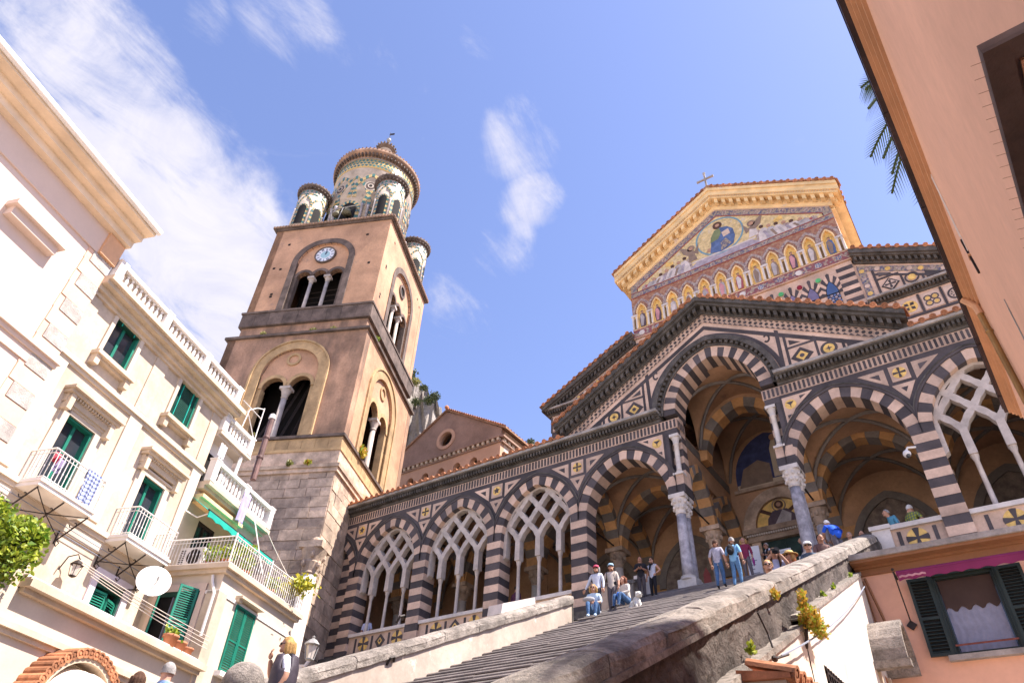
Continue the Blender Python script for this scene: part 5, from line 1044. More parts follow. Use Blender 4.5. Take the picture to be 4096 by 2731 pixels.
# ---- house C: projecting wing with terrace
hC=thing('terrace_wing','cream wing with railed corner terrace and tall green shutters','house',LO,LR)
ob('wall',cat(box(17.37,21.68,-2.38,3,0,9.2)),CREAM,hC)
ob('corner_pier',box(17.33,17.75,-2.42,-2.0,0,8.7),CREAM2,hC)
ob('terrace_slab',cat(box(17.25,21.75,-2.5,0,9.2,9.32),box(17.15,21.82,-2.6,0,9.32,9.46)),BEIGE,hC); ob('frieze',box(17.33,21.7,-2.41,2,8.62,8.72),WHITE,hC)
for p0,p1 in (((17.25,-.05),(17.25,-2.5)),((17.25,-2.5),(19.4,-2.5)),((19.4,-2.5),(21.7,-2.5))): bars(hC,p0,p1,9.46,10.32,.12)
for x in (17.25,19.4,21.7): ob('rail_post',tube([(x,-2.5,9.46),(x,-2.5,10.42)],.03,6),WHITE,hC)
ob('drainpipe',cat(tube([(17.30,-2.05,9.15),(17.28,-2.12,8.95),(17.28,-2.3,8.6),(17.28,-2.3,7.4)],.045,7)),WHITE,hC)
dw=ob('shuttered_door',box(18.3,19.42,-2.36,-2.3,6.75,8.66),BLACK,hC); ob('hood',cat(box(18.2,19.5,-2.62,-2.3,8.78,8.85),box(18.22,18.4,-2.52,-2.3,8.68,8.78)),BEIGE,dw)
shutter(dw,18.33,18.855,-2.43,6.77,8.64,GREEN); shutter(dw,18.865,19.39,-2.43,6.77,8.64,GREEN,0,1); ob('sill',box(18.2,19.5,-2.6,-2.3,6.62,6.75),WHITE,dw)
# window with open shutters on the wing's near face (turned frame)
wf=ob('open_window',box(.3,1.85,.005,.015,6.9,8.8),BLACK,hC,loc=(17.37,0,0),rot=(0,0,R_(-90)))
# in this frame x runs outwards (n), -y faces the viewer
ob('surround',cat(box(.22,.36,-.06,.05,6.9,8.9),box(1.78,1.95,-.06,.05,6.9,8.9),box(.22,1.95,-.065,.05,8.72,8.93)),PINKW,wf); ob('opening',box(.36,1.78,-.012,.02,6.9,8.72),BLACK,wf)
ob('frame',cat(box(.36,.44,-.05,.02,6.9,8.72),box(1.7,1.78,-.05,.02,6.9,8.72),box(.44,1.7,-.05,.02,8.58,8.72)),DGREEN,wf)
ob('curtain',cat(*[box(.95+i*.05,.985+i*.05,-.03-.01*(i%2),-.012,6.9,8.56) for i in range(9)]),flat('mauve_curtain',(.14,.11,.13)),wf); ob('curtain_edge',box(.90,.93,-.04,-.012,6.9,8.56),CURTREFL,wf)
shutter(wf,.40,1.0,-.07,6.95,8.55,GREEN,R_(-48)); shutter(wf,1.18,1.74,-.07,6.95,8.75,GREEN,R_(62),1)
# upper storeys D, E with balustraded terraces
hD=thing('upper_terrace_house','white set-back upper storeys with balustraded terraces beside the tower','house',LO,LR)
wallholes('wall',17.66,21.5,9.44,12.5,.05,.35,[(18.38,19.32,9.5,11.57)],CREAM,hD); ob('wall_core',box(17.66,21.5,.42,5,9.44,12.5),BLACK,hD); ob('end_wall',box(21.3,21.52,.08,4.9,9.44,12.48),CREAM,hD)
casement(hD,18.38,19.32,9.5,11.57,.05,IRON,.15,nm='terrace_door')
ob('band_cornice',cat(box(17.7,21.6,-.25,.4,12.40,12.52),box(17.7,21.7,-.42,.4,12.52,12.66)),BEIGE,hD); ob('under_cornice',cat(box(17.75,20.2,-.3,.05,12.1,12.22),box(17.75,20.1,-.18,.05,11.92,12.1)),OCHRE,hD)
balus(hD,17.7,21.62,-.3,12.66,.82,(17.8,19.7,21.5)); 
ob('upper_wall',box(17.66,19.4,.35,4.5,12.6,14.5),WHITE,hD); ob('upper_opening',box(17.9,18.9,.33,.36,12.9,14.0),BLACK,hD); ob('upper_cornice',cat(box(17.66,19.55,-.1,.6,14.45,14.55),box(17.66,19.62,-.2,.6,14.55,14.66)),CREAM,hD); balus(hD,17.68,19.5,-.08,14.66,.7,(17.76,19.42)); ob('veranda_post',tube([(19.2,-.05,13.4),(19.25,-.05,14.5)],.07,8),WHITE,hD)
fl=tag(ob('flue_pipe',cat(tube([(0,0,0),(0,0,2.7)],.11,10),lathe([(.13,.9),(.14,.95),(.13,1.0)],10),lathe([(.13,1.8),(.14,1.85),(.13,1.9)],10)),mat('rusty_flue',(.16,.09,.08),.4,3,12,.1,.6,0,stain=.2,stcol=(.35,.16,.08)),None),'rusty vertical flue pipe with pale cap beside the roof terrace','pipe'); fl.location=W2(20.1,.2,14.0); ob('flue_cap',lathe([(.12,2.7),(.14,2.72),(.12,2.9),(.0,2.98)],10),WHITE,fl)
fr_=tag(ob('white_pergola',cat(tube([(0,0,0),(0,0,1.6)],.025,6),tube([(0,0,1.1),(-1.3,0,1.1)],.02,6),tube([(0,0,1.55),(-.4,0,1.35),(-.8,0,1.0),(-.9,0,.2)],.022,6),tube([(-.9,0,.9),(0,0,.1)],.018,6)),WHITE),'thin white metal frame on the top terrace','metal frame'); fr_.location=W2(19.6,.1,15.3); fr_.rotation_euler=(0,0,LR)
# teal awning over the corner terrace
ta=thing('teal_awning','rolled out teal awning with scalloped edge above the corner terrace','awning',LO,LR)
V=[(17.6,-.02,12.05),(21.6,-.02,12.05),(21.35,-1.1,11.32),(17.35,-1.1,11.32)]; V2=[(x,y,z-.02) for x,y,z in V]; ob('cloth',(V+V2,[(3,2,1,0),(4,5,6,7),(0,1,5,4),(1,2,6,5),(2,3,7,6),(3,0,4,7)]),TEAL,ta)
n=34; top=[(17.35+4*i/n,11.33) for i in range(n+1)]; bot=[(17.35+4*i/n,11.11+.05*abs(math.sin(math.pi*i/4))) for i in range(n+1)]; ob('valance',strip(bot,top,-1.12,-1.09),TEAL,ta); ob('front_bar',tube([(17.3,-1.1,11.34),(21.4,-1.1,11.34)],.03,6),IRON,ta)
for x in (17.5,21.2): ob('arm',tube([(x,-.02,11.5),(x,-.6,11.2),(x,-1.08,11.33)],.022,5),WHITE,ta)
aw_pole=ob('pole',tube([(19.4,-2.45,9.5),(19.4,-1.12,12.4)],.02,5),WHITE,ta)
# ---------------------------------------------------------------- small things on the left houses
def L3(o,s_,n_,z,rz=LR): o.location=W2(s_,n_,z); o.rotation_euler=(0,0,rz); return o
dish=thing('satellite_dish','round white satellite dish on a bent arm at the wing corner','satellite dish',W2(16.25,1.0,8.63),LR)
prof=[(0,-.10),(.16,-.09),(.32,-.055),(.46,0.0),(.47,.01),(.45,.0),(.31,-.045),(.15,-.078),(0,-.088)]
g=lathe(prof,28); 
def tiltg(g,ax,a): m=Matrix.Rotation(a,3,ax); return [tuple(m@Vector(v)) for v in g[0]],g[1]
g=tiltg(tiltg(g,'X',R_(75)),'Z',R_(-43)); ob('dish',g,WHITE,dish,True)
ob('feed_arm',cat(tube([(.02,.05,-.3),(-.22,-.32,-.1)],.014,5),tube([(-.22,-.32,-.1),(-.24,-.34,.02)],.03,6)),STEEL,dish); ob('mount_arm',tube([(0,.1,-.05),(-.05,.35,-.25),(-.35,.7,-.35),(-.6,1.0,-.3)],.022,6),IRON,dish)
def lantern(nm,label,pos,rz,sc=1,m=IRON,arm=True):
    t=thing(nm,label,'lamp',pos,rz)
    ob('cage',cat(*[tube([(.10*sc*math.cos(a),.10*sc*math.sin(a),0),(.16*sc*math.cos(a),.16*sc*math.sin(a),.3*sc)],.012*sc,4) for a in [math.pi/4+k*math.pi/2 for k in range(4)]],lathe([(.17*sc,.3*sc),(.19*sc,.32*sc),(.10*sc,.42*sc),(.03*sc,.46*sc),(.04*sc,.5*sc),(0,.53*sc)],8),lathe([(.02*sc,-.05*sc),(.10*sc,-.01*sc),(.10*sc,.01*sc)],8)),m,t)
    ob('glass',lathe([(.085*sc,.01*sc),(.14*sc,.3*sc)],4),SALT,t)
    if arm: ob('arm',tube([(0,0,.5*sc),(-.05*sc,0.05,.62*sc),(-.2*sc,.22*sc,.5*sc),(-.25*sc,.32*sc,.1*sc)],.018,5),m,t)
    return t
lantern('wall_lantern','small brown four-sided lantern on the cream wall below the balconies',W2(14.15,.36,8.0),LR,.9)
lantern('street_lantern','grey glass street lantern on an ornate bracket behind the stair wall',(-15.75,13.0,6.78),R_(20),1.15,STEEL,False)
br=tag(ob('lamp_bracket',cat(tube([(-15.75,13.0,6.75),(-15.8,12.95,6.6),(-16.05,12.9,6.62),(-16.3,12.85,6.85),(-16.6,12.8,7.25)],.05,6),tube([(-15.95,12.95,3.0),(-15.92,12.95,6.6)],.08,8)),WMARB),'pale carved bracket post carrying the street lantern','bracket')
fld=thing('floodlight','square dark floodlight on an arm beside the vine','floodlight',W2(10.45,2.75,6.95),LR+R_(10)); ob('housing',cat(prism([(-.2,-.15),(.2,-.15),(.2,.15),(-.2,.15)],-.12,.05)),IRON,fld); ob('lens',box(-.16,.16,-.135,-.12,-.11,.11),SALT,fld); ob('arm',tube([(0,.05,0),(.05,.15,-.5)],.025,5),IRON,fld)
ac=thing('air_conditioner','white air conditioner unit behind the corner terrace railing','air conditioner',W2(17.55,.95,9.47),LR-R_(90)); ob('case',box(-.42,.42,-.15,.15,.05,.65),WHITE,ac); ob('fan_grille',cat(annulus((.12,.35),.02,.24,-.17,-.15,20)),IRON,ac); ob('side_vent',cat(*[box(-.38,-.22,-.158,-.14,.12+i*.06,.15+i*.06) for i in range(8)]),IRON,ac)
def potgeo(r=.14,h=.26): return lathe([(r*.68,0),(r*.95,h*.8),(r*1.12,h*.8),(r*1.12,h),(r*.95,h),(r*.9,h*.85),(0,h*.85)],16)
POTM=mesh('pot',potgeo(),POT,True)
def leaves(n,spread,size,seed,up=.3,shape=None):
    "cloud of small leaf quads"
    rnd=random.Random(seed); V=[];F=[]
    for i in range(n):
        p=shape(rnd) if shape else Vector((rnd.gauss(0,spread[0]),rnd.gauss(0,spread[1]),rnd.gauss(0,spread[2])))
        d=Vector((rnd.uniform(-1,1),rnd.uniform(-1,1),rnd.uniform(-.6,1)+up)).normalized(); s=d.cross(Vector((rnd.uniform(-1,1),rnd.uniform(-1,1),rnd.uniform(-1,1)))).normalized(); L_=size*rnd.uniform(.6,1.3); w=L_*.38; k=len(V)
        nrm=d.cross(s)*L_*.12
        V+=[tuple(p),tuple(p+d*L_*.45+s*w+nrm),tuple(p+d*L_),tuple(p+d*L_*.45-s*w+nrm)]; F.append((k,k+1,k+2,k+3))
    return V,F
def plant(nm,label,catg,pos,g,m,stem=None,group=None):
    t=thing(nm,label,catg,pos,0,group); ob('leaves',g,m,t)
    if stem: ob('stem',stem,flat('plant_stem',(.10,.07,.04)) if 'plant_stem' not in MATS else MATS['plant_stem'],t)
    return t
# three pots on the ledge end
for i,(s_,lab) in enumerate(((16.15,'big terracotta pot with sprouting plant, left of three on the ledge'),(16.58,'empty terracotta pot, middle of three on the ledge'),(16.95,'empty terracotta pot nearest the wing corner on the ledge'))):
    p=thing('flower_pot',lab,'pot',W2(s_,2.30,6.72),LR,'pots on the ledge'); o=ob('pot',POTM,None,p); o.scale=(1.35-.18*i,)*3
    if i==0: ob('leaves',leaves(70,(.10,.10,.06),.12,3),LEAF,p).location=(0,0,.42)
for i,(s_,n_,lab) in enumerate(((17.6,1.55,'terracotta pot with green shoots behind the terrace railing near the air conditioner'),(17.6,2.1,'wide pot with leafy plant at the terrace corner'),(18.5,2.2,'leafy potted plant left of the middle rail post'),(20.1,2.2,'potted plant behind the right half of the terrace railing'))):
    p=thing('terrace_plant',lab,'plant',W2(s_,n_,9.47),LR,'plants on the corner terrace'); ob('pot',POTM,None,p); o=ob('leaves',leaves(110,(.12,.12,.14),.13,20+i),LEAF,p); o.location=(0,0,.45)
plant('yellow_shrub','bright yellow-green shrub spilling over the right end of the terrace railing','shrub',W2(21.3,2.45,10.25),leaves(420,(.36,.22,.14),.16,8),leafmat('yellow_leaf',(.22,.26,.02),(.55,.46,.04)))
plant('hanging_plant','thin green trailing plant hanging by the awning pole','plant',W2(18.95,1.7,10.6),leaves(90,(.28,.1,.08),.13,9),LEAF)
# climbing vine at the far left
def vs(r):
    b=r.choice([(0,0,.12,.74,.5,.46),(0,0,-.15,.7,.45,.55),(-.75,0,.2,.7,.5,.5),(.25,0,.35,.45,.35,.3),(-.5,.1,-.75,.65,.35,.38),(-.9,.1,-1.0,.55,.35,.4)]); v=Vector((r.gauss(0,1),r.gauss(0,1),r.gauss(0,1))).normalized()*r.uniform(.55,1.05)
    return Vector((b[0]+v.x*b[3],b[1]+v.y*b[4],b[2]+v.z*b[5]))
vn=plant('climbing_vine','dense green climbing vine on a post at the far left','vine',W2(10.25,2.75,6.95),leaves(4600,None,.125,5,.2,vs),LEAF,cat(tube([(.2,0,-6.8),(.05,.05,-3),(-.3,.05,-1.2),(-.1,0,.1)],[.09,.07,.05,.03],7),tube([(-.3,.05,-1.2),(-.9,.1,-.6),(-1.1,.1,.2)],[.045,.03,.02],5))); vn.rotation_euler=(0,0,LR)
# laundry
CHECK=bpy.data.materials.new('blue_white_check'); CHECK.use_nodes=True
def _chk(m,c1,c2,c3,sc):
    t=m.node_tree; n=t.nodes; l=t.links.new; g=n.new('ShaderNodeTexCoord'); sx=n.new('ShaderNodeSeparateXYZ'); l(g.outputs['Object'],sx.inputs[0])
    def band(o,k):
        a=n.new('ShaderNodeMath'); a.operation='MULTIPLY'; l(o,a.inputs[0]); a.inputs[1].default_value=k; b=n.new('ShaderNodeMath'); b.operation='FRACT'; l(a.outputs[0],b.inputs[0]); c=n.new('ShaderNodeMath'); c.operation='GREATER_THAN'; l(b.outputs[0],c.inputs[0]); c.inputs[1].default_value=.5; return c.outputs[0]
    s=n.new('ShaderNodeMath'); s.operation='ADD'; l(band(sx.outputs[0],sc),s.inputs[0]); l(band(sx.outputs[2],sc),s.inputs[1]); h=n.new('ShaderNodeMath'); h.operation='MULTIPLY'; l(s.outputs[0],h.inputs[0]); h.inputs[1].default_value=.5
    r=n.new('ShaderNodeValToRGB'); r.color_ramp.interpolation='CONSTANT'; e=r.color_ramp.elements; e[0].color=c1+(1,); e[1].position=.34; e[1].color=c2+(1,); q=e.new(.8); q.color=c3+(1,); l(h.outputs[0],r.inputs[0]); l(r.outputs[0],n['Principled BSDF'].inputs['Base Color']); n['Principled BSDF'].inputs['Roughness'].default_value=.85
_chk(CHECK,(.62,.60,.64),(.18,.22,.38),(.05,.06,.14),9)
def cloth(w,h,nx=9,nz=8,f=.03,seed=1,over=.25):
    r=random.Random(seed); V=[];F=[]
    for j in range(nz+1):
        for i in range(nx+1):
            t=j/nz; x=-w/2+w*i/nx*(1-.1*t); y=-.03-f*math.sin(i*1.5+seed)*(.4+t); V.append((x,y,-h*t))
    for i in range(nx+1): V.append((-w/2+w*i/nx,.05,-over))
    for j in range(nz):
        for i in range(nx): q=j*(nx+1)+i; F.append((q,q+nx+1,q+nx+2,q+1))
    b=(nz+1)*(nx+1)
    for i in range(nx): F.append((i,i+1,b+i+1,b+i))
    return V,F
L3(tag(ob('checked_shirt',cloth(.5,.85),CHECK,None,True),'blue and white checked shirt hung over the left balcony railing','shirt'),13.05,.80,10.32)
L3(tag(ob('mauve_cloth',cloth(.3,.4,seed=3),flat('mauve_cloth',(.22,.18,.30)),None,True),'mauve cloth drying inside the left balcony','cloth'),12.15,.55,10.25)
L3(tag(ob('red_cloth',cloth(.2,.2,seed=4),flat('red_cloth',(.40,.04,.07)),None,True),'small red cloth on the left balcony rail','cloth'),11.95,.62,10.3)
L3(tag(ob('lilac_flag',cloth(.42,1.1,seed=5,f=.05),flat('lilac_flag',(.42,.34,.60)),None,True),'lilac cloth hanging from the middle terrace balustrade','cloth'),19.75,.46,13.2)
L3(tag(ob('white_towel',cloth(.35,.5,seed=6),flat('white_towel',(.6,.6,.66)),None,True),'pale towel drying on the upper veranda','towel'),17.95,.25,14.2)
# wires
def wire(nm,label,pts,r,m,sag=.2,n=14):
    a,b=Vector(pts[0]),Vector(pts[-1]); P=[]
    for i in range(n+1): t=i/n; p=a.lerp(b,t); p.z-=sag*4*t*(1-t); P.append(tuple(p))
    return tag(ob(nm,tube(P,r,5),m),label,'cord')
for i in range(4): wire('clothes_line',('upper cord','second cord','third cord','lowest cord')[i]+' of the clothes lines strung across the lower house front',[W2(13.5+.2*i,1.0,8.15-.07*i),W2(17.3,2.6,7.35-.10*i)],.011,WIREM,.05)
for i_,(z_,n_) in enumerate(((9.12,.12),(8.93,.09))): wire('facade_cable',('upper','lower')[i_]+' thin cable stapled along the cream wall under the balconies',[W2(11.0,n_,z_),W2(17.2,n_,z_-.05)],.012,DWIRE,.03)
wire('tower_wire','thin pale wire from the middle terrace to the antique column',[W2(21.5,.4,12.6),(-20.4,16.2,9.9)],.012,WIREM,.1)
# ================================================================ ground, staircase, right-hand side, background
struct(ob('ground',box(-700,700,-700,700,-.5,0),PAVE))
struct(ob('church_terrace_ground',box(-40,14,22.3,60,-.2,10.0),ROUGH))
def yz(poly,x0,x1):
    "polygon in y,z pushed along x"
    p=list(poly)
    if area2(p)<0: p.reverse()
    n=len(p); V=[(x1,y,z) for y,z in p]+[(x0,y,z) for y,z in p]
    return V,[tuple(range(n)),tuple(range(2*n-1,n-1,-1))]+[(i,i+n,(i+1)%n+n,(i+1)%n) for i in range(n)]
RISE,TREAD,ZT0,YT0=.1682,.3568,10.43,22.0
def stz(y): return ZT0-RISE*max(0,math.ceil((YT0-y)/TREAD-1e-6))
stair=thing('grand_staircase','long flight of grey stone steps climbing to the porch','staircase',(-6.5,22,0)); SXO=6.5
random.seed(3)
for i in range(0,62):
    z=ZT0-RISE*i; y=YT0-TREAD*i
    # each step is laid from a few long stones
    xs=[-10.02]; 
    while xs[-1]<-3.2: xs.append(xs[-1]+random.uniform(1.3,2.2))
    xs[-1]=-2.93
    for a,b in zip(xs[:-1],xs[1:]):
        dz=random.uniform(-.007,.007); dy=random.uniform(-.012,.012)
        g=cat(yz([(y-.035+dy,z-.055+dz),(y-.035+dy,z-.032+dz),(y+.005+dy,z+dz),(y+TREAD+.05,z+dz),(y+TREAD+.05,z-.055+dz)],a+.004,b-.004),box(a+.004,b-.004,y+dy*.5,y+TREAD+.04,z-RISE-.02,z-.05+dz))
        ob('step_stone',shift(g,(SXO,-22,0)),STEP,stair)
ob('stair_body',shift(yz([(22.3,0),(22.3,ZT0-.2),(22.0-61*TREAD,.0)],-10.0,-2.95),(SXO,-22,0)),STEP,stair)
ob('landing',shift(box(-10.0,-2.95,22.0+.3,22.7,10.0,10.43),(SXO,-22,0)),STEP,stair)
def roughwall(y0,y1,zlo,zhi,x,amp,ny,nz,seed,back):
    "closed slab whose +x face is lumpy; zlo,zhi functions of y"
    r=random.Random(seed); V=[];F=[]
    for j in range(nz+1):
        for i in range(ny+1):
            y=y0+(y1-y0)*i/ny; a,b=zlo(y),zhi(y); V.append((x+r.uniform(-amp,amp),y,a+(b-a)*j/nz))
    for j in range(nz):
        for i in range(ny): q=j*(ny+1)+i; F.append((q,q+1,q+ny+2,q+ny+1))
    k=len(V); V+=[(back,y0,zlo(y0)),(back,y1,zlo(y1)),(back,y1,zhi(y1)),(back,y0,zhi(y0))]; F.append((k+3,k+2,k+1,k))
    F.append(tuple([k+3]+[nz*(ny+1)+i for i in range(ny+1)]+[k+2]))
    return V,F
def coping(par,x0,x1,y0,y1,zf,h,seed,step=1.15,moul=True,side=1):
    r=random.Random(seed); y=y0
    while y<y1-.05:
        e=min(y1,y+step*r.uniform(.8,1.25)); n=7; prof=[]
        cx=(x0+x1)/2; hw=(x1-x0)/2
        prof=[(cx+hw,-h),(cx+hw,-h*.55)]+[(cx+hw*math.cos(a),-h*.45+h*.55*math.sin(a)) for a in [math.pi*k/n for k in range(n+1)]]+[(cx-hw,-h*.55),(cx-hw,-h)]
        V=[];m=len(prof); ns=4
        for s in range(ns+1):
            yy=y+.006+(e-y-.012)*s/ns
            for px,pz in prof: V.append((px+r.uniform(-.012,.012),yy,zf(yy)+pz+r.uniform(-.012,.012)))
        F=[tuple(range(m)),tuple(ns*m+k for k in reversed(range(m)))]
        for s in range(ns):
            for k in range(m): F.append((s*m+k,(s+1)*m+k,(s+1)*m+(k+1)%m,s*m+(k+1)%m))
        ob('coping_stone',(V,[tuple(reversed(f)) for f in F]),COPING,par,False); y=e
# left stair wall
zl=lambda y: 4.67+(y-8.12)*.4646
lw_=thing('left_stair_wall','stained rendered stair wall with rounded coping on the left of the steps','wall',(0,0,0))
ob('wall',yz([(6.7,0),(6.7,zl(6.7)-.2),(17.0,zl(17.0)-.2),(17.0,0)],-10.42,-10.0),WALLG,lw_); coping(lw_,-10.5,-9.94,6.7,17.03,zl,.24,5)
ob('end_face',yz([(17.0,0),(17.0,8.6),(17.06,8.6),(17.06,0)],-10.44,-9.985),DGREY,lw_)
uw=thing('upper_stair_wall','short pale stair wall with white end post near the porch','wall',(0,0,0))
z2=lambda y: 10.02+(y-19.47)*.385
ob('wall',yz([(19.3,0),(19.3,z2(19.3)-.1),(22.0,z2(22.0)-.1),(22.0,0)],-10.4,-10.02),WALLG,uw); ob('coping',yz([(19.25,z2(19.25)-.12),(19.25,z2(19.25)),(22.0,z2(22)),(22.0,z2(22)-.12)],-10.46,-9.97),COPING,uw); ob('end_post',box(-10.42,-9.96,22.0,22.3,10.0,11.15),WMARB,uw)
ob('passage_floor',box(-14,-10.02,16.9,19.4,0,7.9),STEP,uw)
for k in range(2):
    zz=(6.05,5.25)[k]; o=tag(ob('iron_hook',tube([(-10.0,10.2-.1*k,zz),(-9.92,10.2-.1*k,zz+.12),(-9.9,10.28-.1*k,zz+.16),(-9.97,10.35-.1*k,zz+.1)],.025,5),IRON),('upper','lower')[k]+' rusty iron hook on the left stair wall','hook')
slab=tag(ob('loose_slab',yz([(14.7,7.70),(14.75,7.98),(16.25,8.62),(16.3,8.42)],-11.2,-10.75),WMARB),'pale stone slab lying behind the left stair wall','slab')
ball=thing('stone_ball','large pitted stone ball on the lower end of the left stair wall','stone ball',(-10.15,7.2,3.68))
ob('ball',ellip((0,0,.60),(.32,.32,.32),22,16,lambda p:1+.012*math.sin(p[0]*23)*math.sin(p[1]*19+p[2]*27)),COPING,ball,True); ob('pedestal',cat(box(-.3,.3,-.4,.3,-3.6,.2),box(-.34,.34,-.44,.34,.2,.3)),COPING,ball)
# right stair wall
zr=lambda y: 10.92-(21.9-y)*.4525
rw=thing('right_stair_wall','dark rough-rendered stair wall with thick rounded coping on the right of the steps','wall',(0,0,0))
ob('rough_face',roughwall(2.2,21.9,lambda y:max(0,min(zr(y)-2.9,zr(y)-.5)),lambda y:zr(y)-.24,-2.53,.03,170,22,4,-2.95),ROUGH,rw)
ob('inner_face',yz([(2.2,0),(2.2,zr(2.2)-.15),(21.9,zr(21.9)-.15),(21.9,0)],-2.96,-2.8),WALLG,rw)
coping(rw,-3.10,-2.49,2.2,21.95,zr,.19,9)
ob('moulding',yz([(2.2,zr(2.2)-.25),(2.2,zr(2.2)-.19),(21.9,zr(21.9)-.19),(21.9,zr(21.9)-.25)],-2.9,-2.475),COPING,rw)
ob('end_post',cat(box(-3.1,-2.45,21.95,22.35,9.6,10.75),shift(lathe([(.32,0),(.3,.14),(.2,.24),(0,.28)],14),(-2.78,22.15,10.75))),DGREY,rw)
zw=lambda y: 7.62-(16.25-y)*.4476
ww=thing('limewashed_wall','patchy whitewashed wall below the rough stair wall','wall',(0,0,0))
ob('wall',roughwall(2.2,10.3,lambda y:0.0,lambda y:zw(y)-.08,-2.40,.006,40,10,6,-2.8),WHITEW,ww); ob('wall',roughwall(10.3,16.4,lambda y:0.0,lambda y:zw(y)+.06,-2.39,.006,34,10,7,-2.8),WHITEW,ww)
ob('top_ledge',cat(yz([(3.4,zw(3.4)-.1),(3.4,zw(3.4)-.02),(10.3,zw(10.3)-.02),(10.3,zw(10.3)-.1)],-2.6,-2.365),yz([(10.32,zw(10.3)+.04),(10.32,zw(10.3)+.12),(16.4,zw(16.4)+.12),(16.4,zw(16.4)+.04)],-2.6,-2.355)),COPING,ww)
gr=ob('lattice_window',box(-2.43,-2.385,11.0,12.1,3.9,4.58),BLACK,ww)
for i in range(9): ob('lattice_bar',yz([(11.0+i*.13,3.9),(11.03+i*.13,3.9),(11.03+i*.13,4.56),(11.0+i*.13,4.56)],-2.39,-2.36),IRON,gr)
for i in range(5): ob('lattice_bar',box(-2.39,-2.362,11.0,12.1,3.95+i*.13,3.98+i*.13),IRON,gr)
# little tile-roofed shelter leaning on the wall
sh=thing('tiled_shelter','small white plastered shelter with red tiled roof under the stair wall','shelter',(-2.4,7.35,0))
ob('wall',box(.0,.43,0,2.4,0,3.52),WHITEW,sh); ob('arch_recess',prism([(.06,3.0),(.38,3.0),(.36,3.24),(.22,3.3),(.08,3.24)],-.012,.02),WALLG,sh)
ob('roof',([(-.02,-.07,3.52),(-.02,2.5,3.60),(.50,2.5,3.52),(.50,-.07,3.50),(-.02,-.07,3.62),(-.02,2.5,3.78),(.50,2.5,3.57),(.50,-.07,3.55)],[tuple(f) for f in BF]),TERRA,sh)
for i in range(11): o=ob('roof_tile',TILE,None,sh,loc=(.53,.0+i*.22,3.54),rot=(R_(15),0,R_(90))); o.scale=(.75,.75,.75)
cab=wire('stair_cable','blue grey cable slung along the whitewashed wall',[(-2.30,15.95,7.32),(-2.30,8.6,4.08)],.012,DWIRE,.14)
ins=thing('cable_insulator','dark cable clamp and insulator at the lower end of the slung cable','insulator',(-2.3,8.6,4.07)); ob('clamp',cat(ellip((0,-.3,-.1),(.035,.05,.035),8,6),tube([(0,-.3,-.1),(0,.3,.1)],.016,5),tube([(0,-.3,.02),(-.05,-.2,.2),(-.08,-.35,.4)],.012,4)),IRON,ins)
# ---- low orange house in front of the porch terrace
hO=thing('orange_terrace_house','orange house with dark shutters below the porch terrace','house',(-2.45,16.5,0),R_(1.5))
wallholes('wall',0,8,0,7.72,0,.3,[(1.36,2.47,5.95,7.5)],SALM3,hO); ob('wall_core',box(.02,8,.32,5.6,0,7.7),BLACK,hO); ob('side_wall',box(-.0,.05,.3,5.6,0,7.72),SALM3,hO)
ob('brown_band',cat(box(-.03,8,-.05,.3,7.72,7.85),box(-.03,8,-.12,.3,7.85,7.96)),BRWN,hO); ob('terrace_slab',box(-.06,8,-.42,5.8,7.96,8.08),FASC,hO); ob('slab_lip',box(-.05,8,-.36,.0,7.90,7.962),BRWN,hO)
wn=casement(hO,1.36,2.47,5.95,7.5,0,BGREEN,.12,GLASS,0); ob('blind',box(1.43,2.4,.09,.10,6.95,7.42),BROWNC,wn)
n=20; ob('valance',strip([(1.43+.97*i/n,6.83+.05*math.sin(i*1.3)) for i in range(n+1)],[(1.43+.97*i/n,6.96) for i in range(n+1)],.085,.1),BROWNC,wn)
V=[];F=[]
for j in range(13):
    for i in range(57): V.append((1.44+.95*i/56,.104+.006*math.sin(i*.9+1.6*math.sin(j*.9)),6.0+.94*j/12))
for j in range(12):
    for i in range(56): q=j*57+i; F.append((q,q+1,q+58,q+57))
ob('curtain',(V,F),CURTREFL,wn,True)  # wavy bluish sheet before the glass, painting the pane's reflections
ob('sill',box(1.2,2.62,-.14,.1,5.84,5.94),FASC,wn); ob('guard_bar',tube([(1.38,-.06,6.12),(2.45,-.06,6.12)],.018,6),mat('rusty_bar',(.20,.06,.045),.3,6,20,.1,.7,0),wn)
ob('outer_frame',cat(box(1.28,1.37,-.05,.06,5.94,7.58),box(2.46,2.55,-.05,.06,5.94,7.58),box(1.37,2.46,-.05,.06,7.49,7.58)),BGREEN,wn)
shutter(wn,.9,1.33,-.11,5.95,7.48,BGREEN,R_(3),back=True); shutter(wn,2.5,2.95,-.11,5.95,7.48,BGREEN,R_(-3),1,back=True)
ma=thing('magenta_awning','rolled magenta striped awning with scalloped valance over the dark window','awning',(-2.45,16.5,0),R_(1.5))
ob('roll',tube([(.78,-.42,7.52),(3.15,-.42,7.52)],.055,10),MAG,ma); n=44; ob('valance',strip([(.8+2.3*i/n,7.34+.035*abs(math.sin(math.pi*i/5.5))) for i in range(n+1)],[(.8+2.3*i/n,7.50) for i in range(n+1)],-.48,-.465),MAG,ma)
ob('pale_stripe',strip([(.82+.5*i/8,7.40+.02*(i%2)) for i in range(9)],[(.82+.5*i/8,7.44+.02*(i%2)) for i in range(9)],-.488,-.479),FPINK,ma)
for x in (.74,3.2): ob('bracket',cat(tube([(x,.0,7.56),(x,-.48,7.54)],.022,6),tube([(x,-.48,7.54),(x,-.05,6.66)],.014,5),ellip((x,-.48,7.6),(.03,.03,.03),6,5)),IRON,ma); 
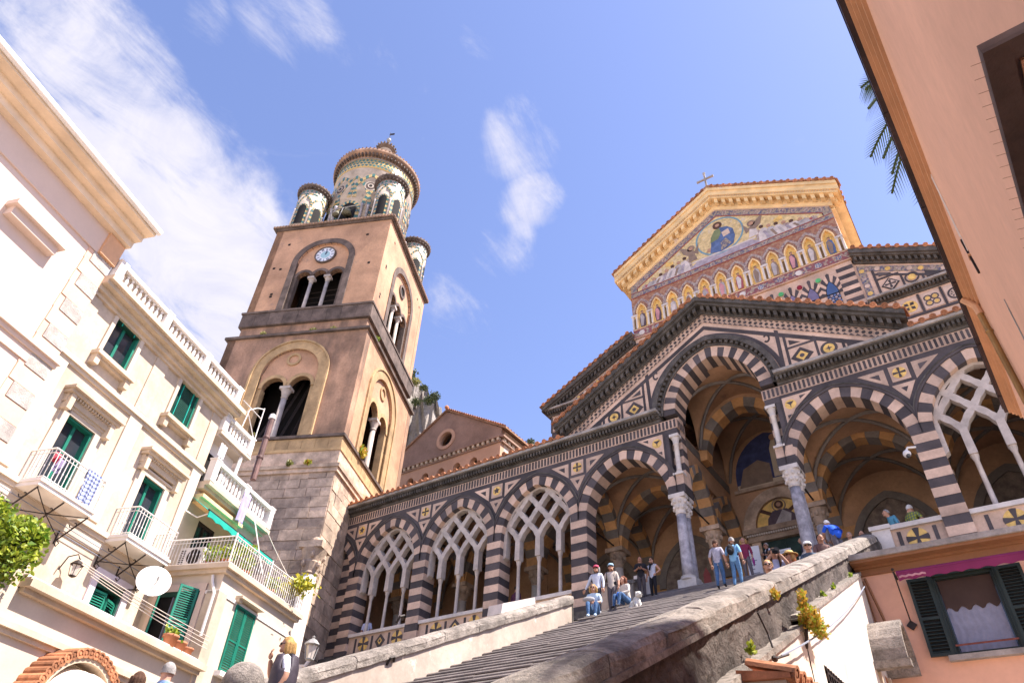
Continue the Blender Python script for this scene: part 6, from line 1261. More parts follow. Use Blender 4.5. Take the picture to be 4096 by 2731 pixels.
for x in (.74,3.2): ob('lozenge_plate',prism([(x-.1,6.6),(x,6.5),(x+.1,6.6),(x,6.7)],-.05,-.02),IRON,ma)
# barrel hood over a side door in the whitewashed wall
hd=thing('concrete_hood','weathered concrete barrel hood over a side door','door hood',(-2.42,15.75,0))
V=[];F=[];n=12
for t_ in (0,.1):
    for x in (0,.62):
        for i in range(n+1): a=math.pi*i/n; V.append((x,-(.62-t_)*math.cos(a),5.62+(.88-t_)*math.sin(a)))
m=n+1
for i in range(n): F+=[(i,m+i,m+i+1,i+1),(2*m+i+1,3*m+i+1,3*m+i,2*m+i),(m+i,3*m+i,3*m+i+1,m+i+1),(i+1,2*m+i+1,2*m+i,i)]
F+=[(0,2*m,3*m,m),(n,m+n,3*m+n,2*m+n)]
ob('barrel',(V,[tuple(reversed(f)) for f in F]),COPING,hd); ob('lip',box(0,.66,-.70,-.5,5.5,5.63),COPING,hd); ob('side_door',box(-.02,.03,-.4,.4,3.4,5.6),BRWN,hd); ob('door_frame',cat(box(-.02,.08,-.5,-.4,3.4,5.6),box(-.02,.08,.4,.5,3.4,5.6)),BEIGE,hd)
dp_=tag(ob('drain_cable',cat(tube([(-2.32,16.42,7.65),(-2.25,16.40,7.2),(-2.2,16.42,6.9),(-2.15,16.42,6.55)],.03,5),tube([(-2.37,16.42,7.6),(-2.33,16.42,6.4)],.02,5)),BRWN),'brown twisted cables down the corner of the orange house','cable')
# ---- tall salmon house close on the right
th=R_(86.95); nx,ny_=math.sin(th),-math.cos(th); DW_=.53
hR=thing('salmon_house','salmon house with moulded eaves and dark gutter close on the right','house',(nx*DW_,ny_*DW_,0),th-math.pi)
# local x runs towards the viewer, y into the wall
ob('wall',box(-11.008,5.76,0,3.2,0,7.616),SALMON,hR)
ob('eave_moulding',cat(box(-11.04,5.76,-0.032,3.2,7.526,7.584),box(-11.04,5.76,-0.064,3.2,7.584,7.629)),SALMON2,hR); ob('eave_soffit',cat(box(-11.072,5.76,-0.096,3.2,7.629,7.667),box(-11.072,5.76,-0.128,3.2,7.667,7.712)),SALMON2,hR)
ob('gutter',cat(box(-11.072,5.76,-0.174,-0.122,7.686,7.757),box(-11.072,5.76,-0.182,-0.115,7.757,7.776)),GUTTER,hR)
for i in range(10): ob('gutter_clip',box(-10.6+i*1.4,-10.56+i*1.4,-0.178,-0.122,7.679,7.693),GUTTER,hR)
ob('roof',([(-11.072,-0.16,7.744),(-11.072,3.2,8.256),(5.76,3.2,8.256),(5.76,-0.16,7.744),(-11.072,-0.16,7.782),(-11.072,3.2,8.32),(5.76,3.2,8.32),(5.76,-0.16,7.782)],[tuple(f) for f in BF]),ROOFC,hR)
ob('downpipe',cat(tube([(-8.128,-0.045,0),(-8.128,-0.045,7.424)],0.035,10),*[lathe([(.038,z),(.045,z+.02),(.038,z+.04)],10,(-8.128,-0.045)) for z in (7.104,5.824,4.544)]),PIPE,hR); ob('pipe_collar',tube([(-8.128,-0.045,7.392),(-8.128,-0.051,7.52),(-8.128,-0.141,7.68)],0.042,8),SALMON2,hR)
ob('duct_dark',box(-6.285,-6.246,-0.019,0,6.528,6.976),IRON,hR); ob('white_cables',cat(tube([(-5.824,-0.008,7.52),(-6.208,-0.009,6.976)],0.006,5),tube([(-5.76,-0.008,7.488),(-6.221,-0.008,6.784)],0.004,5),tube([(-5.888,-0.006,7.424),(-6.182,-0.008,7.04)],0.004,5)),WHITE,hR); ob('duct_clip',box(-6.31,-6.221,-0.026,0,6.733,6.752),SALMON2,hR)
ob('white_cables',cat(tube([(-5.568,-0.006,5.632),(-5.824,-0.008,4.928)],0.004,5),tube([(-5.619,-0.006,5.568),(-5.856,-0.008,4.928)],0.004,5)),STEEL,hR)
# dark-framed projecting slab with bird spikes
sl_=ob('door_cornice',box(-3.2,-1.142,-0.243,0,3.046,3.066),TDARK,hR); ob('cornice_rim',cat(box(-3.2,-1.142,-0.243,-0.192,3.034,3.046),box(-1.194,-1.142,-0.192,0,3.034,3.046)),TDARK,sl_); ob('inner_moulding',cat(box(-3.2,-1.21,-0.182,-0.157,3.037,3.046),box(-1.235,-1.21,-0.157,0,3.037,3.046)),SALMON2,sl_); ob('soffit_panel',box(-3.2,-1.248,-0.15,0,3.04,3.046),SALM3,sl_)
for i in range(22): ob('bird_spike',tube([(-1.17-i*.04,-0.243,3.043),(-1.17-i*.04,-0.266,3.048)],.0006,3),BRWN,sl_)
bk=tag(ob('iron_bracket',cat(box(-.03,.03,-.08,.0,-.01,.03),box(-.025,.025,-.09,-.06,-.16,.03),box(-.03,.03,-.1,.0,-.18,-.15)),flat('blue_black_iron',(.03,.03,.05))),'dark blue iron bracket on the salmon wall at the right edge','bracket'); bk.rotation_euler=(0,0,th-math.pi); bk.location=(nx*DW_+math.cos(th)*7.4,ny_*DW_+math.sin(th)*7.4,5.536)
# ---- chapel behind the porch roof
ch=thing('gabled_chapel','plain tan gabled chapel with round window and small arched lights behind the porch roof','chapel',(-30.2,33,0))
ow=.34; wins=[3.0+.0,1.52,.05,-1.42,-2.85]
fw=[];xs=[-5.9]+sum([[w-ow,w+ow] for w in sorted(wins)],[])+[5.27]
for i in range(0,len(xs),2): fw.append(box(xs[i],xs[i+1],0,.4,9,27.1))
for w in wins: a=at(w,26.15,full(ow,.4,0,8)); fw.append(strip(a,[(p[0],27.1) for p in a],0,.4)); fw.append(box(w-ow,w+ow,0,.4,9,24.6))
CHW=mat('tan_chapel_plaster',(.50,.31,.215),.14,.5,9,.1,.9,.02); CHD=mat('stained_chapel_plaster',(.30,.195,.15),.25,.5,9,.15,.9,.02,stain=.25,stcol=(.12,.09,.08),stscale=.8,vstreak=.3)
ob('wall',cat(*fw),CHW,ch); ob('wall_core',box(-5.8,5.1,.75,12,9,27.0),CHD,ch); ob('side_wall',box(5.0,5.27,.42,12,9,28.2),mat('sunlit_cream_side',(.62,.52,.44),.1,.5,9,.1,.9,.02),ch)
ang=[math.pi*2*i/24 for i in range(25)]
gt=[(-5.9,27.55),(5.27,27.55),(5.27,28.25),(0,31.45),(-5.9,27.9)]
# gable as a ring of pieces round the oculus
oc=(.2,28.92); g=[]
left=[(-5.9,27.3),(oc[0]-.62,27.3),(oc[0]-.62,30.9),(0-.42,31.2),(-5.9,27.9)]; right=[(oc[0]+.62,27.3),(5.27,27.3),(5.27,28.25),(oc[0]+.62,31.0)]
up=[(oc[0]+.62*math.cos(a),oc[1]+.62*math.sin(a)) for a in [math.pi-math.pi*i/12 for i in range(13)]]; dn=[(oc[0]+.62*math.cos(a),oc[1]-.62*math.sin(a)) for a in [math.pi-math.pi*i/12 for i in range(13)]]
ob('gable',cat(prism(left,.02,.4),prism(right,.02,.4),strip(up,[(p[0],min(31.42,31.42-abs(p[0])*.6)) for p in up],.02,.4),strip([(p[0],27.3) for p in dn],dn,.02,.4)),CHD,ch)
ob('oculus_ring',annulus(oc,.60,.86,-.06,.2,28),CHW,ch); ob('oculus_back',disc(oc,.66,.7,.8,20),BLACK,ch)
ob('corbel_table',cat(box(-5.95,5.3,-.1,.3,27.08,27.2),box(-5.95,5.32,-.24,.3,27.42,27.55)),CHD,ch)
for i in range(26): ob('corbel',cat(box(-5.7+i*.43,-5.52+i*.43,-.2,.02,27.2,27.42)),BEIGE,ch)
ob('side_corbel_table',cat(box(5.2,5.45,.0,12,27.08,27.2),box(5.2,5.6,-.1,12,27.42,27.55)),CHD,ch)
for i in range(20): ob('corbel',box(5.2,5.48,.2+i*.5,.4+i*.5,27.2,27.42),BEIGE,ch)
for s,e in ((1,5.75),(-1,6.2)):
    zE=31.62-.605*e; ob('roof',([(0,-.12,31.62),(s*e,-.12,zE),(s*e,12.5,zE),(0,12.5,31.62),(0,-.12,31.48),(s*e,-.12,zE-.14),(s*e,12.5,zE-.14),(0,12.5,31.48)],[tuple(f) for f in BF]),ROOFC,ch)
for i in range(24): ob('roof_tile',TILE,None,ch,loc=(5.55,-.0+i*.36,31.64-.605*5.55),rot=(R_(31),0,R_(90)))
for i in range(26): ob('edge_tile',TILE,None,ch,loc=(.1+i*.215,-.14,31.66-.605*(.1+i*.215)),rot=(0,math.atan(.605),0)).scale=(.7,.7,.7)
ob('ridge_cap',ellip((0,-.1,31.75),(.17,.2,.17),8,6),TERRA,ch)
# ---- cliff
random.seed(21)
prof=[(152,39),(146,39),(140,38),(136.6,36.0),(135,35.3),(133.6,34.6),(133.1,33.9),(132.75,32.8),(132.6,31.4),(132.5,29.5),(131,27.5),(128,28),(125.4,30.4),(124.6,31.7),(123.6,31.75),(122.4,30.9),(121,31.5),(118,31),(112,30)]
def el_at(az):
    for (a,b),(c,d) in zip(prof[:-1],prof[1:]):
        if c<=az<=a: return b+(d-b)*(a-az)/(a-c)
    return 30
V=[];F=[];na,nr=150,26
azs=[152-40*i/na for i in range(na+1)]
for j in range(nr+1):
    for i,a in enumerate(azs):
        t=j/nr; e=el_at(a)+.25*math.sin(a*7.1)*t; el=8+(e-8)*t; d=150+10*t*t+random.uniform(-2.2,2.2)+3*math.sin(a*2.3+j*.7); A=R_(a); V.append((d*math.cos(A),d*math.sin(A),1.6+d*math.tan(R_(el))))
for j in range(nr):
    for i in range(na): q=j*(na+1)+i; F.append((q,q+1,q+na+2,q+na+1))
k=len(V)
for i,a in enumerate(azs): A=R_(a); V.append((420*math.cos(A),420*math.sin(A),V[nr*(na+1)+i][2]-8))
for i in range(na): q=nr*(na+1)+i; F.append((q,q+1,k+i+1,k+i))
struct(ob('cliff',(V,F),ROCK))
rnd=random.Random(4)
for idx,(az,dz,r,lab) in enumerate(((136.9,.4,2.6,'dark bush on the cliff top beside the tower'),(133.95,.0,1.7,'round dark bush on the cliff edge, farthest right'),(135.1,.0,1.3,'low scrub in the middle of the cliff top'),(136.0,.0,1.5,'yellowish scrub on the cliff top near the tower'),(124.2,.0,1.2,'far dark bush on the low cliff beyond the chapel'),(134.4,-1.6,1.6,'scrub clinging below the cliff edge'),(135.6,-3.6,1.4,'scrub patch half way down the cliff'))):
    A=R_(az); e=R_(el_at(az)+dz*.4); d=149; p=(d*math.cos(A),d*math.sin(A),1.6+d*math.tan(e))
    def sh_(q,r=r): v=Vector((q.gauss(0,1),q.gauss(0,1),q.gauss(0,1))).normalized()*q.uniform(.3,1); return Vector((v.x*r,v.y*r,v.z*r*.7))
    plant('cliff_bush',lab,'bush',p,leaves(420,None,r*.28,50+idx,.3,sh_),DLEAF if idx!=3 else LEAF3,group='bushes on the cliff')
# ---- palm behind the salmon house
pb=(1.86,7.0,0); pz=10.6
pm=thing('palm_tree','palm crown showing above the salmon house eaves','palm tree',pb)
ob('trunk',tube([(0,0,0),(.05,.05,6),(.0,0,pz-.1)],[.24,.2,.17],10),flat('palm_trunk',(.14,.10,.07)),pm)
rnd=random.Random(9)
for k in range(34):
    az=2*math.pi*k/34+rnd.uniform(-.1,.1); lift=rnd.uniform(-.25,1.1); ln=rnd.uniform(1.2,1.55); V=[];F=[]; pts=[]
    for i in range(13): t=i/12; r=ln*t*math.cos(lift*.6); z=ln*(math.sin(lift)*t-.75*t*t); pts.append(Vector((r*math.cos(az),r*math.sin(az),pz+z)))
    for i in range(1,13):
        d=(pts[i]-pts[i-1]).normalized(); s=d.cross(Vector((0,0,1))).normalized()
        for q in range(3):
            b=pts[i-1].lerp(pts[i],q/3); wl=.34*(math.sin(math.pi*min(1,(i+q/3)/13))**.6)+.08
            for sg in (-1,1):
                e=b+s*sg*wl*.8+d*wl*.75-Vector((0,0,wl*.35)); w=d*.014; n0=len(V); V+=[tuple(b-w),tuple(b+w),tuple(e)]; F.append((n0,n0+1,n0+2))
    ob('frond',cat((V,F),tube([tuple(p) for p in pts],.02,4)),PALM,pm)
# ---- plants on walls
def bushsh(rx,ry,rz): 
    def f(r): v=Vector((r.gauss(0,1),r.gauss(0,1),r.gauss(0,1))).normalized()*r.uniform(.35,1); return Vector((v.x*rx,v.y*ry,v.z*rz))
    return f
sb=thing('wall_shrub','red and yellow-green shrub growing on the whitewashed wall ledge','shrub',(-2.25,10.2,4.95)); ob('leaves',cat(leaves(900,None,.05,2,.3,bushsh(.15,.24,.17)),shift(leaves(260,None,.045,3,.5,bushsh(.07,.1,.16)),(0,-.24,.16)),shift(leaves(320,None,.05,4,.0,bushsh(.11,.17,.12)),(.03,.26,-.08))),LEAF2,sb); ob('stem',tube([(-.15,.05,-.35),(-.08,0,-.1),(0,0,.1)],.025,5),ROUGH,sb)
for i,(x,y,z,lab) in enumerate(((-2.42,13.3,6.4,'green weed tuft on the upper wall ledge'),(-2.42,7.9,3.98,'small weed near the lower end of the wall ledge'),(-2.42,15.4,7.35,'small weed beside the orange house corner'),(-2.42,12.3,5.95,'thin grass on the wall ledge above the cable'),(-2.42,9.3,5.0,'tiny yellow weed below the thick coping'))):
    t=thing('wall_weed',lab,'weed',(x,y,z),0,'weeds on the stair wall'); ob('leaves',leaves(60,None,.055,60+i,.9,bushsh(.04,.08,.09)),LEAF if i!=4 else LEAF2,t)
def twp(u_,v_,z): 
    return (tower.location.x+u_*ct_-v_*st_,tower.location.y+u_*st_+v_*ct_,z)
for i,(u_,v_,z,lab,sc,mm) in enumerate(((4.5,-2.1,20.95,'yellow-green tuft at the foot of the tower side window',.5,LEAF2),(-.6,-4.6,20.85,'weed on the sill of the tower front window',.22,LEAF3),(2.0,-4.7,18.95,'grass on the stone base moulding of the tower',.3,LEAF3),(3.0,-4.7,18.95,'pinkish weed near the corner of the tower base',.26,LEAF2),(.9,-4.3,28.2,'dry grass in the middle of the tower ledge',.32,LEAF3),(2.2,-4.3,28.2,'dry grass near the corner of the tower ledge',.32,LEAF3),(-2.2,-4.5,28.15,'low weeds at the left of the tower ledge',.26,LEAF3),(4.55,-3.2,28.15,'weed on the side ledge of the tower',.26,LEAF))):
    t=thing('tower_weed',lab,'weed',twp(u_,v_,z),0,'weeds on the tower'); ob('leaves',leaves(150,None,sc*.55,80+i,1.0,bushsh(sc*.6,sc*.6,sc*.6)),mm,t)
cam_=thing('security_camera','white dome security camera on the striped pier beside the right arch','camera',(-.78,FY-.1,13.45)); ob('arm',tube([(.12,.1,.12),(-.1,-.02,.1),(-.16,-.05,.0)],.035,6),WHITE,cam_); ob('dome',ellip((-.17,-.06,-.12),(.12,.12,.13),12,8),WHITE,cam_,True); ob('lens',ellip((-.15,-.1,-.2),(.075,.075,.075),8,6),GLASS,cam_)
# ================================================================ people
SKIN=mat('skin',(.46,.25,.17),.1,6,40,.03,.6,.12); SKIN2=mat('tanned_skin',(.34,.17,.11),.1,6,40,.03,.6,.1)
def clo(n,c,v=.16): 
    k='cloth_'+n
    return MATS.get(k) or mat(k,c,v,7,16,.7,.85,0,bdist=.03)
HAIRS={'blonde':clo('blonde_hair',(.42,.25,.09),.3),'grey':clo('grey_hair',(.30,.28,.27),.35),'white':clo('white_hair',(.66,.63,.60),.15),'brown':clo('brown_hair',(.075,.035,.02),.3),'black':clo('black_hair',(.018,.014,.012),.3),'red':clo('auburn_hair',(.16,.05,.025),.3)}
SHOE=clo('dark_shoe',(.03,.028,.03)); SHOEW=clo('white_shoe',(.55,.55,.56))
# skeleton in units of body height, facing -y
BASE=dict(pel=(0,0,.525,.078),spi=(0,0,.62,.070),che=(0,.0,.735,.085),nek=(0,.005,.832,.034),hed=(0,-.012,.885,.050),top=(0,-.008,.945,.050))
for s,q in ((-1,'l'),(1,'r')):
    BASE.update({'sh'+q:(s*.10,0,.80,.040),'el'+q:(s*.135,.015,.635,.029),'wr'+q:(s*.145,-.03,.50,.020),
                 'hi'+q:(s*.048,0,.50,.060),'kn'+q:(s*.052,-.012,.285,.042),'an'+q:(s*.052,.012,.050,.027),'to'+q:(s*.058,-.075,.022,.023)})
BONES=[('pel','spi','t'),('spi','che','t'),('che','nek','t'),('nek','hed','h'),('hed','top','h')]
for q in 'lr': BONES+=[('che','sh'+q,'t'),('sh'+q,'el'+q,'u'),('el'+q,'wr'+q,'f'),('pel','hi'+q,'b'),('hi'+q,'kn'+q,'b'),('kn'+q,'an'+q,'c'),('an'+q,'to'+q,'s')]
def person(label,loc,rz,h,top,bottom,hair='brown',hs='short',pose=None,sleeve=.6,shoe=None,skin=SKIN,group=None,girth=1.0,skirt=False,hips=1.0,headturn=0):
    "one continuous skinned body; hair, hats and bags are children"
    J=dict(BASE); J.update(pose or {})
    t=thing('person',label,'person',loc,rz,group)
    names=list(J); V=[tuple(c*h for c in J[n][:3]) for n in names]; idx={n:i for i,n in enumerate(names)}
    me=bpy.data.meshes.new('sk'); me.from_pydata(V,[(idx[a],idx[b]) for a,b,_ in BONES],[]); o=bpy.data.objects.new('sk',me); COL.objects.link(o)
    md=o.modifiers.new('skin','SKIN'); md.use_smooth_shade=True; md.branch_smoothing=.3
    for i,n in enumerate(names):
        r=(J[n][3] if len(J[n])>3 else BASE[n][3])*h
        g=girth if n in('pel','spi','che','hil','hir') else 1+.4*(girth-1)
        sx,sy=(1.28,.86) if n in('pel','spi','che') else (1,1)
        if n=='pel': sx*=hips
        me.skin_vertices[0].data[i].radius=(r*g*sx,r*g*sy)
    me.skin_vertices[0].data[idx['pel']].use_root=True
    o.modifiers.new('sub','SUBSURF').levels=1; o.modifiers['sub'].render_levels=1
    dg=bpy.context.evaluated_depsgraph_get(); bm_=bpy.data.meshes.new_from_object(o.evaluated_get(dg)); bpy.data.objects.remove(o)
    vs=[v.co.copy() for v in bm_.vertices]; fs=[tuple(p.vertices) for p in bm_.polygons]; bpy.data.meshes.remove(bm_)
    mats=[skin,top,bottom,shoe or SHOE]; mi=[]
    P3={n:Vector(J[n][:3])*h for n in names}; R3={n:(J[n][3] if len(J[n])>3 else BASE[n][3])*h for n in names}
    for f in fs:
        c=sum((vs[i] for i in f),Vector())/len(f); best=None
        for a,b,kd in BONES:
            A,B=P3[a],P3[b]; d=B-A; tt=max(0,min(1,(c-A).dot(d)/d.length_squared)); ds=(c-(A+d*tt)).length-(R3[a]*(1-tt)+R3[b]*tt)
            if best is None or ds<best[0]: best=(ds,kd,tt)
        _,kd,tt=best
        mi.append(0 if kd=='h' else 1 if kd=='t' else (1 if tt<sleeve*2 else 0) if kd=='u' else (1 if sleeve>.5+tt*.5 else 0) if kd=='f' else 2 if kd=='b' else (0 if skirt and tt>.2 else 2) if kd=='c' else 3)
    g=([tuple(v) for v in vs],fs)
    extra=[];em=[]
    def add(gg,m): extra.append(gg); em.extend([m]*len(gg[1]))
    H=P3['hed']; Tp=P3['top']; up=(Tp-H).normalized(); fx=Vector((math.sin(headturn),-math.cos(headturn),0)); rt=up.cross(-fx).normalized(); rt=Vector((math.cos(headturn),math.sin(headturn),0)); C0=(H+Tp)/2
    add(ellip(tuple(C0+fx*.003*h),(.047*h,.056*h,.068*h),14,10),0)                   # skull and jaw
    add(ellip(tuple(C0+fx*.058*h-up*.006*h),(.010*h,.016*h,.013*h),8,6),0)             # nose
    add(ellip(tuple(C0+fx*.044*h-up*.042*h),(.026*h,.018*h,.018*h),8,6),0)             # chin
    for s in (-1,1): add(ellip(tuple(C0+rt*s*.048*h-up*.006*h),(.009*h,.016*h,.02*h),6,5),0)   # ears
    for q in 'lr':                                                                  # hands: palm and five bent fingers
        w=P3['wr'+q]; d=(w-P3['el'+q]).normalized(); sd_=d.cross(Vector((0,1,0)) if abs(d.y)<.9 else Vector((1,0,0))).normalized(); nn=sd_.cross(d).normalized()
        add(ellip(tuple(w+d*.028*h),(.022*h,.020*h,.030*h),8,6),0)
        for k,(off,ln) in enumerate(((-.017,.040),(-.006,.047),(.006,.044),(.016,.035))):
            b=w+d*.045*h+sd_*off*h; m1=b+d*ln*.5*h+nn*.006*h; e=m1+d*ln*.45*h+nn*.018*h; add(tube([tuple(b),tuple(m1),tuple(e)],[.0068*h,.0062*h,.0048*h],5),0)
        b=w+d*.018*h+sd_*-.02*h; add(tube([tuple(b),tuple(b+d*.02*h-sd_*.018*h+nn*.01*h),tuple(b+d*.042*h-sd_*.016*h+nn*.018*h)],[.008*h,.007*h,.0055*h],5),0)
    allg=cat(g,*extra); b_=ob('body',allg,mats,t,True)
    b_.data.polygons.foreach_set('material_index',mi+em)
    # eyes and mouth
    ob('face',cat(*[ellip(tuple(C0+fx*.050*h+rt*s*.018*h+up*.006*h),(.008*h,.006*h,.005*h),6,5) for s in (-1,1)],ellip(tuple(C0+fx*.054*h-up*.032*h),(.014*h,.005*h,.004*h),6,5)),FHAIR,t)
    if hs!='none':
        hm=HAIRS[hair]; drop={'short':.02,'bob':.075,'long':.16,'bald':.0}[hs]
        def hf(p):
            return 1.0
        V=[];F=[];nu,nv=18,10
        for j in range(nv+1):
            ph=math.pi*.5*j/nv*1.02
            for i in range(nu):
                a=2*math.pi*i/nu; front=max(0,math.sin(a))  # sin(a)=1 is the face side
                lim=(math.pi*.5)*(1-.42*front**.7) if hs!='bald' else math.pi*.28
                pp=min(ph,lim); q=up*math.cos(pp)*.074*h+(rt*math.cos(a)+fx*math.sin(a))*math.sin(pp)*.058*h
                q=C0+q-fx*.004*h+up*.004*h
                if ph>lim*.99 and front<.35: q=q-up*drop*h*(1-front*1.5)-fx*.012*h*(1 if drop>.05 else 0)
                wob=1+.03*math.sin(i*2.4+j*1.7); V.append(tuple(C0+(q-C0)*wob))
        for j in range(nv):
            for i in range(nu): k=(i+1)%nu; F.append((j*nu+i,(j+1)*nu+i,(j+1)*nu+k,j*nu+k))
        hr=ob('hair',(V,F),hm,t,True)
        if hs in('bob','long'):
            pts=[]; 
            for k in range(9):
                a=math.pi*(1.02+.96*k/8); pts.append((rt*math.cos(a)+fx*math.sin(a)))
            gg=[]
            for k,dv in enumerate(pts):
                s0=C0+dv*.056*h+up*.0*h; s1=C0+dv*.060*h-up*(drop*.75)*h; s2=C0+dv*.050*h-up*(drop*1.15+.01*(k%2))*h; gg.append(tube([tuple(s0+up*.03*h),tuple(s0),tuple(s1),tuple(s2)],[.018*h,.024*h,.023*h,.010*h],6))
            ob('hair_lengths',cat(*gg),hm,t,True)
    t['_c']=0; del t['_c']
    return t,dict(P=P3,C0=C0,up=up,fx=fx,rt=rt,h=h)
def glasses(t,d,m=None):
    h=d['h']; c=d['C0']+d['fx']*.056*h+d['up']*.006*h
    ob('sunglasses',cat(*[ellip(tuple(c+d['rt']*s*.020*h),(.017*h,.010*h,.012*h),8,6) for s in (-1,1)],tube([tuple(c-d['rt']*.045*h+d['up']*.004*h),tuple(c+d['rt']*.045*h+d['up']*.004*h)],.003*h,4),*[tube([tuple(c+d['rt']*s*.042*h),tuple(c+d['rt']*s*.05*h-d['fx']*.06*h)],.003*h,4) for s in (-1,1)]),m or SHOE,t)
def cap(t,d,m,brim='front',r=.064):
    h=d['h']; c=d['C0']+d['up']*.022*h; g=lathe([(r*1.02*h,0),(r*h,.02*h),(r*.8*h,.048*h),(r*.35*h,.062*h),(0,.065*h)],16)
    g=([tuple(c+Vector(v)) for v in g[0]],g[1]); gs=[g]
    if brim=='front':
        p=[]; n=8
        V=[];F=[]
        for k in range(n+1):
            a=math.pi*k/n; u_=d['rt']*math.cos(a)*r*.95*h; e=u_+d['fx']*math.sin(a)*.075*h+d['fx']*.045*h-d['up']*.012*h*math.sin(a); V+=[tuple(c+u_+d['fx']*.03*h*math.sin(a)+d['up']*.006*h),tuple(c+e)]
        for k in range(n): F.append((2*k,2*k+1,2*k+3,2*k+2))
        gs.append((V,F))
    else: q=lathe([(r*h,.006*h),(.115*h,-.012*h),(.115*h,-.006*h),(r*h,.012*h)],20); gs.append(([tuple(c+Vector(v)) for v in q[0]],q[1]))
    ob('hat',cat(*gs),m,t,True)
def dz(J,keys,d): return {k:tuple(a+b for a,b in zip(J[k][:3],d))+J[k][3:] for k in keys}
def pose_sit(fwd=.2,drop=.0,armsfwd=True):
    P={}; up=-.40
    for k in ('pel','spi','che','nek','hed','top','shl','shr'): b=BASE[k]; P[k]=(b[0],b[1]-(.03 if k in('che','shl','shr') else .05 if k in('nek','hed','top') else 0),b[2]+up,b[3])
    for s,q in ((-1,'l'),(1,'r')):
        P['hi'+q]=(s*.06,-.01,.105,.062); P['kn'+q]=(s*.075,-.235,.215,.043); P['an'+q]=(s*.06,-.27,-.03,.027); P['to'+q]=(s*.065,-.355,-.055,.023)
        P['el'+q]=(s*.135,-.06,.26,.029); P['wr'+q]=(s*.05,-.17,.225,.020)
    return P
HIP=lambda q,s:{'el'+q:(s*.20,.04,.66,.029),'wr'+q:(s*.105,-.02,.575,.020)}
PHONE={'ell':(-.135,-.02,.64,.029),'wrl':(-.04,-.13,.665,.02),'elr':(.135,-.02,.64,.029),'wrr':(.045,-.13,.66,.02)}
WALK={'knl':(-.052,-.06,.30,.042),'anl':(-.052,-.05,.10,.027),'tol':(-.055,-.14,.075,.023),'anr':(.05,.05,.05,.027),'tor':(.055,-.03,.02,.023),'ell':(-.15,.03,.64,.029),'wrl':(-.16,-.01,.50,.02),'elr':(.15,.02,.64,.029),'wrr':(.155,-.05,.51,.02)}
JEANS=clo('blue_jeans',(.06,.13,.27),.3); GREYP=clo('grey_trousers',(.12,.105,.12)); LBLUE=clo('pale_blue_shirt',(.45,.58,.72),.1); BLKC=clo('black_cotton',(.015,.014,.018)); DGR=clo('dark_grey_trousers',(.05,.045,.055))
def onstep(x,y,dy=0): return (x,y,stz(y)+.005)
# left side of the stairs
t,d=person('woman in pink cap and pale blue shirt standing by the stair wall',onstep(-9.86,18.25),R_(8),1.5,clo('pale_shirt',(.52,.55,.64),.08),DGR,'grey','bob',{'wrl':(-.24,-.02,.52,.02),'ell':(-.18,.0,.64,.029)},1.0,SHOEW); cap(t,d,clo('pink_cap',(.50,.07,.13))); glasses(t,d)
t,d=person('man in tan shirt and pale blue cap with camera strap by the stair wall',onstep(-9.62,18.75),R_(12),1.52,clo('tan_shirt',(.55,.47,.41),.1),GREYP,'grey','short',{'wrl':(-.20,-.06,.50,.02),'ell':(-.17,.0,.63,.029)},.55,SHOE,girth=1.12); cap(t,d,clo('blue_cap',(.30,.45,.58))); glasses(t,d)
h=d['h']; ob('camera_strap',cat(tube([(-.085*h,-.07*h,.82*h),(-.07*h,-.10*h,.7*h),(-.06*h,-.095*h,.58*h)],.008*h,5),tube([(.085*h,-.07*h,.82*h),(.08*h,-.10*h,.7*h),(.10*h,-.09*h,.56*h)],.008*h,5)),BLKC,t); ob('camera',cbox((.10*h,-.10*h,.55*h),(.05*h,.04*h,.05*h)),BLKC,t)
t,d=person('blonde woman in pale blue shirt sitting on the steps with a grey bag',onstep(-9.35,17.12),R_(18),1.55,LBLUE,JEANS,'blonde','bob',pose_sit(),.55,LBLUE); glasses(t,d); h=d['h']; ob('bag',ellip((-.06*h,-.20*h,.27*h),(.11*h,.04*h,.05*h),10,7),clo('grey_bag',(.33,.32,.33)),t,True)
t,d=person('auburn-haired woman in cream cardigan sitting on the steps beside a white dog',onstep(-9.05,18.52),R_(-20),1.55,clo('cream_cardigan',(.58,.52,.46),.1),JEANS,'red','bob',pose_sit(),1.0,SHOE); h=d['h']; ob('blue_bag',ellip((.0,-.2*h,.2*h),(.05*h,.03*h,.05*h),8,6),clo('blue_bag',(.03,.16,.60)),t,True)
t,d=person('man in black polo shirt looking at his phone at the top of the steps',onstep(-9.72,21.1),R_(20),1.46,BLKC,clo('charcoal_trousers',(.075,.06,.065)),'black','short',PHONE,.5,SHOE,SKIN2,girth=1.08); h=d['h']; ob('phone',cbox((.0,-.185*h,.70*h),(.035*h,.01*h,.06*h)),BLKC,t)
STR=bpy.data.materials.new('striped_jersey'); STR.use_nodes=True
_n=STR.node_tree; _g=_n.nodes.new('ShaderNodeTexCoord'); _s=_n.nodes.new('ShaderNodeSeparateXYZ'); _n.links.new(_g.outputs['Object'],_s.inputs[0]); _a=_n.nodes.new('ShaderNodeMath'); _a.operation='MULTIPLY'; _a.inputs[1].default_value=26; _n.links.new(_s.outputs[2],_a.inputs[0]); _f=_n.nodes.new('ShaderNodeMath'); _f.operation='FRACT'; _n.links.new(_a.outputs[0],_f.inputs[0]); _r=_n.nodes.new('ShaderNodeValToRGB'); _r.color_ramp.interpolation='CONSTANT'; _r.color_ramp.elements[0].color=(.6,.6,.66,1); _r.color_ramp.elements[1].position=.68; _r.color_ramp.elements[1].color=(.06,.07,.14,1); _n.links.new(_f.outputs[0],_r.inputs[0]); _n.links.new(_r.outputs[0],_n.nodes['Principled BSDF'].inputs['Base Color'])
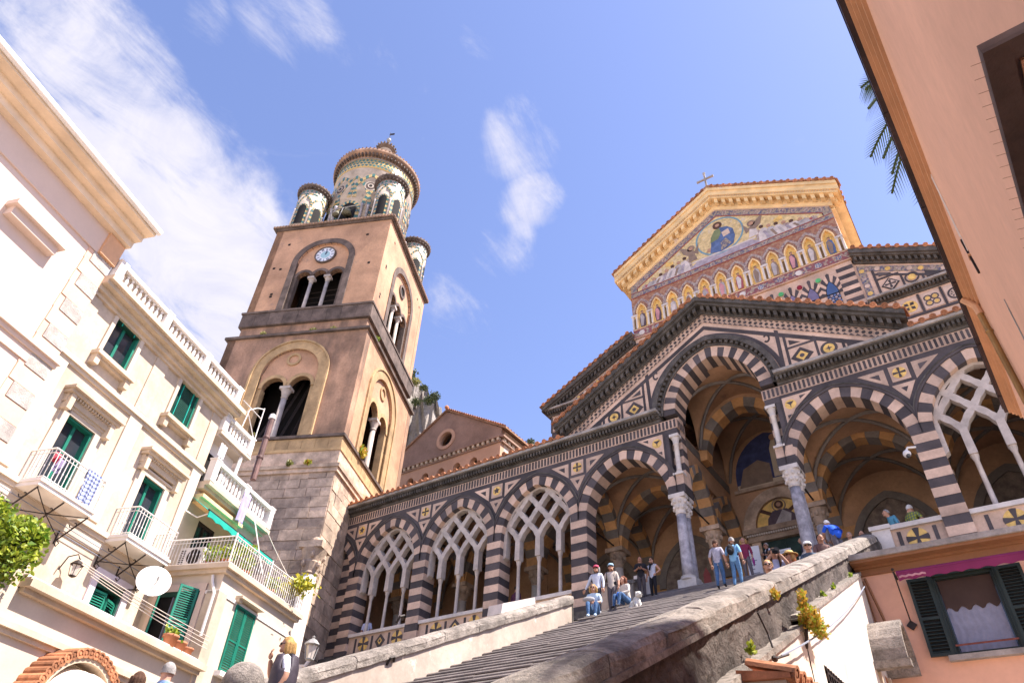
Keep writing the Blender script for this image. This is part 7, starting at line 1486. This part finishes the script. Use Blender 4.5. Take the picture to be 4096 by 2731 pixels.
t,d=person('woman in striped sleeveless top and black leggings, hand on hip',onstep(-9.35,21.2),R_(-5),1.38,STR,BLKC,'brown','short',HIP('r',1),.12,SHOEW); glasses(t,d); h=d['h']; ob('scarf',cat(tube([(-.04*h,-.04*h,.83*h),(0,-.075*h,.79*h),(-.02*h,-.095*h,.66*h)],.02*h,6),tube([(.045*h,-.03*h,.83*h),(0,-.075*h,.79*h)],.02*h,6)),BLKC,t,True)
# couple climbing
t,d=person('woman in grey patterned T-shirt and jeans climbing the steps',onstep(-6.28,18.8),R_(180),1.42,clo('grey_tee',(.42,.40,.47),.3),JEANS,'brown','short',WALK,.5,SHOE,hips=1.12)
t,d=person('man in light blue shirt with black backpack climbing the steps',onstep(-5.85,18.95),R_(176),1.47,clo('sky_shirt',(.22,.46,.70),.12),clo('light_jeans',(.10,.21,.38),.3),'grey','short',{**WALK,'wrr':(.16,-.02,.5,.02)},.5,SHOE,girth=1.1)
h=d['h']; ob('backpack',cat(ellip((0,.125*h,.69*h),(.075*h,.06*h,.105*h),12,9),ellip((0,.175*h,.65*h),(.055*h,.025*h,.055*h),8,6)),BLKC,t,True); ob('backpack_strap',cat(*[tube([(s*.075*h,.06*h,.80*h),(s*.08*h,-.04*h,.83*h),(s*.085*h,-.09*h,.74*h),(s*.09*h,.03*h,.60*h)],.012*h,5) for s in (-1,1)]),BLKC,t)
# on the landing
t,d=person('woman in maroon blouse and grey trousers standing on the landing',(-6.55,22.5,10.43),R_(6),1.5,clo('maroon_blouse',(.19,.02,.06)),GREYP,'blonde','bob',{'tor':(.10,-.09,.02,.023),'anr':(.09,-.0,.05,.027),'knr':(.07,-.03,.285,.042)},.75,SHOE); glasses(t,d,FPINK); h=d['h']; ob('folded_umbrella',lathe([(.002,0),(.03*h,.1*h),(.012*h,.2*h)],8),clo('purple_cloth',(.25,.03,.2)),t,loc=(.16*h,-.06*h,.28*h))
t,d=person('woman in black waistcoat and pink trousers reading by the door',(-5.98,23.1,10.43),R_(-40),1.42,clo('white_blouse',(.6,.58,.64),.08),clo('pink_trousers',(.48,.28,.30)),'grey','short',PHONE,.5,SHOE,SKIN2); h=d['h']; ob('waistcoat',cat(*[ellip((s*.07*h,-.01*h,.70*h),(.055*h,.09*h,.13*h),10,8) for s in (-1,1)]),BLKC,t,True); ob('shoulder_bag',ellip((-.13*h,-.05*h,.54*h),(.05*h,.035*h,.05*h),8,6),BLKC,t,True); glasses(t,d)
t,d=person('grey-haired woman in dark blue jacket beside the right porch column',(-4.86,23.3,10.43),R_(-70),1.45,clo('navy_jacket',(.02,.022,.06)),BLKC,'grey','bob',None,1.0)
# sitting and leaning along the right wall
t,d=person('white-haired man in bright blue shirt leaning on his cane at the right wall',(-3.28,20.35,stz(20.35)),R_(-125),1.5,clo('royal_blue_shirt',(.015,.10,.62),.12),GREYP,'white','short',{'pel':(0,.05,.52,.092),'spi':(0,.03,.62,.09),'che':(0,-.06,.72,.10),'nek':(0,-.12,.79,.036),'hed':(0,-.155,.83,.05),'top':(0,-.165,.885,.05),'shl':(-.11,-.08,.775,.045),'shr':(.11,-.08,.775,.045),'ell':(-.15,-.15,.64,.032),'wrl':(-.08,-.24,.56,.022),'elr':(.15,-.15,.64,.032),'wrr':(.06,-.24,.56,.022)},.5,SHOE,girth=1.22); h=d['h']; ob('cane',tube([(-.03*h,-.27*h,.0),(-.03*h,-.27*h,.52*h),(.02*h,-.27*h,.55*h)],.008*h,6),BEIGE,t)
t,d=person('man in white cap and dark glasses sitting behind the right wall',onstep(-3.42,16.9),R_(10),1.62,clo('navy_pattern_shirt',(.10,.14,.20),.5),GREYP,'grey','short',pose_sit(),.5); cap(t,d,clo('white_cap',(.66,.65,.64),.05)); glasses(t,d)
t,d=person('woman in straw hat and red top sitting behind the right wall',onstep(-3.42,15.2),R_(-35),1.62,clo('red_top',(.55,.03,.05)),GREYP,'blonde','bob',pose_sit(),.5); cap(t,d,clo('straw',(.55,.37,.14),.2),'all'); glasses(t,d)
ps=pose_sit(); ps.update({'ell':(-.15,-.08,.36,.029),'wrl':(-.05,-.16,.46,.02),'elr':(.15,-.08,.36,.029),'wrr':(.05,-.16,.46,.02)})
t,d=person('woman photographing with a black camera behind the right wall',onstep(-3.75,14.9),R_(25),1.62,clo('lilac_top',(.40,.42,.60)),JEANS,'brown','long',ps,.35); h=d['h']; ob('camera',cat(cbox((0,-.19*h,.49*h),(.09*h,.05*h,.06*h)),tube([(0,-.2*h,.49*h),(0,-.27*h,.49*h)],.028*h,10)),BLKC,t)
t,d=person('strawberry blonde woman in sunglasses, lowest sitter behind the right wall',onstep(-3.42,13.05),R_(15),1.62,clo('cream_top',(.5,.42,.36)),GREYP,'blonde','short',pose_sit(),.4); glasses(t,d)
t,d=person('dark-haired sitter half hidden under the man with the cane',onstep(-3.35,18.1),R_(30),1.6,clo('brown_top',(.15,.08,.07)),DGR,'black','short',pose_sit(),.6,None,SKIN2)
t,d=person('grey-haired sitter peeping over the top end of the right wall',(-3.25,22.45,10.43+.0),R_(0),1.5,GREYP,DGR,'grey','short',pose_sit(),.6)
t,d=person('black-haired sitter beside the right end post of the stairs',(-2.95,22.75,10.5),R_(10),1.55,clo('rust_top',(.25,.09,.06)),DGR,'black','short',pose_sit(),.6)
# behind the parapets
t,d=person('man in white T-shirt and sunglasses behind the leftmost tracery',(-24.35,22.98,10.43),R_(15),1.78,clo('bluish_white_tee',(.52,.56,.78),.06),DGR,'black','short',None,.45,None,SKIN2); glasses(t,d)
t,d=person('boy in plum shirt seen from behind in the third tracery bay',(-16.15,23.05,10.43),R_(170),1.75,clo('plum_shirt',(.11,.035,.075)),DGR,'black','short',None,1.0)
t,d=person('grey-haired man with pale waistcoat behind the right parapet',(-2.02,23.15,10.43),R_(-60),1.72,clo('teal_shirt',(.10,.30,.42)),GREYP,'grey','short',{'che':(0,-.03,.73,.085),'nek':(0,-.05,.82,.034),'hed':(0,-.07,.87,.05),'top':(0,-.07,.93,.05)},.5); h=d['h']; ob('waistcoat',ellip((0,.035*h,.69*h),(.105*h,.075*h,.13*h),12,9),clo('pale_waistcoat',(.42,.38,.42)),t,True)
PLAID=bpy.data.materials.new('green_plaid'); PLAID.use_nodes=True; _chk(PLAID,(.34,.34,.05),(.18,.22,.05),(.10,.12,.12),11)
t,d=person('white-haired man in yellow-green plaid shirt behind the right parapet',(-1.46,23.2,10.43),R_(150),1.74,PLAID,GREYP,'white','short',HIP('l',-1),.5,girth=1.1)
# foreground
ld={'wrl':(-.03,-.135,.80,.019),'ell':(-.125,-.11,.665,.028),'elr':(.135,.035,.645,.032),'wrr':(.13,-.03,.515,.021),'hed':(0,-.018,.885,.05),'top':(0,-.02,.945,.05)}
t,d=person('blonde woman in dark quilted vest and white T-shirt with hand at her chin',onstep(-7.72,6.02),R_(-42),1.47,clo('white_tee',(.74,.74,.80),.05),DGR,'blonde','bob',ld,.42,None,SKIN,girth=1.12); glasses(t,d); h=d['h']
QV=mat('quilted_vest',(.045,.035,.048),.25,5,26,.6,.6,0,bdist=.01)
V=[];F=[];nu,nv=24,14
for j in range(nv+1):
    z=.48+.34*j/nv; wx=.118+.02*math.sin(math.pi*(1-j/nv))-(.035*max(0,(j-10)/4)); wy=.098-(.02*max(0,(j-10)/4))
    for i in range(nu+1): a=math.pi*(-.38+1.76*i/nu); q=1+.02*abs(math.sin(j*1.57)); V.append((wx*q*h*math.cos(a),wy*q*h*math.sin(a)+.004*h,z*h))
for j in range(nv):
    for i in range(nu): 
        if j>8 and (abs(math.cos(math.pi*(-.38+1.76*(i+.5)/nu)))>.93): continue
        q=j*(nu+1)+i; F.append((q,q+1,q+nu+2,q+nu+1))
vst=ob('quilted_vest',(V,F),QV,t,True); sm=vst.modifiers.new('thick','SOLIDIFY'); sm.thickness=.018*h; sm.offset=1
ob('collar',cat(*[tube([(.045*h*math.cos(a),.045*h*math.sin(a)+.005*h,.835*h) for a in [math.pi*(-.3+1.6*k/10) for k in range(11)]],.02*h,6)]),BLKC,t,True)
ob('handbag',cat(ellip((-.14*h,-.09*h,.50*h),(.05*h,.07*h,.085*h),12,9),tube([(-.13*h,-.06*h,.56*h),(-.05*h,-.10*h,.70*h),(.07*h,-.03*h,.83*h)],.009*h,5)),clo('grey_purple_bag',(.09,.075,.10)),t,True)
t,d=person('grey-haired man in denim blue shirt seen from behind at the lower left',onstep(-9.52,5.55),R_(-158),1.60,clo('denim_shirt',(.20,.31,.52),.2),JEANS,'grey','short',None,.6,None,SKIN,girth=1.15,headturn=R_(18)); glasses(t,d)
t,d=person('long brown-haired woman beside the man in denim at the lower left',onstep(-9.95,5.42),R_(-165),1.5,clo('salmon_top',(.5,.3,.26)),JEANS,'brown','long',None,.4)
# white dog
dg_=thing('white_dog','small fluffy white dog sitting beside the auburn-haired woman','dog',(-8.72,18.42,stz(18.42)),R_(60))
DW=mat('white_fur',(.66,.63,.58),.12,9,30,1.0,.95,0,bdist=.03)
def fuzz(p): return 1+.05*math.sin(p[0]*21+p[2]*13)*math.sin(p[1]*17)
ob('body',cat(ellip((0,.10,.17),(.12,.17,.15),16,11,fuzz),ellip((0,-.06,.24),(.11,.13,.16),16,11,fuzz),ellip((0,-.18,.42),(.085,.095,.09),14,10,fuzz),ellip((0,-.27,.39),(.04,.06,.04),8,6),*[tube([(s*.07,-.1,.22),(s*.07,-.13,.1),(s*.07,-.15,.0)],[.05,.038,.04],7) for s in (-1,1)],*[ellip((s*.11,.12,.08),(.06,.12,.08),8,6) for s in (-1,1)],tube([(0,.25,.12),(.03,.33,.22),(.06,.30,.32)],[.035,.04,.025],6),*[ellip((s*.08,-.17,.42),(.03,.035,.075),7,6) for s in (-1,1)]),DW,dg_,True); ob('nose',ellip((0,-.33,.40),(.016,.014,.014),6,5),BLKC,dg_)
